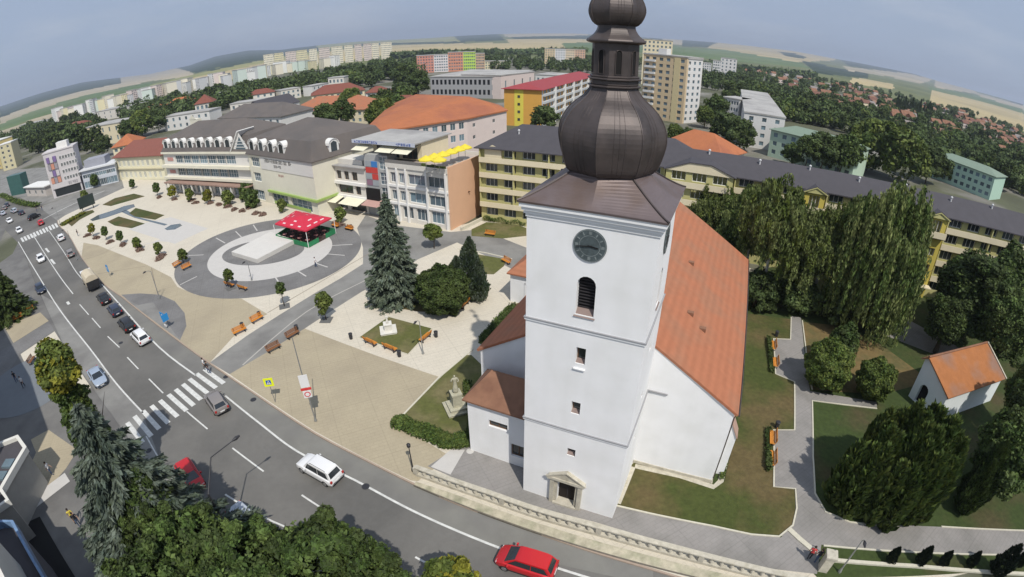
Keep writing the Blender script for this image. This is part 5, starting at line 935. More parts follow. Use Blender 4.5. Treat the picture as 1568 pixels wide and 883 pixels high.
# suburb of small houses on the right
hm = {}
def small_house(k):
    wcol = [whm, crm, pw2, pink][k % 4]; rcol = [M('faded_orange_tile', (.24, .14, .10), .9, .12, .4), M('brownish_red_tile', (.17, .085, .062), .9, .12, .4), MATS['faded_orange_tile'] if 'faded_orange_tile' in MATS else tileb, tileb, M('grey_roof_tile', (.25, .22, .21), .9, .1), tileb][k % 6]
    m1 = MB(); w, d_, h = 8.5+k % 3*1.5, 7, 3.0+(k % 2)*1.6
    m1.box(0, w, 0, d_, 0, h); m1.face([(0, 0, h), (0, d_, h), (0, d_/2, h+2.6)]); m1.face([(w, 0, h), (w, d_/2, h+2.6), (w, d_, h)])
    m2 = MB(); hiproof(m2, 0, w, 0, d_, h, 2.9, .4, 0, 0); m3 = MB()
    for i in range(3): m3.box(1.2+i*3, 2.4+i*3, -.05, .02, 1.2, 2.4); m3.box(w-.02, w+.05, 1+i*2.3, 2+i*2.3, 1.2, 2.4) if i < 3 else 0
    return m1.mesh('house', wcol), m2.mesh('roof', rcol), m3.mesh('windows', glass), ['white', 'cream', 'off white', 'pinkish'][k % 4], ['faded orange', 'brownish red', 'clay orange', 'brown', 'grey', 'brown'][k % 6]
sh_ = [small_house(k) for k in range(12)]; rr = random.Random(11); SUB = []
clusters = [(1335, 158, 30, 9, 22), (1370, 176, 25, 7, 20), (1415, 200, 50, 9, 16), (1440, 172, 30, 7, 16), (1490, 190, 30, 8, 16), (1535, 212, 32, 14, 22), (1250, 140, 60, 14, 16), (1180, 112, 50, 8, 14), (1290, 165, 30, 10, 8), (1545, 240, 20, 15, 8), (1300, 136, 40, 6, 12)]
for cx_, cy_, sx_, sy_, n in clusters:
    for _ in range(n):
        for t in range(8):
            px, py = cx_+rr.uniform(-sx_, sx_), cy_+rr.uniform(-sy_, sy_); py += (px-cx_)*.18; g = G(px, py); 
            if math.hypot(*g) < 1000 and g[1] > 0 and all((g[0]-q[0])**2+(g[1]-q[1])**2 > 17**2 for q in SUB): break
        else: continue
        SUB.append(g); k = rr.randrange(12); a, b, c_, wn_, rn_ = sh_[k]; o = O('house', a, None, (g[0], g[1], 0), rr.uniform(-.6, .5), label='small %s house with %s roof in the suburb at right' % (wn_, rn_), category='house', group='small suburban houses at right'); O('roof', b, o); O('windows', c_, o, kind='stuff')
# ------------------------------------------------------------------ bottom left buildings
def prism_building(name, pts, z0, z1, mat, label, cat='building', px=True, h=None):
    P = [G(p[0], p[1], h if h is not None else 0) for p in pts] if px else pts
    return O(name, MB().prism(P, z0, z1), mat=mat, label=label, category=cat)
lw = E('canopy_building', (0, 0, 0), label='low building with white parapet and dark flat roof at the lower left edge', category='building')
P = [G(p[0], p[1], 4.6) for p in [(28, 671), (40, 688), (3, 752), (14, 768), (-30, 800), (-60, 740), (-20, 690)]]
O('wall', MB().prism(P, 0, 4.4), lw, mat=M('grey_lower_wall', (.35, .34, .31), .9, .1)); O('roof', MB().prism(P, 4.4, 4.5), lw, mat=slate); O('parapet', strip_mb(MB(), P, .45, 4.3, 4.9, closed=True), lw, mat=M('parapet_white', (.66, .65, .60), .8, .05))
for i, (a, b) in enumerate(((.25, .45), (.55, .75))):
    p0, p1 = Vector(P[1]), Vector(P[2]); q0, q1 = p0.lerp(p1, a), p0.lerp(p1, b); O('skylight', strip_mb(MB(), [q0+(p1-p0).orthogonal().normalized()*-1.2, q1+(p1-p0).orthogonal().normalized()*-1.2], 1.2, 4.5, 4.75), lw, mat=glassb)
bb_ = E('blue_fascia_building', (0, 0, 0), label='building with blue glazed fascia cut off by the lower left corner', category='building')
P = [G(p[0], p[1], 6) for p in [(2, 800), (20, 800), (80, 905), (-30, 960), (-60, 820)]]
O('wall', MB().prism(P, 0, 5.2), bb_, mat=M('dark_wall', (.10, .10, .11), .8, .1)); O('fascia', strip_mb(MB(), P, .25, 5.2, 6.2, closed=True), bb_, mat=M('blue_fascia_panel', (.16, .26, .42), .4, .3, 1.5)); O('roof', MB().prism(P, 5.2, 5.5), bb_, mat=slate)
O('dark_wedge', sheet('dark_wedge', [(26, 808), (62, 792), (120, 890), (60, 900)], .13, M('black_ground_sheet', (.018, .018, .018), .9, .1)).data.copy(), None, (0, 0, .004), kind='structure') if False else sheet('dark_wedge', [(26, 808), (62, 792), (120, 890), (60, 900)], .13, M('black_ground_sheet', (.015, .015, .015), .9, .1))  # flat near-black wedge laid on the pavement
# tall buildings just outside the frame whose shadows lie over the left pavement
def caster(name, shadow_px, h, back, label, mat):
    S0 = [Vector(G(*p)) for p in shadow_px]; off = Vector((-.265, .676))*h; P = [s-off for s in S0]; Q = [p+Vector(back) for p in reversed(P)]
    o = O(name, MB().prism([tuple(p) for p in P+Q], 0, h), mat=mat, label=label, category='building'); return o
caster('tall_building', [(5, 502), (47, 577), (75, 659), (48, 674), (56, 694)], 20, (-30, -18), 'tall plain building left of the view casting shade over the round paving', pw2)
caster('office_building', [(18, 799), (61, 766), (100, 828), (124, 809), (182, 883), (230, 935)], 11, (-14, -14), 'grey office building below the lower left corner casting a stepped shadow', pw2)
# ------------------------------------------------------------------ chapel in the park
cA, cB = (45.5, 30.3), (57.3, 32.0)
chp = E('chapel', (cA[0], cA[1], .1), math.atan2(cB[1]-cA[1], cB[0]-cA[0]), label='small white chapel with steep orange roof among the park trees', category='chapel')
X = 11.9; Y = 4.6; h = 3.6; yr_ = 4.1; zr_ = 5.65; zb_ = 5.2; cpm = M('chapel_plaster', (.70, .74, .74), .9, .06, .6)
mb = MB(); facade(mb, (0, 0), (1, 0), X, 0, h, [], .3); facade(mb, (X, 0), (0, 1), Y, 0, h, []); facade(mb, (X, Y), (-1, 0), X, 0, zb_, [])
facade(mb, (0, Y), (0, -1), Y, 0, h, [(.9, 2.2, .1, 2.6)], .5); arch_fill(mb, (0, Y), (0, -1), .9, 2.2, 1.95, 2.6)
mb.face([(0, Y, h), (0, 0, h), (0, yr_, zr_), (0, Y, zb_)]); mb.face([(X, 0, h), (X, Y, h), (X, Y, zb_), (X, yr_, zr_)]); O('wall', mb, chp, mat=cpm)
O('door', MB().box(.46, .52, Y-2.2, Y-.9, .1, 2.6), chp, mat=black)
mb = MB(); sl = (zr_-h)/yr_; slab(mb, (-.3, -.35, h-.35*sl+.05), (X+.3, -.35, h-.35*sl+.05), (X+.3, yr_, zr_+.1), (-.3, yr_, zr_+.1), .15); slab(mb, (X+.3, Y+.35, zb_-.1), (-.3, Y+.35, zb_-.1), (-.3, yr_, zr_+.1), (X+.3, yr_, zr_+.1), .15); O('roof', mb, chp, mat=M('chapel_tile', (.34, .135, .05), .9, .15, 1.2, .2, col2=(.24, .14, .10), sc2=.3)); O('ridge_tile', MB().tube([(-.3, yr_, zr_+.16), (X+.3, yr_, zr_+.16)], .13, 6), chp, mat=tileb); O('verge', MB().tube([(X+.35, -.4, h-.1), (X+.35, yr_, zr_+.2)], .12, 4), chp, mat=stone)
# ------------------------------------------------------------------ cars
glc = M('car_glass', (.02, .025, .03), .08, 0, spec=.8); tyre = M('tyre_rubber', (.02, .02, .02), .9, .1); rim = M('alloy_rim', (.45, .45, .46), .35, .05, metal=.8)
lampw = M('headlamp_lens', (.72, .72, .70), .15, 0, spec=.8); lampr = M('tail_lamp_lens', (.40, .02, .015), .2, 0, spec=.7); blk = M('black_plastic', (.025, .025, .027), .6, .05); platem = M('number_plate_white', (.7, .7, .68), .6, 0)
def paint_(n, c): return M('paint_'+n, c, .28, .02, spec=.55)
CARM = {}
def car_meshes(kind, pn, col):
    k = (kind, pn)
    if k in CARM: return CARM[k]
    pm = paint_(pn, col)
    # length, width, height, bonnet start/end heights, cabin stations (x from rear): rear base, rear top, front top, front base, belt height
    Ls, W, Hh, zb, cab = {'hatch': (4.1, 1.76, 1.48, .92, (.10, .55, 2.55, 3.25)), 'sedan': (4.6, 1.8, 1.45, .90, (.75, 1.35, 2.75, 3.5)), 'estate': (4.5, 1.8, 1.52, .93, (.08, .50, 2.95, 3.6)), 'suv': (4.45, 1.82, 1.64, .95, (.08, .42, 2.75, 3.35)), 'mpv': (4.3, 1.8, 1.6, .98, (.10, .50, 2.75, 3.6))}[kind]
    st = [(0.0, .80, .62), (.06, .92, .90), (.35, 1.0, 1.0), (1.0, 1.0, 1.0), (Ls*.5, 1.0, 1.0), (cab[3], 1.0, 1.0), (Ls-.55, .98, .90), (Ls-.2, .90, .80), (Ls, .72, .60)]
    bm = bmesh.new(); rings = []
    for x, wf, zf in st:
        hw = W/2*wf; zt = zb*zf if x > cab[3]-.1 or x < .1 else zb; zl = .28 if .1 < x < Ls-.1 else .36; r = [(-hw*.93, zl), (-hw, zl+.14), (-hw*1.0, zt-.22), (-hw*.96, zt-.05), (-hw*.84, zt), (0, zt+.02), (hw*.84, zt), (hw*.96, zt-.05), (hw, zt-.22), (hw, zl+.14), (hw*.93, zl)]
        rings.append([bm.verts.new((x, y, z)) for y, z in r])
    for a, b in zip(rings, rings[1:]):
        for i in range(len(a)): j = (i+1) % len(a); bm.faces.new((a[i], b[i], b[j], a[j]))
    bm.faces.new(rings[0]); bm.faces.new(list(reversed(rings[-1])))
    hb, ht = W/2*.90, W/2*.72
    c = [(cab[0], zb-.03, hb*.94), (cab[1], Hh-.06, ht*.94), (cab[1]+.3, Hh, ht), ((cab[1]+cab[2])/2, Hh+.02, ht), (cab[2]-.25, Hh-.01, ht), (cab[2], Hh-.07, ht*.96), (cab[3], zb-.03, hb*.95)]
    Lr = [(bm.verts.new((x, -w, z)), bm.verts.new((x, w, z))) for x, z, w in c]
    for (a, b), (p, q) in zip(Lr, Lr[1:]): bm.faces.new((a, p, q, b))
    bl = [bm.verts.new((cab[0], -hb*.94, zb-.04)), bm.verts.new((cab[3], -hb*.95, zb-.04))]
    bm.faces.new([p[0] for p in Lr][::-1]); bm.faces.new([p[1] for p in Lr])
    bmesh.ops.recalc_face_normals(bm, faces=bm.faces)
    ed = [e for e in bm.edges if len(e.link_faces) == 2 and e.calc_face_angle(0) > R(24)]; bmesh.ops.bevel(bm, geom=ed, offset=.045, segments=2, affect='EDGES', clamp_overlap=True)
    body = bpy.data.meshes.new('body'); bm.to_mesh(body); bm.free(); body.materials.append(pm); body.polygons.foreach_set('use_smooth', [True]*len(body.polygons))
    body.set_sharp_from_angle(angle=R(32)) if hasattr(body, 'set_sharp_from_angle') else None
    def lerp(a, b, t): return tuple(a[i]*(1-t)+b[i]*t for i in range(3))
    def pane(a, b, c_, d, mx=.06, mz=.1, off=.015):
        q = [lerp(lerp(a, b, u), lerp(d, c_, u), v) for u, v in ((mx, mz), (1-mx, mz), (1-mx, 1-mz), (mx, 1-mz))]; n = (Vector(q[1])-Vector(q[0])).cross(Vector(q[3])-Vector(q[0])).normalized()*off; n = n if (Vector(q[0])-Vector((Ls*.45, 0, .6))).dot(n) > 0 else -n
        return [tuple(Vector(p)+n) for p in q]
    P = lambda i, s: (c[i][0], s*c[i][2], c[i][1])
    ws = MB().face(pane(P(6, 1)[:3], P(6, -1), P(5, -1), P(5, 1), .05, .06)[::1]).mesh('windscreen', glc); 
    rw = MB().face(pane(P(0, -1), P(0, 1), P(1, 1), P(1, -1), .08, .16)).mesh('rear_window', glc)
    sw = []
    for s in (-1, 1):
        rb = [c[0][0]+.22, c[3][0]-.06, c[3][0]+.0, c[6][0]-.30]; tb = [c[1][0]+.16, c[3][0]-.06, c[3][0]+.0, c[5][0]-.05]
        for i in (0, 2):
            zz0, zz1 = zb+.01, Hh-.10; w0, w1 = hb*.95*.985, ht*1.03
            q = [(rb[i], s*(w0+.012), zz0), (rb[i+1], s*(w0+.012), zz0), (tb[i+1], s*(w1+.012), zz1), (tb[i], s*(w1+.012), zz1)]
            sw.append(MB().face(q if s < 0 else q[::-1]).mesh('side_window', glc))
    wh = MB(); wh.lathe([(.20, -.11), (.315, -.10), (.33, -.04), (.33, .06), (.315, .10), (.21, .11)], 18); rm_ = MB().lathe([(.05, .112), (.20, .118), (.205, .11)], 10)
    rot = Matrix.Rotation(-math.pi/2, 4, 'X'); wt = wh.mesh('tyre', tyre); wr = rm_.mesh('rim', rim); wt.transform(rot); wr.transform(rot)
    hl = [MB().box(Ls-.36, Ls-.13, s*W*.35-.13, s*W*.35+.13, zb*.62, zb*.62+.12).mesh('headlight', lampw) for s in (-1, 1)]
    tl = [MB().box(-.01, .10, s*W*.40-.10, s*W*.40+.10, zb*.70, zb*.70+.22).mesh('tail_light', lampr) for s in (-1, 1)]
    mi = [MB().box(cab[3]-.50, cab[3]-.36, s*(W/2+.10)-.09, s*(W/2+.10)+.09, zb-.02, zb+.13).mesh('mirror', pm) for s in (-1, 1)]
    gr = MB().box(Ls-.06, Ls+.01, -W*.2, W*.2, .46, .56).mesh('grille', blk); pl = MB().box(-.03, -.0, -.26, .26, .52, .64).mesh('number_plate', platem); pf = MB().box(Ls+.0, Ls+.03, -.26, .26, .38, .49).mesh('number_plate', platem)
    bp_ = MB().box(-.02, .08, -W*.40, W*.40, .34, .40).box(Ls-.12, Ls-.0, -W*.33, W*.33, .34, .38).box(.9, Ls-1.1, -W/2-.012, -W/2+.03, .28, .40).box(.9, Ls-1.1, W/2-.03, W/2+.012, .28, .40).mesh('bumper_trim', blk)
    rl = None
    if kind in ('suv', 'estate'):
        m_ = MB()
        for s in (-1, 1): m_.tube([(cab[1]+.2, s*ht*.92, Hh+.02), (cab[1]+.35, s*ht*.92, Hh+.075), (cab[2]-.4, s*ht*.92, Hh+.075), (cab[2]-.25, s*ht*.92, Hh)], .022, 5)
        rl = m_.mesh('roof_rail', blk)
    CARM[k] = (body, ws, rw, sw, (wt, wr), hl, tl, mi, [gr], [pl, pf], [bp_], rl, Ls, W); return CARM[k]
def car(pc, pd, kind, pn, col, label, z=0, group=None, name='car'):
    """pc: surveyed centre, pd: a point ahead of it"""
    a, b = Vector(G(*pc, .7)), Vector(G(*pd, .7)); d = (b-a).normalized(); ms = car_meshes(kind, pn, col); Ls, W = ms[12], ms[13]
    r = E(name, (a.x, a.y, z), math.atan2(d.y, d.x), label=label, category='car', group=group); off = (-Ls/2, 0, 0)
    O('body', ms[0], r, off); O('windscreen', ms[1], r, off); O('rear_window', ms[2], r, off)
    for m_ in ms[3]: O('side_window', m_, r, off)
    for x in (.78, Ls-.82):
        for s in (-1, 1): w = O('wheel', ms[4][0], r, (x-Ls/2, s*(W/2-.09), .33), 0 if s > 0 else math.pi); O('rim', ms[4][1], w)
    for key, nm in ((5, 'headlight'), (6, 'tail_light'), (7, 'mirror'), (8, 'grille'), (9, 'number_plate'), (10, 'bumper_trim')):
        for m_ in ms[key]: O(nm, m_, r, off)
    if ms[11]: O('roof_rail', ms[11], r, off)
    return r
Wt, Rd, Bk, Gy, Nv, Sv = (.76, .76, .76), (.50, .015, .02), (.018, .018, .02), (.20, .19, .19), (.03, .04, .07), (.42, .46, .52)
car((488, 716), (458, 699), 'suv', 'white', Wt, 'white estate car with roof rails driving past the paved square')
car((806, 860), (766, 847), 'mpv', 'red', Rd, 'bright red hatchback driving in front of the balustrade')
car((330, 613), (323, 603), 'hatch', 'taupe', (.23, .21, .20), 'grey brown hatchback just past the zebra crossing')
for p, q, k, n_, c, l in [((214, 514), (203, 503), 'estate', 'white', Wt, 'white estate car last in the queue of cars'), ((193, 495), (184, 485), 'estate', 'black', Bk, 'black car directly ahead of the white one in the queue'), ((175, 473), (167, 463), 'hatch', 'navy', Nv, 'dark blue hatchback in the middle of the queue'), ((158, 455), (150, 444), 'sedan', 'black', Bk, 'black saloon close behind the lorry'),
        ((107, 387), (101, 377), 'hatch', 'taupe', (.23, .21, .20), 'grey hatchback waiting ahead of the lorry'), ((93, 363), (88, 353), 'hatch', 'white', Wt, 'white hatchback at the kerb near the far zebra crossing'), ((62, 395), (68, 405), 'hatch', 'white', Wt, 'white hatchback coming from the junction in the near lane'),
        ((14, 337), (22, 344), 'sedan', 'white', Wt, 'white saloon turning in the junction at far left'), ((29, 352), (36, 361), 'hatch', 'white', Wt, 'white hatchback just left of the far zebra crossing'), ((62, 340), (58, 332), 'hatch', 'red', Rd, 'red hatchback in the middle of the junction'), ((52, 331), (60, 327), 'suv', 'black', Bk, 'black car behind the red hatchback in the junction'),
        ((32, 325), (24, 322), 'hatch', 'navy', Nv, 'dark car at the far side of the junction'), ((21, 322), (12, 320), 'estate', 'silver', Sv, 'silver estate car at the far side of the junction'), ((10, 313), (4, 309), 'hatch', 'navy', Nv, 'dark car in the car park at the left edge'), ((4, 326), (-4, 322), 'sedan', 'silver', Sv, 'silver saloon in the car park at the left edge'), ((6, 318), (0, 315), 'hatch', 'taupe', Gy, 'grey car in the car park at the left edge'),
        ((148, 575), (154, 584), 'sedan', 'silver_blue', (.30, .36, .45), 'silver blue saloon parked at the near kerb'), ((290, 727), (297, 738), 'hatch', 'red', Rd, 'red hatchback half hidden by the blue spruce'), ((378, 796), (388, 805), 'hatch', 'silver', Sv, 'silver car almost hidden under the roadside trees'), ((61, 441), (66, 450), 'hatch', 'navy', Nv, 'dark blue car parked at the kerb near the dark conifer')]:
    car(p, q, k, n_, c, l, z=.02)
# lorry with beige tarpaulin
a, b = Vector(G(137, 428, 1.2)), Vector(G(118, 402, 1.2)); d = (b-a).normalized()
lr = E('lorry', (a.x, a.y, .02), math.atan2(d.y, d.x), label='small lorry with beige load cover and white cab in the queue of cars', category='lorry')
tarp = M('beige_tarpaulin', (.55, .48, .36), .85, .08, 1.2)
mb = MB(); pr = [(-1.12, 1.0), (-1.18, 2.2), (-.9, 2.75), (-.3, 3.0), (.3, 3.0), (.9, 2.75), (1.18, 2.2), (1.12, 1.0)]
for i in range(len(pr)-1): (y, z), (y1, z1) = pr[i], pr[i+1]; mb.face([(-3.6, y, z), (-3.6, y1, z1), (1.0, y1, z1), (1.0, y, z)])
mb.face([(-3.6, y, z) for y, z in reversed(pr)]); mb.face([(1.0, y, z) for y, z in pr]); O('load_cover', mb, lr, mat=tarp, smooth=False)
mb = MB(); mb.prism([(1.35, -1.05), (3.0, -1.0), (3.0, 1.0), (1.35, 1.05)], .55, 2.35); O('cab', mb, lr, mat=paint_('white', Wt)); O('windscreen', MB().box(3.0, 3.02, -.9, .9, 1.35, 2.15), lr, mat=glc)
for s in (-1, 1): O('side_window', MB().box(1.9, 2.8, s*1.03-.02, s*1.03+.02, 1.35, 2.05), lr, mat=glc)
O('chassis', MB().box(-3.7, 2.9, -.9, .9, .6, 1.0), lr, mat=blk); O('tailboard', MB().box(-3.75, -3.6, -1.15, 1.15, .9, 2.0), lr, mat=blk)
for x in (-2.4, 2.2):
    for s in (-1, 1): w = O('wheel', CARM[('suv', 'white')][4][0], lr, (x, s*.95, .45), 0 if s > 0 else math.pi, 1.36); O('rim', CARM[('suv', 'white')][4][1], w)
# ------------------------------------------------------------------ benches
def bench_proto(wd_, nm):
    seat = [MB().box(-.95, .95, -.24+i*.13, -.13+i*.13, .42, .46).mesh('seat_slat', wd_) for i in range(4)]
    back = [MB().box(-.95, .95, .28+i*.035, .32+i*.035, .52+i*.15, .63+i*.15).mesh('back_slat', wd_) for i in range(3)]
    leg = MB().box(-.05, .05, -.24, .30, .0, .06).box(-.04, .04, -.20, -.14, .06, .42).box(-.04, .04, .22, .28, .06, .42).box(-.04, .04, -.24, .3, .38, .42).box(-.03, .03, .30, .36, .42, .95).mesh('leg', dmetal)
    return seat, back, leg
BP1, BP2 = bench_proto(wood, 'o'), bench_proto(woodb, 'b')
def bench(p, q, label, brown=False, flip=False, group=None):
    a, b = Vector(G(*p)), Vector(G(*q)); c = (a+b)/2; d = (b-a); rz = math.atan2(d.y, d.x)+(math.pi if flip else 0); seat, back, leg = BP2 if brown else BP1
    r = E('bench', (c.x, c.y, ZP+.02), rz, label=label, category='bench', group=group)
    for m_ in seat: O('seat_slat', m_, r)
    for m_ in back: O('back_slat', m_, r)
    for x in (-.7, .7): O('leg', leg, r, (x, 0, 0))
for p, q, l, br, fl in [((560, 524), (577, 532), 'orange wooden bench at the lower left edge of the statue lawn', 0, 1), ((589, 533), (608, 541), 'orange wooden bench at the bottom corner of the statue lawn', 0, 1), ((645, 526), (657, 516), 'orange wooden bench at the right corner of the statue lawn', 0, 1), ((706, 475), (716, 465), 'orange wooden bench at the foot of the round dark bush', 0, 1), ((728, 450), (740, 440), 'orange wooden bench beside the tall cypress', 0, 1),
        ((359, 516), (378, 507), 'orange bench on the sand paving, nearer to the grey path', 0, 0), ((386, 498), (404, 488), 'orange bench on the sand paving, farther up the grey path', 0, 0), ((411, 543), (430, 533), 'brown bench across the grey path, nearer the road', 1, 0), ((441, 522), (458, 512), 'brown bench across the grey path, by the lamp post', 1, 0),
        ((347, 438), (359, 441), 'orange brown bench on the circular paving, left of the slender tree', 0, 1), ((365, 442), (381, 447), 'orange brown bench on the circular paving, right of the slender tree', 0, 1), ((269, 411), (277, 406), 'orange brown bench at the left rim of the circular paving, outer one', 0, 0), ((282, 415), (292, 410), 'orange brown bench at the left rim of the circular paving, inner one', 0, 0),
        ((508, 347), (519, 351), 'orange brown bench just right of the red pavilion', 0, 0), ((529, 352), (541, 355), 'orange brown bench at the right rim of the circular paving', 0, 0), ((1181, 522), (1183, 546), 'orange bench in the upper path alcove, far one', 0, 0), ((1184, 548), (1186, 572), 'orange bench in the upper path alcove, near one', 0, 0),
        ((1180, 662), (1180, 690), 'orange bench in the lower path alcove, far one', 0, 0), ((1179, 693), (1179, 722), 'orange bench in the lower path alcove, near one', 0, 0), ((769, 401), (780, 407), 'orange bench by the side chapel roof', 0, 0), ((743, 361), (757, 363), 'orange bench on the small lawn by the yellow building', 0, 0), ((22, 494), (36, 487), 'orange bench under the dark conifer, left one', 0, 0), ((38, 484), (56, 474), 'orange bench under the dark conifer, right one', 0, 0), ((70, 536), (80, 528), 'brown bench on the pale patch left of the road', 1, 0), ((47, 562), (55, 549), 'brown bench by the edge of the shade on the left pavement', 1, 0)]:
    bench(p, q, l, br, fl)
# ------------------------------------------------------------------ pavilion
cn = [G(*p, 3.1) for p in ((421, 343), (468, 354), (508, 334), (453, 323))]; pv = E('pavilion', (0, 0, ZP), label='square pavilion with bright red canopy and green fence on the circular paving', category='pavilion')
cc = (sum(p[0] for p in cn)/4, sum(p[1] for p in cn)/4); redc = M('red_canvas', (.55, .03, .06), .7, .04)
mb = MB()
for i in range(4): a, b = cn[i], cn[(i+1) % 4]; mb.face([(*a, 3.1), (*b, 3.1), (*cc, 4.0)]); mb.face([(*a, 2.85), (*b, 2.85), (*b, 3.1), (*a, 3.1)])
O('canopy', mb, pv, mat=redc)
for i in range(4):
    a, b = Vector(cn[i]), Vector(cn[(i+1) % 4]); c_ = Vector(cc)
    for (u, v) in ((.2, .18), (.5, .18), (.8, .18), (.5, .5)):
        e = a.lerp(b, u).lerp(c_, v); t = (b-a).normalized(); n2 = (c_-a.lerp(b, .5)).normalized(); z = 3.1+.9*v+.02; dz = .9/((c_-a.lerp(b, .5)).length)
        k = .5 if i % 2 else .4; q = [e-t*k-n2*.15, e+t*k*.8-n2*.15, e+t*k+n2*.15, e-t*k*.8+n2*.15]; zz = [z-.2*dz, z-.2*dz, z+.2*dz, z+.2*dz]
        O('logo_patch', MB().face([(p.x, p.y, w_) for p, w_ in zip(q, zz)]), pv, mat=M('white_print', (.70, .58, .58), .7, 0), )
gf = M('green_fence_panel', (.03, .22, .09), .6, .08); c_ = Vector(cc)
fc = [c_+(Vector(p)-c_)*1.06 for p in cn]
for i in range(4):
    a, b = fc[i], fc[(i+1) % 4]; n = 8
    O('post', MB().tube([(a.x, a.y, 0), (a.x, a.y, 2.9)], .06, 6), pv, mat=framew)
    for k in range(n):
        if i == 1 and k in (3, 4): continue
        p, q = a.lerp(b, (k+.03)/n), a.lerp(b, (k+.97)/n); O('fence_panel', strip_mb(MB(), [p, q], .05, .08, .95), pv, mat=gf)
O('floor', MB().prism([tuple(p) for p in fc], 0.0, .06), pv, mat=M('dark_boards', (.06, .045, .04), .8, .2))
tbm = MB().lathe([(.28, 0), (.28, .03), (.04, .05), (.04, .70), (.42, .72), (.42, .76), (.02, .765)], 12).mesh('table', M('pink_table', (.45, .22, .20), .6, .1)); chm = MB().box(-.2, .2, -.2, .2, .42, .46).box(-.2, .2, .17, .2, .46, .88).box(-.2, -.17, -.2, -.17, 0, .42).box(.17, .2, -.2, -.17, 0, .42).box(-.2, -.17, .17, .2, 0, .42).box(.17, .2, .17, .2, 0, .42).mesh('chair', M('dark_chair', (.05, .03, .03), .6, .1))
for i in range(4):
    for j in range(3):
        p = Vector(cn[0]).lerp(Vector(cn[1]), (i+.6)/4.2).lerp(Vector(cn[3]).lerp(Vector(cn[2]), (i+.6)/4.2), (j+.5)/3)
        O('table', tbm, None, (p.x, p.y, ZP+.06), label='small round pink table under the red canopy', category='table', group='round tables under the red canopy')
        for s in (0, 2.1, 4.2): O('chair', chm, None, (p.x+.7*math.cos(s), p.y+.7*math.sin(s), ZP+.06), s-math.pi/2, label='dark chair at a round table under the red canopy', category='chair', group='chairs under the red canopy')
# ------------------------------------------------------------------ lamps, signs, posts
def lamp(bp, tp, label, arm=1.2, head=True, mat=metal, rad=.07, adir=None, H=None):
    g = G(*bp); D = math.hypot(*g); H = H or max(2.5, AZ(*tp, D)[2]); r = E('street_lamp', (g[0], g[1], ZP), label=label, category='street lamp')
    O('base', MB().lathe([(rad*2.2, 0), (rad*2.2, .12), (rad*1.5, .35), (rad*1.2, .5)], 8), r, mat=mat)
    O('pole', MB().tube([(0, 0, .4), (0, 0, H*.6), (0, 0, H)], [rad, rad*.8, rad*.55], 8), r, mat=mat)
    ad = Vector(adir or (-.4, -.9)).normalized()
    if arm: O('arm', MB().tube([(0, 0, H-.05), (ad.x*arm*.5, ad.y*arm*.5, H+.25), (ad.x*arm, ad.y*arm, H+.32)], .035, 6), r, mat=mat)
    if head: x, y = ad.x*(arm+.25), ad.y*(arm+.25); O('lamp_head', MB().tube([(ad.x*arm, ad.y*arm, H+.32), (x, y, H+.33), (x+ad.x*.3, y+ad.y*.3, H+.28)], [.06, .14, .07], 8), r, mat=dmetal)
    return r, H
lp, lh = lamp((484, 646), (441, 521), 'tall lamp post carrying white signs at the edge of the sand paving', 0, False)
d0 = Vector((.5, -.85, 0)).normalized(); T = Matrix.Rotation(R(28), 4, 'Z'); wsgn = M('white_sign_face', (.74, .74, .74), .6, .02)
sgn = E('sign_board', (lp.location.x, lp.location.y, ZP), R(20), label='white sign boards with a red bar fixed to the tall lamp post', category='sign')
O('board', MB().box(-.42, .42, -.16, -.12, 4.3, 5.7), sgn, mat=wsgn); O('red_bar', MB().box(-.5, .5, -.18, -.1, 3.98, 4.22), sgn, mat=M('sign_red', (.60, .05, .05), .6, 0)); O('board', MB().box(-.38, .38, -.16, -.12, 3.1, 3.9), sgn, mat=wsgn)
mb = MB().lathe([(.30, -.01), (.30, .012)], 24); me_ = mb.mesh('ring', MATS['sign_red']); me_.transform(Matrix.Translation((0, -.165, 3.5)) @ Matrix.Rotation(math.pi/2, 4, 'X')); O('ring', me_, sgn); me_ = MB().lathe([(.2, -.01), (.2, .014)], 24).mesh('disc', wsgn); me_.transform(Matrix.Translation((0, -.172, 3.5)) @ Matrix.Rotation(math.pi/2, 4, 'X')); O('disc', me_, sgn)
g = G(422, 617); sy = E('crossing_sign', (g[0], g[1], ZP), R(15), label='bright yellow square pedestrian crossing sign on a post by the kerb', category='sign'); yl = M('fluorescent_yellow', (.80, .86, .02), .6, 0); bls = M('sign_blue', (.03, .12, .45), .6, 0)
O('post', MB().tube([(0, 0, 0), (0, 0, 3.2)], .04, 8), sy, mat=metal); O('board', MB().box(-.5, .5, -.09, -.05, 2.15, 3.15), sy, mat=yl); O('blue_square', MB().box(-.27, .27, -.1, -.09, 2.38, 2.92), sy, mat=bls); O('white_triangle', MB().face([(-.22, -.105, 2.43), (.22, -.105, 2.43), (0, -.105, 2.85)]), sy, mat=wsgn)
O('walking_figure', MB().tube([(0, -.11, 2.62), (.0, -.11, 2.70)], .028, 5).tube([(0, -.11, 2.62), (-.05, -.11, 2.54), (-.08, -.11, 2.47)], .016, 4).tube([(0, -.11, 2.62), (.06, -.11, 2.55), (.07, -.11, 2.47)], .016, 4).tube([(-.07, -.11, 2.62), (0, -.11, 2.68), (.07, -.11, 2.63)], .013, 4), sy, mat=black)
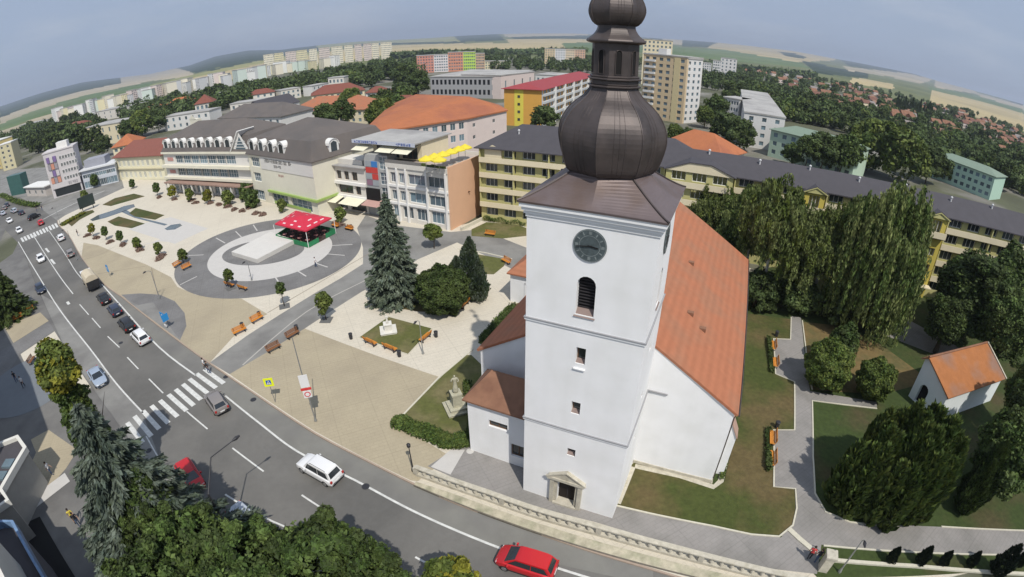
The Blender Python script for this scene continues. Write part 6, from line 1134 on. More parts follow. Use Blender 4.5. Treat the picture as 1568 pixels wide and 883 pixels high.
def psign(bp, label, w=1.15, h=1.15, z=1.3, two=True):
    g = G(*bp); r = E('parking_sign', (g[0], g[1], ZP), R(-25), label=label, category='sign'); O('post', MB().tube([(0, 0, 0), (0, 0, z+h+.1)], .04, 6), r, mat=metal); bb = M('info_blue', (.03, .26, .60), .5, 0); O('board', MB().box(-w/2, w/2, -.09, -.04, z, z+h), r, mat=bb)
    mb = MB(); t = .1; x, y0 = -.16, -.1; mb.box(x, x+t, y0, -.09, z+.25, z+.95).box(x, x+.34, y0, -.09, z+.87, z+.95).box(x, x+.34, y0, -.09, z+.55, z+.63).box(x+.27, x+.37, y0, -.09, z+.6, z+.9); O('letter', mb, r, mat=wsgn)
    if two: O('side_board', MB().box(w/2+.03, w/2+.07, -.5, .5, z, z+h*.9), r, mat=bb); O('white_plate', MB().box(-.3, .3, -.12, -.04, .3, .6), r, mat=wsgn)
psign((256, 503), 'blue parking sign on the dark paved bulge beside the lay-by'); psign((169, 424), 'smaller blue parking sign near the lorry', 1.0, 1.3, 1.0, False)
# park lamp leaning over the lawn, lamp over the road etc
lamp((648, 543), (638, 494), 'slim lamp post at the right edge of the statue lawn', .5); lamp((720, 460), (716, 420), 'slim lamp post in front of the cypress', .4); lamp((633, 722), (622, 686), 'short dark lamp post at the end of the balustrade', 0, False, dmetal)
g = G(633, 722); D = math.hypot(*g); O('lantern_head', MB().lathe([(.05, 0), (.16, .1), (.18, .35), (.05, .5)], 8), C.objects[[o.name for o in C.objects if o.name.startswith('street_lamp')][-1]], (0, 0, AZ(622, 686, D)[2]-.1), mat=dmetal)
lamp((245, 458), (232, 416), 'tall lamp post on the sand paving beside the bulge', .8); lamp((386, 430), (383, 402), 'thin lamp post on the inner circle', .4); lamp((118, 398), (108, 352), 'lamp post at the kerb beside the lorry', .8, adir=(-1, -.3)); lamp((93, 345), (88, 318), 'lamp post at the corner of the far junction', .6)
lamp((700, 372), (690, 330), 'lamp post in front of the peach wall', .6) if False else None
lr_, _ = lamp((1284, 877), (1326, 834), 'slim white lamp post beside the lower park path', .25)
# lamp reaching over the carriageway behind the roadside trees
p1, p2, p3 = (*G(319, 757, 6.4), 6.4), (*G(323, 700, 7.7), 7.7), (*G(357, 674, 8.0), 8.0); rr_ = E('street_lamp', (p1[0], p1[1], ZP), label='dark street lamp with a long arm reaching over the road behind the trees', category='street lamp'); q = lambda p: (p[0]-p1[0], p[1]-p1[1], p[2]-ZP)
O('pole', MB().tube([(0, 0, 0), q(p1)], [.1, .07], 8), rr_, mat=dmetal); O('arm', MB().tube([q(p1), q(p2), q(p3)], [.065, .05, .04], 8), rr_, mat=dmetal); v = (Vector(p3)-Vector(p2)).normalized(); O('lamp_head', MB().tube([Vector(q(p3))-v*.1, Vector(q(p3))+v*.25, Vector(q(p3))+v*.6], [.06, .15, .07], 8), rr_, mat=dmetal)
# screen board
g = G(136, 322); g2 = G(147, 314); r = E('display_board', (g[0], g[1], ZP), math.atan2(g2[1]-g[1], g2[0]-g[0])*.6, label='dark display screen on posts at the end of the pool garden', category='screen'); O('screen', MB().box(-2.4, 2.4, -.2, .1, 1.2, 4.2), r, mat=M('dark_screen', (.03, .045, .04), .3, .1)); O('screen_frame', MB().box(-2.5, 2.5, -.1, .2, 1.1, 1.2).box(-2.5, 2.5, -.1, .2, 4.2, 4.3).box(-2.5, -2.4, -.1, .2, 1.2, 4.2).box(2.4, 2.5, -.1, .2, 1.2, 4.2), r, mat=dmetal); O('post', MB().box(-1.8, -1.6, 0, .15, 0, 1.1).box(1.6, 1.8, 0, .15, 0, 1.1), r, mat=dmetal)
# bins and bollards
binm = MB().lathe([(.2, 0), (.24, .7), (.26, .75), (.22, .78)], 10).mesh('litter_bin', dmetal)
for i, p in enumerate([(538, 520), (612, 547), (668, 517), (455, 507), (1188, 516), (1188, 656), (398, 486), (372, 503)]):
    g = G(*p); O('litter_bin', binm, None, (g[0], g[1], ZP+.02), label='small dark litter bin '+['left of the statue lawn', 'at the near bench of the statue lawn', 'right of the statue lawn', 'by the brown bench across the path', 'beside the upper park alcove', 'beside the lower park alcove', 'by the farther orange bench on the sand', 'by the nearer orange bench on the sand'][i], category='litter bin')
# planters (low boulders and shrubs) of the tree rows
# ------------------------------------------------------------------ statues
def skin_body(joints, edges, name, mats=None, root=0, lev=1, classify=None):
    me = bpy.data.meshes.new(name); me.from_pydata([j[0] for j in joints], edges, []); o = bpy.data.objects.new(name, me); C.objects.link(o)
    sk = o.modifiers.new('s', 'SKIN'); sb = o.modifiers.new('d', 'SUBSURF'); sb.levels = lev; sk.use_smooth_shade = True
    for i, j in enumerate(joints): r_ = j[1]; me.skin_vertices[0].data[i].radius = (r_, r_) if not hasattr(r_, '__len__') else r_
    me.skin_vertices[0].data[root].use_root = True
    dg = bpy.context.evaluated_depsgraph_get(); m2 = bpy.data.meshes.new_from_object(o.evaluated_get(dg)); bpy.data.objects.remove(o); m2.name = name
    m2.materials.clear()
    for m_ in (mats or []): m2.materials.append(m_)
    if classify: m2.polygons.foreach_set('material_index', [classify(p.center) for p in m2.polygons])
    return m2
stw = M('white_statue_stone', (.66, .64, .58), .8, .1, 3, .2)
SJ = [((0, 0, .95), (.16, .13)), ((0, .01, 1.2), (.17, .12)), ((0, .01, 1.42), (.19, .11)), ((0, 0, 1.53), .055), ((0, -.02, 1.64), (.095, .11)), ((0, -.02, 1.76), .07), ((.22, 0, 1.40), .07), ((.30, -.08, 1.15), .055), ((.16, -.24, 1.22), .045), ((-.22, 0, 1.40), .07), ((-.33, -.02, 1.18), .055), ((-.30, -.22, 1.42), .04), ((0, 0, .6), (.22, .19)), ((0, 0, .25), (.27, .23)), ((0, 0, .02), (.30, .26))]
SE = [(0, 1), (1, 2), (2, 3), (3, 4), (4, 5), (2, 6), (6, 7), (7, 8), (2, 9), (9, 10), (10, 11), (0, 12), (12, 13), (13, 14)]
fig = skin_body(SJ, SE, 'figure', [stw])
def statue(bp, tp, label, ped, mat=stw, rz=0):
    g = G(*bp); D = math.hypot(*g); H = AZ(*tp, D)[2]-ZP; r = E('statue', (g[0], g[1], ZP+.02), rz, label=label, category='statue'); z = 0; prev = None
    for (w, h) in ped: hh = h*H; w2 = w/2; O('pedestal', MB().box(-w2, w2, -w2, w2, z, z+hh*.88).box(-w2-.06, w2+.06, -w2-.06, w2+.06, z+hh*.88, z+hh), r, mat=mat); z += hh
    s = (H-z)/1.83; f = fig if mat is stw else fig.copy(); 
    if mat is not stw: f.materials.clear(); f.materials.append(mat)
    O('figure', f, r, (0, 0, z), 0, s)
statue((595, 508), (588, 482), 'pale statue on a wide white plinth in the square lawn with benches', [(1.9, .10), (.9, .38)], stw, .3)
statue((592, 466), (586, 446), 'white statue standing in front of the big spruce', [(.8, .3)], stw, .1)
statue((700, 627), (686, 574), 'weathered stone statue on a stepped plinth on the lawn by the church', [(2.2, .06), (1.6, .07), (.9, .36)], M('old_statue_stone', (.42, .40, .30), .95, .25, 3, .4), .4)
# ------------------------------------------------------------------ people
skn = M('skin', (.45, .27, .19), .6, .03)
def person_mesh(shirt, trous, stride=.18, bend=0.0, arms=.1):
    J = [((0, 0, .93), (.15, .11)), ((0, 0, 1.10), (.14, .10)), ((0, 0, 1.32), (.17, .11)), ((0, 0, 1.46), .06), ((0, -.01, 1.56), .07), ((0, -.02, 1.66), (.08, .095)), ((0, -.01, 1.73), .05)]
    Ed = [(0, 1), (1, 2), (2, 3), (3, 4), (4, 5), (5, 6)]
    def add(p, r, frm): J.append((p, r)); Ed.append((frm, len(J)-1)); return len(J)-1
    for s in (-1, 1):
        f = s*stride
        k = add((s*.10, 0, .86), .095, 0); k = add((s*.10, f*.55-.03, .50), .065, k); k = add((s*.10, f, .10), .045, k); add((s*.10, f-.14, .04), .04, k)
        k = add((s*.20, 0, 1.38), .06, 2); k = add((s*.25, -f*.5, 1.12), .042, k); k = add((s*.25, -f-.10, .90), .032, k); k = add((s*.25, -f-.14, .82), .028, k)
        for a in range(5): add((s*(.25+.018*(a-2) if a < 4 else .22), -f-.15-.012*a, .74+(.01*abs(a-1.5) if a < 4 else .035)), .009, k)
    def cl(c):
        if c.z > 1.47: return 2
        if abs(c.x) > .19 and c.z < 1.2: return 2
        if c.z > .95: return 0
        return 1 if c.z > .08 else 3
    return skin_body(J, Ed, 'body', [shirt, trous, skn, blk], 0, 1, cl)
clw, clb, cly, clr_, clg = M('white_cloth', (.70, .70, .70), .9, .05), M('black_cloth', (.02, .02, .025), .9, .1), M('yellow_cloth', (.62, .50, .08), .9, .05), M('red_cloth', (.45, .05, .05), .9, .05), M('blue_denim', (.06, .09, .16), .9, .1)
pms = [person_mesh(clw, clb), person_mesh(clb, clg, .1), person_mesh(cly, clb, .2), person_mesh(clr_, clb, .05), person_mesh(clw, clg, .15)]
hairm = M('dark_hair', (.03, .02, .015), .8, .1); hair = MB().lathe([(.02, 1.76), (.075, 1.745), (.10, 1.69), (.10, 1.62), (.06, 1.60)][::-1], 10).mesh('hair', hairm, True)
for p, k, rz, l in [((321, 573), 1, 2.4, 'person in dark clothes about to step onto the zebra crossing'), ((316, 568), 0, 2.2, 'person in white top at the kerb end of the zebra crossing'), ((117, 800), 2, 1.0, 'person in yellow top walking at the edge of the stepped shadow'), ((124, 806), 1, 1.2, 'person in dark clothes beside the one in yellow'), ((38, 594), 0, .5, 'person in white top on the shaded round paving'), ((27, 586), 1, .7, 'person in dark clothes on the shaded round paving'),
                    ((81, 728), 4, 2.0, 'person in white top and jeans crossing the sand paving at lower left'), ((29, 738), 1, .2, 'person in dark clothes beside the low white parapet building'), ((1236, 858), 3, 2.6, 'person in red top at the end of the balustrade'), ((1247, 862), 1, 3.0, 'person in black top by the pillar at the park gate'), ((57, 324), 1, 0, 'person in dark clothes crossing at the far junction, left one'), ((65, 322), 1, 1, 'person in dark clothes crossing at the far junction, right one'), ((120, 362), 1, 2, 'person in dark clothes beside the pool garden'), ((484, 410), 4, 2, 'person in white top on the cream paving near the spruce'), ((350, 440), 1, 1, 'person in dark clothes beside a bench on the circular paving'), ((620, 380), 0, 1, 'person in white top near the office building')]:
    g = G(*p); r = O('person', pms[k], None, (g[0], g[1], ZP+.03 if p[0] > 130 else .13), rz, label=l, category='person'); O('hair', hair, r)
# pillar at the park gate
g = G(1258, 872); r = E('gate_pillar', (g[0], g[1], 0), PSI, label='pale stone gate pillar at the end of the balustrade', category='pillar'); O('shaft', MB().box(-.35, .35, -.35, .35, .1, 1.9), r, mat=stone); O('cap', MB().box(-.45, .45, -.45, .45, 1.9, 2.1), r, mat=stone)
O('path_border', strip_mb(MB(), PX((1207, 812), (1222, 826), (1248, 848)), .45, ZP, ZP+.12), mat=kerbm, kind='structure')
# steps and low wall near the yellow building
O('low_wall', strip_mb(MB(), PX((706, 354), (722, 346), (738, 338)), .35, ZP, ZP+.6), mat=kerbm, label='low pale wall between the peach building and the small lawn', category='wall')
# ------------------------------------------------------------------ foliage
def leaves_mesh(name, P, Nn, size, mats, rs, aspect=1.6, smi=None, jit=.5):
    """P points, Nn preferred normals -> one quad leaf clump per point"""
    n = len(P); d = rs.normal(size=(n, 3)); Nn = Nn/np.maximum(np.linalg.norm(Nn, axis=1, keepdims=True), 1e-6); N_ = Nn+d*jit; N_ /= np.linalg.norm(N_, axis=1, keepdims=True)
    t = np.cross(N_, rs.normal(size=(n, 3))); t /= np.maximum(np.linalg.norm(t, axis=1, keepdims=True), 1e-6); b = np.cross(N_, t)
    s = size*(.6+.8*rs.rand(n, 1)); a = t*s*aspect*.5; c = b*s*.5; bend = N_*s*.18
    V = np.stack([P-a-c*.35, P-c-bend*0, P+a*1.0+c*.1-bend, P+c+bend*0], 1).reshape(-1, 3)
    me = bpy.data.meshes.new(name); me.vertices.add(4*n); me.vertices.foreach_set('co', V.astype(np.float32).ravel()); me.loops.add(4*n); me.loops.foreach_set('vertex_index', np.arange(4*n, dtype=np.int32)); me.polygons.add(n); me.polygons.foreach_set('loop_start', np.arange(0, 4*n, 4, dtype=np.int32))
    for m_ in mats: me.materials.append(m_)
    if smi is not None: me.polygons.foreach_set('material_index', smi.astype(np.int32))
    me.update(); me.validate(); return me
def strands_mesh(name, P, D, size, aspect, mats, rs, smi=None):
    """leaves whose long axis follows D (needles, hanging strands)"""
    n = len(P); D = D/np.maximum(np.linalg.norm(D, axis=1, keepdims=True), 1e-6); D = D+rs.normal(size=(n, 3))*.18; t = np.cross(D, rs.normal(size=(n, 3))); t /= np.maximum(np.linalg.norm(t, axis=1, keepdims=True), 1e-6)
    s = size*(.6+.8*rs.rand(n, 1)); a = D*s*aspect*.5; c = t*s*.5
    V = np.stack([P-a, P-c, P+a, P+c], 1).reshape(-1, 3); me = bpy.data.meshes.new(name); me.vertices.add(4*n); me.vertices.foreach_set('co', V.astype(np.float32).ravel()); me.loops.add(4*n); me.loops.foreach_set('vertex_index', np.arange(4*n, dtype=np.int32)); me.polygons.add(n); me.polygons.foreach_set('loop_start', np.arange(0, 4*n, 4, dtype=np.int32))
    for m_ in mats: me.materials.append(m_)
    if smi is not None: me.polygons.foreach_set('material_index', smi.astype(np.int32))
    me.update(); me.validate(); return me
def broad(name, n, size, mats, seed, R_=1.0, Hc=1.0, ncl=60, cr=.26, flat=0, w2=.3, low=-.8, stray=.16):
    """unit crown: radius R_, half height Hc, centre at the origin, made of leaf clumps"""
    rs = np.random.RandomState(seed); u = rs.normal(size=(ncl, 3)); u /= np.linalg.norm(u, axis=1, keepdims=True); u = u[u[:, 2] > low]; k = len(u)
    r = .55+.42*rs.rand(k, 1); wob = 1+.14*np.sin(u[:, :1]*4+seed)+.12*np.sin(u[:, 1:2]*5+seed*2)
    Cn = u*r*wob*np.array([R_, R_, Hc]); rad = cr*(.7+.6*rs.rand(k))*R_
    idx = rs.randint(0, k, n); v = rs.normal(size=(n, 3)); v /= np.linalg.norm(v, axis=1, keepdims=True); rr = (.55+.5*rs.rand(n, 1)**.6); P = Cn[idx]+v*rr*rad[idx][:, None]*np.array([1, 1, .8])
    Nn = v*.8+u[idx]*.5+np.array([0, 0, .35])
    mi = (rs.rand(k) < w2).astype(int)[idx] if len(mats) > 1 else None
    st = rs.rand(n) < stray; us = rs.normal(size=(n, 3)); us /= np.linalg.norm(us, axis=1, keepdims=True); us[:, 2] = np.abs(us[:, 2])*np.where(rs.rand(n) < .75, 1, -1); P[st] = (us*(.62+.34*rs.rand(n, 1)**.5)*np.array([R_, R_, Hc]))[st]
    return leaves_mesh(name, P, Nn, size, mats, rs, smi=mi)
def spruce(name, n, H, Rb, mats, seed, size=.28, nb=None, droop=.22):
    rs = np.random.RandomState(seed); P = []; D = []; z = .06*H; per = []
    lv = int(H/.42)
    for i in range(lv):
        t = i/lv; z = H*(.05+.93*t); r = Rb*(1-t)**.85*(.92+.2*rs.rand())+.08
        m_ = max(4, int(5+9*(1-t))); o = rs.rand()*6
        for j in range(m_): per.append((z+rs.normal()*.12, r*(.72+.42*rs.rand()), o+6.283*j/m_+rs.normal()*.12))
    tot = sum(p[1]+.3 for p in per)
    for z, r, a in per:
        m_ = max(6, int(n*(r+.3)/tot)); s = rs.rand(m_)**.62; ca, sa = math.cos(a), math.sin(a); w = .30*r*(1-s*.75)*.55
        off = rs.normal(size=m_)*w*.8; zz = z-droop*r*s**1.4+.16*r*np.maximum(0, s-.75)*1.6+rs.normal(size=m_)*.05; hang = rs.rand(m_) < .35; zz = zz-hang*rs.rand(m_)*.28
        P.append(np.stack([ca*s*r-sa*off, sa*s*r+ca*off, zz], 1)); dd = np.stack([ca-sa*np.sign(off)*.55, sa+ca*np.sign(off)*.55, -.25-hang*.9], 1); D.append(dd)
    P = np.concatenate(P); D = np.concatenate(D); mi = (rs.rand(len(P)) < .3).astype(int) if len(mats) > 1 else None
    return strands_mesh(name, P, D, size*.42, 3.0, mats, rs, mi)
def weeping(name, n, R_, Hc, mats, seed, size=.16, hang=2.6, nst=420, ncl=26):
    """drooping crown: strands falling from clumps"""
    rs = np.random.RandomState(seed); u = rs.normal(size=(ncl*3, 3)); u /= np.linalg.norm(u, axis=1, keepdims=True); u = u[u[:, 2] > -.35][:ncl]; Cn = u*np.array([R_, R_, Hc])*(.5+.42*rs.rand(len(u), 1)); idx = rs.randint(0, len(u), nst)
    v = rs.normal(size=(nst, 3)); v /= np.linalg.norm(v, axis=1, keepdims=True); st = Cn[idx]+v*np.array([.24*R_, .24*R_, .22*R_])*(.6+.6*rs.rand(nst, 1)); L_ = hang*(.35+rs.rand(nst))*(.6+.6*(np.hypot(st[:, 0], st[:, 1])/R_))
    m_ = n//nst; s = rs.rand(nst, m_); out_ = st[:, :2]/np.maximum(np.linalg.norm(st[:, :2], axis=1, keepdims=True), .1)
    x = st[:, None, 0]+out_[:, None, 0]*.35*np.sqrt(s)+rs.normal(size=(nst, m_))*.14; y = st[:, None, 1]+out_[:, None, 1]*.35*np.sqrt(s)+rs.normal(size=(nst, m_))*.14; z = st[:, None, 2]-s*L_[:, None]
    P = np.stack([x, y, z], 2).reshape(-1, 3); D = np.tile(np.array([[0, 0, -1.]]), (len(P), 1))+rs.normal(size=(len(P), 3))*.3; mi = (np.repeat(rs.rand(nst), m_) < .3).astype(int) if len(mats) > 1 else None
    return strands_mesh(name, P, D, size, 2.2, mats, rs, mi)
def columns(name, cols_, n, mats, seed, size=.16, blunt=2.6):
    """upright flame-shaped evergreen columns: list of (x, y, radius, height)"""
    rs = np.random.RandomState(seed); P = []; D = []; tot = sum(c[2]*c[3] for c in cols_)
    for (x, y, r, h) in cols_:
        m_ = int(n*r*h/tot); t = rs.rand(m_)**1.0; a = rs.rand(m_)*6.283; lump = 1+.16*np.sin(a*3+t*9+seed)+.12*np.sin(a*7-t*17); rr = r*np.minimum(1, (t/.12)**.5)*np.clip(1.03-t**blunt, .04, 1)*lump*(.80+.25*rs.rand(m_))
        P.append(np.stack([x+rr*np.cos(a), y+rr*np.sin(a), .1+t*h], 1)); D.append(np.stack([np.cos(a)*.45, np.sin(a)*.45, np.full(m_, 1.0)], 1))
    P = np.concatenate(P); D = np.concatenate(D); mi = (rs.rand(len(P)) < .3).astype(int) if len(mats) > 1 else None
    return strands_mesh(name, P, D, size, 2.4, mats, rs, mi)
def trunk_mesh(H, r, mat, seed, limbs=5, spread=.35, top=.8):
    rr = random.Random(seed); mb = MB(); mb.tube([(0, 0, -.05), (rr.uniform(-.1, .1), 0, H*.35), (rr.uniform(-.2, .2), rr.uniform(-.2, .2), H*.6), (0, 0, H*top)], [r*1.25, r, r*.7, r*.15], 9)
    for i in range(limbs):
        a = 6.283*i/limbs+rr.uniform(-.3, .3); z = H*rr.uniform(.3, .55); L_ = H*spread*rr.uniform(.8, 1.2); mb.tube([(0, 0, z), (math.cos(a)*L_*.5, math.sin(a)*L_*.5, z+L_*.35), (math.cos(a)*L_, math.sin(a)*L_, z+L_*.8)], [r*.5, r*.32, r*.08], 6)
    return mb.mesh('trunk', mat, True)
def tree(name, g, crown, H, zc, label, tmat=bark, tr=.2, rz=0, sc=(1, 1, 1), group=None, cat='tree', limbs=5, spread=.3, seed=1, top=.8, tm=None):
    r = E(name, (g[0], g[1], ZP-.02), rz, label=label, category=cat, group=group); c = O('crown', crown, r, (0, 0, zc)); c.scale = sc; O('trunk', tm or trunk_mesh(H, tr, tmat, seed, limbs, spread, top), r); return r
def shell(name, n, size, mats, seed, Rr, Hh):
    """dense clipped crown: bumpy shell plus an inner layer so that nothing shows through"""
    rs = np.random.RandomState(seed); u = rs.normal(size=(n, 3)); u /= np.linalg.norm(u, axis=1, keepdims=True); x, y, z = u.T
    b = 1+.07*np.sin(x*7+seed)*np.sin(y*6)+.06*np.sin(z*9+x*5)+.05*np.sin(y*13+z*11+seed)+.04*np.sin(x*19-z*15); dpt = 1-.22*rs.rand(n)**1.6
    P = u*(b*dpt)[:, None]*np.array([Rr, Rr, Hh]); return leaves_mesh(name, P, u+np.array([0, 0, .3]), size, mats, rs, smi=(rs.rand(n) < .3).astype(int) if len(mats) > 1 else None, jit=.7)
def dense(cpx, zc, Rr, Hh, n, mats, label, sd): g = G(*cpx, zc); return tree('round_bush', g, shell('crown', n, .19, mats, sd, Rr, Hh), zc*.9, zc+.1, label, tr=.16, seed=sd, limbs=0, cat='tree', top=.9)
# --- single near trees
tree('spruce_tree', G(607, 458), spruce('crown', 38000, 15.2, 4.2, [LS, LSB], 3, .42, droop=.3), 14.5, 0, 'tall green spruce standing in the middle of the square', tr=.24, limbs=0, top=.98)
bsp = G(112, 612, 17.5); tree('blue_spruce_tree', bsp, spruce('crown', 110000, 17.6, 7.6, [LSB, LS], 5, .42, droop=.45), 16, 0, 'big blue green spruce beside the road at lower left', tr=.32, limbs=0, top=.98)
yt = tree('yellow_birch_tree', G(88, 568, 14.5), broad('crown', 8000, .22, [LY, LB], 9, 1.75, 2.0, 36, .34), 14, 14.5, 'tall tree with yellow top rising left of the blue spruce', tr=.16, limbs=4); O('lower_crown', broad('lower_crown', 12000, .20, [LG, LB], 19, 1.5, 4.4, 70, .28), yt, (0, 0, 9.4))
def rb(name, cpx, zc, Rr, Hh, n, mats, label, sd, size=.22, tr=.2, ncl=70, crr=.26, H=None, cat='tree', low=-.8): g = G(*cpx, zc); return tree(name, g, broad('crown', n, size, mats, sd, Rr, Hh, ncl, crr, low=low), H or zc+Hh*.5, zc, label, tr=tr, seed=sd, cat=cat, spread=.22)
dense((677, 446), 3.0, 3.25, 3.0, 30000, [LD, LG], 'dense dark green rounded bush next to the tall spruce', 21)
cy_ = G(726, 458); O('cypress', columns('cypress', [(0, 0, 1.7, 8.4), (-1.7, -.6, 1.5, 6.0), (.9, -.9, 1.4, 4.8), (-.6, 1.0, 1.4, 6.6)], 30000, [LC, LSB], 4, .15), None, (cy_[0]-.4, cy_[1]+.6, ZP), label='tall grey green cypress with several pointed lobes behind the round bush', category='tree')
rb('deciduous_tree', (663, 356), 2.9, 1.35, 1.3, 4200, [LB], 'young bright green tree in front of the peach office building', 23, .22, .07, 26, .35)
# foreground row along the near pavement
fg = [((222, 790), 9.0, 2.3, 3.0, 'broad green tree next to the blue spruce'), ((300, 852), 9.2, 2.9, 3.0, 'broad green tree, second from the blue spruce'), ((385, 880), 9.0, 3.0, 2.9, 'broad green tree in the middle of the roadside row'), ((480, 876), 9.0, 3.0, 2.9, 'broad green tree, fourth in the roadside row'), ((552, 888), 8.6, 2.4, 2.6, 'broad green tree, fifth in the roadside row'), ((255, 895), 8.8, 2.9, 3.0, 'broad green tree cut by the bottom edge near the blue spruce'), ((345, 945), 9.0, 3.1, 3.0, 'broad green tree cut by the bottom edge in the middle'), ((450, 955), 8.8, 3.1, 3.0, 'broad green tree cut by the bottom edge at the right'), ((600, 922), 7.2, 2.0, 2.2, 'smaller green tree at the right end of the roadside row')]
FGM = [broad('crown', 30000, .23, [LG, LD], 31+i, 1*3.7, 3.5, 130, .135, w2=.45, stray=.04) for i in range(3)]
for i, (p, zc, Rr, Hh, l) in enumerate(fg): g = G(*p, zc); tree('broadleaf_tree', g, FGM[i % 3], zc+1.5, zc, l, tr=.22, rz=i*1.7, sc=(Rr/3.7, Rr/3.7, Hh/3.5), seed=40+i, spread=.25)
g = G(690, 888, 4.5); tree('small_tree', g, broad('crown', 7000, .22, [LB, LY], 51, 1.5, 1.6, 40, .3), 5, 4.4, 'small pale green tree at the bottom edge in front of the red car', tr=.08)
# park trees
WL = [weeping('crown', 85000, 6.0, 6.2, [LW, LG], 61, .18, 4.8, 1100, 60), weeping('crown', 40000, 4.4, 6.4, [LW, LB], 62, .18, 2.0, 620, 70), weeping('crown', 62000, 4.6, 6.0, [LW, LG], 63, .16, 2.8, 900, 56)]
def big(bp, tp, m_, Rm, Hm, Rr, label, name='willow_tree', tm=bark, tr=.35, rz=0, lowf=.16):
    g = G(*bp); D = math.hypot(*g); Ht = AZ(*tp, D)[2]; hc = Ht*(1-lowf)/2; return tree(name, g, m_, Ht*.85, Ht-hc*1.0, label, tr=tr, tmat=tm, rz=rz, sc=(Rr/Rm, Rr/Rm, hc/Hm), seed=int(bp[0]), limbs=7, spread=.28)
big((1312, 502), (1340, 262), WL[0], 6.0, 6.3, 6.3, 'large weeping willow right of the church roof'); big((1285, 478), (1292, 268), WL[2], 4.6, 6.3, 5.2, 'tall willow growing against the large weeping willow')
big((1345, 485), (1370, 285), WL[0], 6.0, 6.3, 4.2, 'right hand crown of the willow group beside the yellow entrance', rz=2); big((1082, 400), (1052, 270), WL[1], 4.4, 6.6, 3.4, 'low leaning birch right behind the ridge of the church roof', 'birch_tree', barkw, .16, 5); big((1140, 420), (1108, 262), WL[2], 4.6, 6.2, 4.2, 'birch beside the gabled bay of the yellow building', 'birch_tree', barkw, .18, 2.5); big((1162, 462), (1130, 247), WL[1], 4.4, 6.6, 4.6, 'tall birch with yellowish drooping twigs next to the church roof', 'birch_tree', barkw, .2)
big((1118, 418), (1078, 278), WL[2], 4.6, 6.2, 4.0, 'birch peeping over the church roof ridge', 'birch_tree', barkw, .18, 1); big((1205, 470), (1185, 300), WL[1], 4.4, 6.6, 4.6, 'birch between the church roof and the path', 'birch_tree', barkw, .2, 2); big((1238, 470), (1232, 288), WL[1], 4.4, 6.6, 4.2, 'birch with yellow green crown in front of a balcony dormer', 'birch_tree', barkw, .2, 3)

MP = [broad('crown', 30000, .26, [LD, LG], 71, 5, 5, 120, .19), broad('crown', 24000, .24, [LG, LD], 72, 4, 4, 90, .22)]
for cp, zc, Rr, Hh, k, l in [((1500, 452), 8.0, 6.2, 5.2, 0, 'huge dark green tree in front of the yellow building at right'), ((1560, 440), 9, 5.4, 5.2, 1, 'dark green tree at the right edge above the chapel'), ((1545, 500), 7.5, 4.4, 4.6, 0, 'dark tree directly behind the chapel'), ((1478, 440), 7.5, 4.6, 4.6, 1, 'dark crown just right of the yellow entrance tower'), ((1568, 428), 8.5, 4.6, 4.4, 0, 'dark crown at the right edge before the yellow building'), ((1452, 492), 5.0, 3.2, 3.4, 0, 'shaded tree between the entrance and the chapel'), ((1575, 600), 6.0, 2.6, 3.6, 1, 'tree at the right edge beside the chapel'), ((1545, 700), 5.0, 3.6, 4.0, 1, 'broad tree in the lower right corner beside the chapel wall'), ((1590, 640), 7, 4, 4.5, 0, 'dark tree beyond the chapel at the right edge')]:
    g = G(*cp, zc); tree('park_tree', g, MP[k], zc+1, zc, l, tr=.3, rz=cp[0]*.1, sc=(Rr/(5-k), Rr/(5-k), Hh/(5-k)), seed=cp[0], spread=.25)
dense((1268, 560), 2.8, 2.65, 2.7, 22000, [LB, LG], 'round clipped tree by the path, the larger of two', 81); rb('round_bush', (1290, 530), 3.2, 2.0, 2.6, 14000, [LG, LD], 'taller lobe of foliage behind the larger round tree', 83, .17, ncl=80, crr=.2); dense((1341, 582), 2.4, 2.2, 2.25, 18000, [LB, LG], 'round clipped tree by the path, the smaller of two', 82)
g = G(1350, 782); cols_ = []
for _ in range(64):
    a, r_ = rnd.uniform(0, 6.283), math.sqrt(rnd.random()); cols_.append((r_*5.8*math.cos(a)+.5, r_*3.6*math.sin(a)+.6, rnd.uniform(.6, 1.15), 9.2-3.2*r_**2.5+rnd.uniform(-1.0, .6)))
O('yew_thicket', columns('yew_thicket', cols_, 80000, [LG, LB], 12, .36, 6), None, (g[0]+.6, g[1]+.8, ZP), label='massive dark evergreen thicket of upright stems beside the park path', category='tree')
g = G(1478, 772); O('thuja', columns('thuja', [(0, 0, 1.4, 7.6), (-1.2, -.6, 1.1, 6.2), (1.0, .5, 1.0, 6.0)], 22000, [LG, LD], 14, .16), None, (g[0], g[1], ZP), label='tall narrow evergreen at the right end of the thicket', category='tree')
tj = columns('thuja_shrub', [(0, 0, .42, 1.9)], 2600, [M('black_green_sprays', (.012, .022, .010), .9, .1)], 3, .07)
for i, (p, s) in enumerate([((1360, 862), 1.0), ((1406, 864), 1.15), ((1440, 866), .95), ((1482, 868), 1.0), ((1553, 868), 1.0), ((1521, 882), 2.0)]):
    g = G(*p); O('thuja_shrub', tj, None, (g[0], g[1], ZP), i, s, label=['narrow dark shrub, first from the lamp on the verge', 'narrow dark shrub, second from the lamp on the verge', 'narrow dark shrub, third from the lamp on the verge', 'narrow dark shrub, fourth from the lamp on the verge', 'narrow dark shrub at the right edge of the verge', 'tallest narrow dark shrub on the verge in the lower right corner'][i], category='shrub')
# dark conifer at the left edge
g = G(20, 486); tree('conifer_tree', g, spruce('crown', 26000, 10.5, 4.6, [LD, LG], 25, .42), 10, 0, 'dark conifer at the left edge beside the road', tr=.2, limbs=0, top=.98); rb('round_bush', (12, 470), 2, 2.4, 2.0, 7000, [LG, LB], 'bright bush at the foot of the dark conifer', 84, .2)
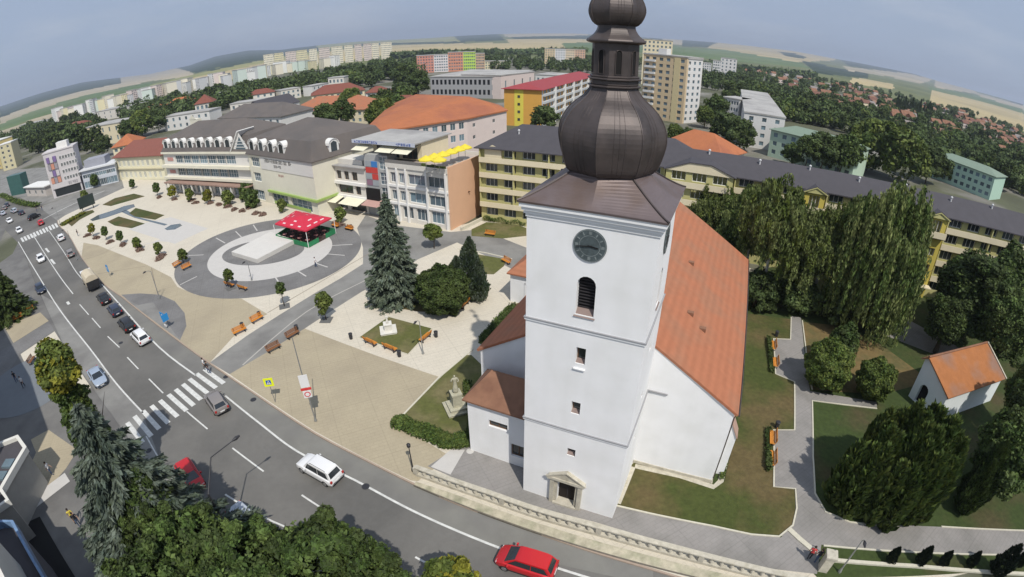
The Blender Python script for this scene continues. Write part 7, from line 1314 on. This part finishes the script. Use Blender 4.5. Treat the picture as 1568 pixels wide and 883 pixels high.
# small planted trees of the square
ST = [broad('crown', 1500, .20, [[LB], [LG], [LY, LB], [LB, LG]][i], 90+i, .85, 1.15, 18, .42) for i in range(4)]; stt = trunk_mesh(3.0, .055, bark, 3, 3, .18, .8)
def small_tree(cpx, bpx, label, k, s=1.0, grate=True, group=None):
    g = G(*bpx); D = math.hypot(*g); zc = max(1.6, AZ(*cpx, D)[2]); r = tree('young_tree', g, ST[k], 3, zc, label, sc=(s, s, s), group=group, tm=stt)
    if grate: t = O('tree_grate', MB().box(-.75, .75, -.75, .75, ZP, ZP+.05), None, (g[0], g[1], 0), rnd.uniform(0, 1), mat=darkp, label='dark square grate round the '+label, category='tree grate')
small_tree((490, 464), (500, 491), 'bright young tree beside the grey path', 0, 1.25); small_tree((430, 443), (436, 470), 'dark slender young tree between circle and path', 1, .8); small_tree((357, 420), (354, 442), 'slender young tree between two benches on the circle', 3, .9); small_tree((663, 356), (668, 382), 'x', 0, .01, False) if False else None
small_tree((430, 314), (433, 326), 'young tree behind the red pavilion', 0, 1.2, False); small_tree((520, 328), (522, 342), 'young tree right of the red pavilion', 0, 1.3, False)
for i, (x, y) in enumerate([(140, 350), (160, 355), (183, 362), (208, 372), (241, 380), (278, 391)]): small_tree((x, y), (x+4, y+13), 'small tree number in the near row of the square'.replace('number ', ['left end ', 'second ', 'third ', 'fourth ', 'fifth ', 'right end '][i]), [2, 1, 1, 3, 0, 3][i], 1.0, False)
for i, (x, y) in enumerate([(240, 288), (264, 293), (290, 297), (318, 300), (348, 303), (386, 306), (377, 296)]): small_tree((x, y), (x+2, y+12), ['greenish', 'yellowish', 'bright', 'mixed', 'larger bright', 'tall dark', 'tall grey green'][i]+' small tree in the row in front of the mansard building', [1, 2, 0, 2, 0, 1, 1][i], [1.3, 1.3, 1.3, 1.3, 1.7, 2.0, 2.0][i], False)
small_tree((130, 299), (131, 308), 'yellow green street tree by the office block', 0, 1.5, False); small_tree((146, 276), (147, 287), 'dark street tree by the low shopping wing', 1, 1.8, False); small_tree((203, 283), (204, 289), 'small dark street tree by the cream building', 1, 1.2, False)
sb = broad('shrub', 700, .16, [M('heather_sprays', (.20, .13, .10), .8, .2, isl=.3), LG], 99, .8, .5, 14, .5, low=-.1)
shp = [(148, 366), (170, 372), (190, 376), (215, 384), (247, 394), (243, 398), (212, 380), (135, 362), (245, 303), (268, 306), (293, 308), (322, 312), (335, 315), (350, 318), (360, 322), (372, 324), (392, 328), (402, 330), (380, 320), (300, 312), (515, 343), (536, 350), (520, 346)]
for i, p in enumerate(shp): g = G(*p); O('low_shrub', sb, None, (g[0], g[1], ZP), i, (1.3, 1.0, 1.0), label='low reddish heather planting between the young trees of the square', category='shrub', group='low heather plantings of the square')
# hedge by the church lawn and wall shrubs
def hedge(pts, w, h, n, label, mats=None, size=.14, sd=1):
    P = [Vector(p) for p in smoothline(PX(*pts), 3)]; rs = np.random.RandomState(sd); c = []
    for i in range(len(P)-1):
        m_ = int(n/(len(P)-1)); t = rs.rand(m_, 1); a = np.array(P[i]); b = np.array(P[i+1]); q = a+(b-a)*t+np.clip(rs.normal(size=(m_, 2))*w*.3, -w*.45, w*.45); z = (h*(.75+.35*np.sin(q[:, :1]*2.3)*.5))*np.sqrt(rs.rand(m_, 1)); c.append(np.concatenate([q, z+ZP], 1))
    c = np.concatenate(c); return O('hedge', leaves_mesh('hedge', c, np.tile([[0, 0, 1.]], (len(c), 1)), size, mats or [LG, LB], rs, jit=.9, smi=(rs.rand(len(c)) < .3)), None, label=label, category='hedge')
hedge([(610, 650), (640, 661), (668, 672), (692, 682), (716, 676)], 1.5, .75, 12000, 'low green hedge along the lower edge of the church lawn'); hedge([(716, 592), (724, 640), (722, 670)], .9, .8, 4000, 'shaded shrubs at the foot of the small annex', sd=2)
hedge([(738, 522), (760, 497), (785, 470)], .9, .6, 2400, 'narrow hedge strip beside the left wall of the church', [LD, LG], sd=3); hedge([(745, 338), (770, 341), (806, 346)], 1.6, 1.3, 4000, 'bushes at the foot of the yellow building', sd=4); hedge([(1120, 655), (1112, 690), (1104, 735)], .4, .5, 1500, 'weeds at the right foot of the church wall', sd=5)
hedge([(1176, 520), (1178, 545), (1181, 572)], .5, .7, 1800, 'clipped hedge behind the benches of the upper alcove', [LD, LG], sd=6); hedge([(1175, 660), (1175, 690), (1175, 722)], .5, .7, 1800, 'clipped hedge behind the benches of the lower alcove', [LD, LG], sd=7); hedge([(2, 300), (30, 312), (58, 316)], 2.5, 1.2, 3000, 'green hedge beside the junction car park', size=.4, sd=8); hedge([(98, 345), (110, 338), (128, 328)], 2, .8, 2400, 'yellow green hedge at the corner of the pool garden', [LY, LG], size=.25, sd=9)
# flower tubs
# --- far and mid-distance trees
FT = [broad('tree_crown', 1500, .95, [[LF], [LF, LG], [LD], [LF, LD], [LG], [LF, LB]][i], 110+i, 4.2, [4.4, 3.8, 5.0, 4.2, 4.4, 4.0][i], 34, .33, low=-.5) for i in range(6)]; ftt = trunk_mesh(5.5, .22, bark, 8, 3, .2, .9)
MT = [broad('crown', 7000, .46, [[LG, LF], [LD, LF], [LB, LG]][i], 130+i, 4.6, 4.6, 60, .26, low=-.6) for i in range(3)]
POP = columns('poplar_crown', [(0, 0, 1.6, 15)], 2600, [LF, LD], 6, .5)
def mid(p, zc, s, k, label, name='broadleaf_tree', group=None, sz=None): g = G(*p, zc); r = E(name, (g[0], g[1], 0), label=label, category='tree', group=group); c = O('crown', MT[k], r, (0, 0, zc), p[0]*.7); c.scale = (s, s, sz or s); O('trunk', ftt, r)
ml = [((1335, 222), 9, 2.0, 2, 'large bright green tree behind the dark roof of the yellow building'), ((1385, 240), 9, 1.9, 2, 'second large bright green tree behind the dark roof'), ((1292, 232), 8, 1.2, 0, 'green tree in front of the pale green building'), ((1262, 228), 8, 1.1, 1, 'dark tree at the foot of the pale green building'), ((1238, 225), 8, .8, 1, 'dark tree by the left windows of the pale green building'),
 ((1425, 246), 8, 1.4, 1, 'dark tree between the bright trees and the mint building'), ((1470, 255), 4, .8, 0, 'tree standing before the mint green building'), ((1300, 222), 4, .9, 2, 'bright tree at the right end of the pale green building'), ((1215, 235), 4, .7, 0, 'green tree before the left part of the pale green building'), ((1280, 246), 4, .8, 1, 'dark tree before the middle of the pale green building'), ((1450, 262), 4, .8, 2, 'bright tree at the left end of the mint building'), ((1495, 272), 4, .8, 0, 'green tree before the right part of the mint building'), ((1540, 265), 7, 1.3, 1, 'dark tree beyond the dark roof at the right edge'), ((1500, 240), 6, 1.1, 0, 'green tree behind the mint building'), ((1100, 165), 7, 1.3, 0, 'large tree right of the white tower block'), ((1112, 195), 6, 1.2, 1, 'dark tree beside the orange hipped roof'), ((1135, 205), 6, 1.1, 1, 'dark tree left of the white slab block'), ((1080, 178), 5, .9, 2, 'green tree behind the orange hipped roof'),
 ((1035, 205), 4, .7, 2, 'bright bush in front of the orange hipped roof'), ((1055, 208), 4, .6, 0, 'bush in front of the orange hipped roof'), ((834, 180), 7, .9, 1, 'dark tree before the orange and yellow block'), ((820, 160), 7, .8, 1, 'narrow dark tree against the red roofed block'), ((522, 172), 8, 1.1, 0, 'dark tree in front of the red hip roofed house'), ((500, 176), 8, 1.0, 1, 'second dark tree in front of the red hip roofed house'), ((600, 165), 8, 1.3, 0, 'green tree left of the big orange roof'), ((583, 174), 9, 1.2, 2, 'bright tree left of the big orange roof'), ((537, 153), 9, 1.2, 2, 'yellow green tree in front of the red roofs'),
 ((620, 115), 10, 1.9, 1, 'huge dark tree clump left of the grey hall'), ((600, 105), 10, 1.7, 1, 'huge dark tree behind the old town roofs'), ((640, 125), 9, 1.5, 1, 'dark tree beside the grey hall'), ((215, 188), 8, 1.6, 2, 'large green tree behind the red hipped roof'), ((240, 182), 8, 1.4, 1, 'dark green tree beside the large green one'), ((195, 196), 7, 1.1, 0, 'tree left of the large green one'), ((155, 222), 6, 1.0, 1, 'dark tree behind the low shopping wing'), ((330, 165), 6, .9, 1, 'round dark tree by the tall white house')]
for p, zc, s, k, l in ml: mid(p, zc, s, k, l)
for i, p in enumerate([(1105, 425), (1160, 445), (1225, 452), (1290, 470), (1345, 478)]): mid(p, 2.5, .62, 1, ['dark undergrowth bush by the far corner of the church', 'dark undergrowth bush below the birches', 'dark undergrowth bush between birches and path', 'dark undergrowth bush behind the willow trunk', 'dark undergrowth bush right of the willow trunk'][i], 'dark_bush')
rr = random.Random(21); NT = []
for o in SUB: NT.append((o[0]+4, o[1]+4, 9.5))
def scatter(poly, n, h, label, group, kinds=(0, 1, 2, 3, 4, 5), mind=6, s=(.7, 1.15), maxd=1150):
    xs = [p[0] for p in poly]; ys = [p[1] for p in poly]; done = 0; tries = 0
    while done < n and tries < n*30:
        tries += 1; x, y = rr.uniform(min(xs), max(xs)), rr.uniform(min(ys), max(ys)); ins = False
        for i in range(len(poly)):
            (x1, y1), (x2, y2) = poly[i], poly[i-1]
            if (y1 > y) != (y2 > y) and x < (x2-x1)*(y-y1)/(y2-y1)+x1: ins = not ins
        if not ins: continue
        g = G(x, y)
        if g[1] < 0 or math.hypot(*g) > maxd or any((g[0]-q[0])**2+(g[1]-q[1])**2 < ((q[2] if q[2] else mind)**2) for q in NT): continue
        k = rr.choice(kinds); sc_ = rr.uniform(*s)*h/9.0; NT.append((g[0], g[1], mind)); r = O('broadleaf_tree', FT[k], None, (g[0], g[1], 5.0*sc_), rr.uniform(0, 6), sc_, label=label, category='tree', group=group); O('trunk', ftt, r, (0, 0, -5.0)); done += 1
scatter([(1130, 110), (1300, 120), (1420, 150), (1568, 205), (1568, 300), (1430, 240), (1300, 205), (1200, 185), (1130, 150)], 110, 10, 'leafy tree between the small houses of the suburb', 'trees of the suburb at right')
scatter([(1180, 150), (1330, 160), (1430, 200), (1560, 255), (1560, 290), (1400, 245), (1290, 200), (1210, 190)], 34, 10, 'leafy tree just beyond the green roofed buildings', 'trees beyond the green roofed buildings')
scatter([(10, 205), (60, 196), (140, 188), (160, 208), (150, 232), (60, 235), (35, 222)], 34, 12, 'dark tree in the wood behind the office block', 'wood behind the office block', (2, 3, 0), 7)
scatter([(240, 160), (330, 150), (420, 135), (480, 118), (560, 105), (640, 95), (650, 112), (600, 122), (560, 140), (480, 140), (420, 152), (330, 168), (250, 175)], 50, 12, 'tree of the park belt between old town and apartment rows', 'trees between old town and apartment rows', (0, 2, 3, 5), 8)
scatter([(180, 170), (250, 158), (330, 146), (330, 158), (255, 172), (190, 188)], 12, 10, 'tree among the small roofs left of the old town', 'trees among the small roofs at left', mind=8)
scatter([(660, 100), (720, 92), (830, 88), (900, 92), (1000, 95), (1000, 105), (900, 112), (830, 105), (700, 108)], 22, 11, 'tree behind the commercial hall', 'trees behind the commercial hall', (0, 2, 3), 9)
scatter([(1075, 100), (1140, 102), (1160, 125), (1150, 160), (1110, 165), (1085, 130)], 16, 11, 'tree right of the tower blocks', 'trees right of the tower blocks', mind=8)
scatter([(560, 150), (640, 145), (650, 160), (600, 175), (565, 170)], 7, 9, 'garden tree beside the big orange roof', 'garden trees beside the big orange roof', mind=6)
for i in range(14): g = G(1372+i*3.8+(i > 9)*3, 172+i*.7); o = O('poplar_tree', POP, None, (g[0], g[1], 0), i, .9 if i % 3 else 1.15, label='tall columnar poplar in the row before the wheat field', category='tree', group='row of columnar poplars'); 
def cover(poly, n, h, sd, per=110, mind=5.0):
    """further tree crowns too many to count, as one mass"""
    r2 = random.Random(sd); rs = np.random.RandomState(sd); xs = [p[0] for p in poly]; ys = [p[1] for p in poly]; P = []; U = []; done = tries = 0
    while done < n and tries < n*25:
        tries += 1; x, y = r2.uniform(min(xs), max(xs)), r2.uniform(min(ys), max(ys)); ins = False
        for i in range(len(poly)):
            (x1, y1), (x2, y2) = poly[i], poly[i-1]
            if (y1 > y) != (y2 > y) and x < (x2-x1)*(y-y1)/(y2-y1)+x1: ins = not ins
        if not ins: continue
        g = G(x, y)
        if g[1] < 0 or math.hypot(*g) > 1180 or any((g[0]-q[0])**2+(g[1]-q[1])**2 < (min(q[2], mind) if q[2] < 7.5 else q[2])**2 for q in NT): continue
        NT.append((g[0], g[1], mind)); R1 = r2.uniform(2.6, 4.6); H1 = h*r2.uniform(.7, 1.15); u = rs.normal(size=(per, 3)); u /= np.linalg.norm(u, axis=1, keepdims=True); k = (.75+.3*rs.rand(per, 1))*(1+.2*np.sin(u[:, :1]*5+tries)); P.append(u*k*np.array([R1, R1, H1*.45])+np.array([g[0], g[1], H1*.55])); U.append(u+np.array([0, 0, .3])); done += 1
    P = np.concatenate(P); U = np.concatenate(U); return O('tree_cover', leaves_mesh('tree_cover', P, U, 1.5, [LF, LD], rs, smi=np.repeat(rs.rand(len(P)//per) < .4, per)), None, kind='stuff')
cover([(1130, 104), (1300, 116), (1420, 146), (1568, 200), (1568, 300), (1430, 245), (1300, 205), (1200, 185), (1120, 150)], 620, 7.5, 5)
cover([(180, 170), (250, 158), (330, 148), (420, 133), (480, 116), (560, 103), (640, 95), (650, 112), (600, 124), (480, 142), (330, 172), (190, 192)], 420, 11, 6)
cover([(0, 215), (60, 196), (140, 186), (160, 208), (60, 228), (0, 240)], 160, 11, 7); cover([(660, 98), (720, 90), (830, 86), (900, 90), (1000, 93), (1150, 100), (1160, 130), (1090, 140), (1000, 104), (900, 112), (700, 106)], 420, 10, 8)
# far woods as masses on the plain and slopes
def woods(label_px, n, dmin, dmax, h, sd):
    rs = np.random.RandomState(sd); P = []
    for (x0, y0, x1, y1) in label_px:
        for _ in range(n):
            t = rs.rand(); x, y = x0+(x1-x0)*t, y0+(y1-y0)*t; d = ray(x, y); az = math.atan2(d[0], d[1]); 
            D = dmin+(dmax-dmin)*rs.rand(); z = CAMH+D*d[2]/math.hypot(d[0], d[1]); P.append((D*math.sin(az), D*math.cos(az), z+rs.rand()*h))
    P = np.array(P); return O('far_woods', leaves_mesh('far_woods', P, np.tile([[0, -.4, 1.]], (len(P), 1)), 7.0, [LF], rs, jit=.8), None, kind='stuff')
woods([(640, 84, 900, 80), (600, 88, 660, 84), (1070, 100, 1250, 118)], 1500, 1080, 1180, 9, 2)
# haze over the plain
hz = bpy.data.materials.new('air_haze'); hz.use_nodes = True; N = hz.node_tree.nodes; N.remove(N['Principled BSDF']); v = N.new('ShaderNodeVolumePrincipled'); v.inputs['Color'].default_value = (.78, .86, 1, 1); v.inputs['Density'].default_value = 1.25e-4; v.inputs['Anisotropy'].default_value = .2; hz.node_tree.links.new(v.outputs[0], N['Material Output'].inputs['Volume'])
HZ = O('haze', MB().box(-16000, 16000, -16000, 16000, -40, 330), None, mat=hz, kind='stuff')
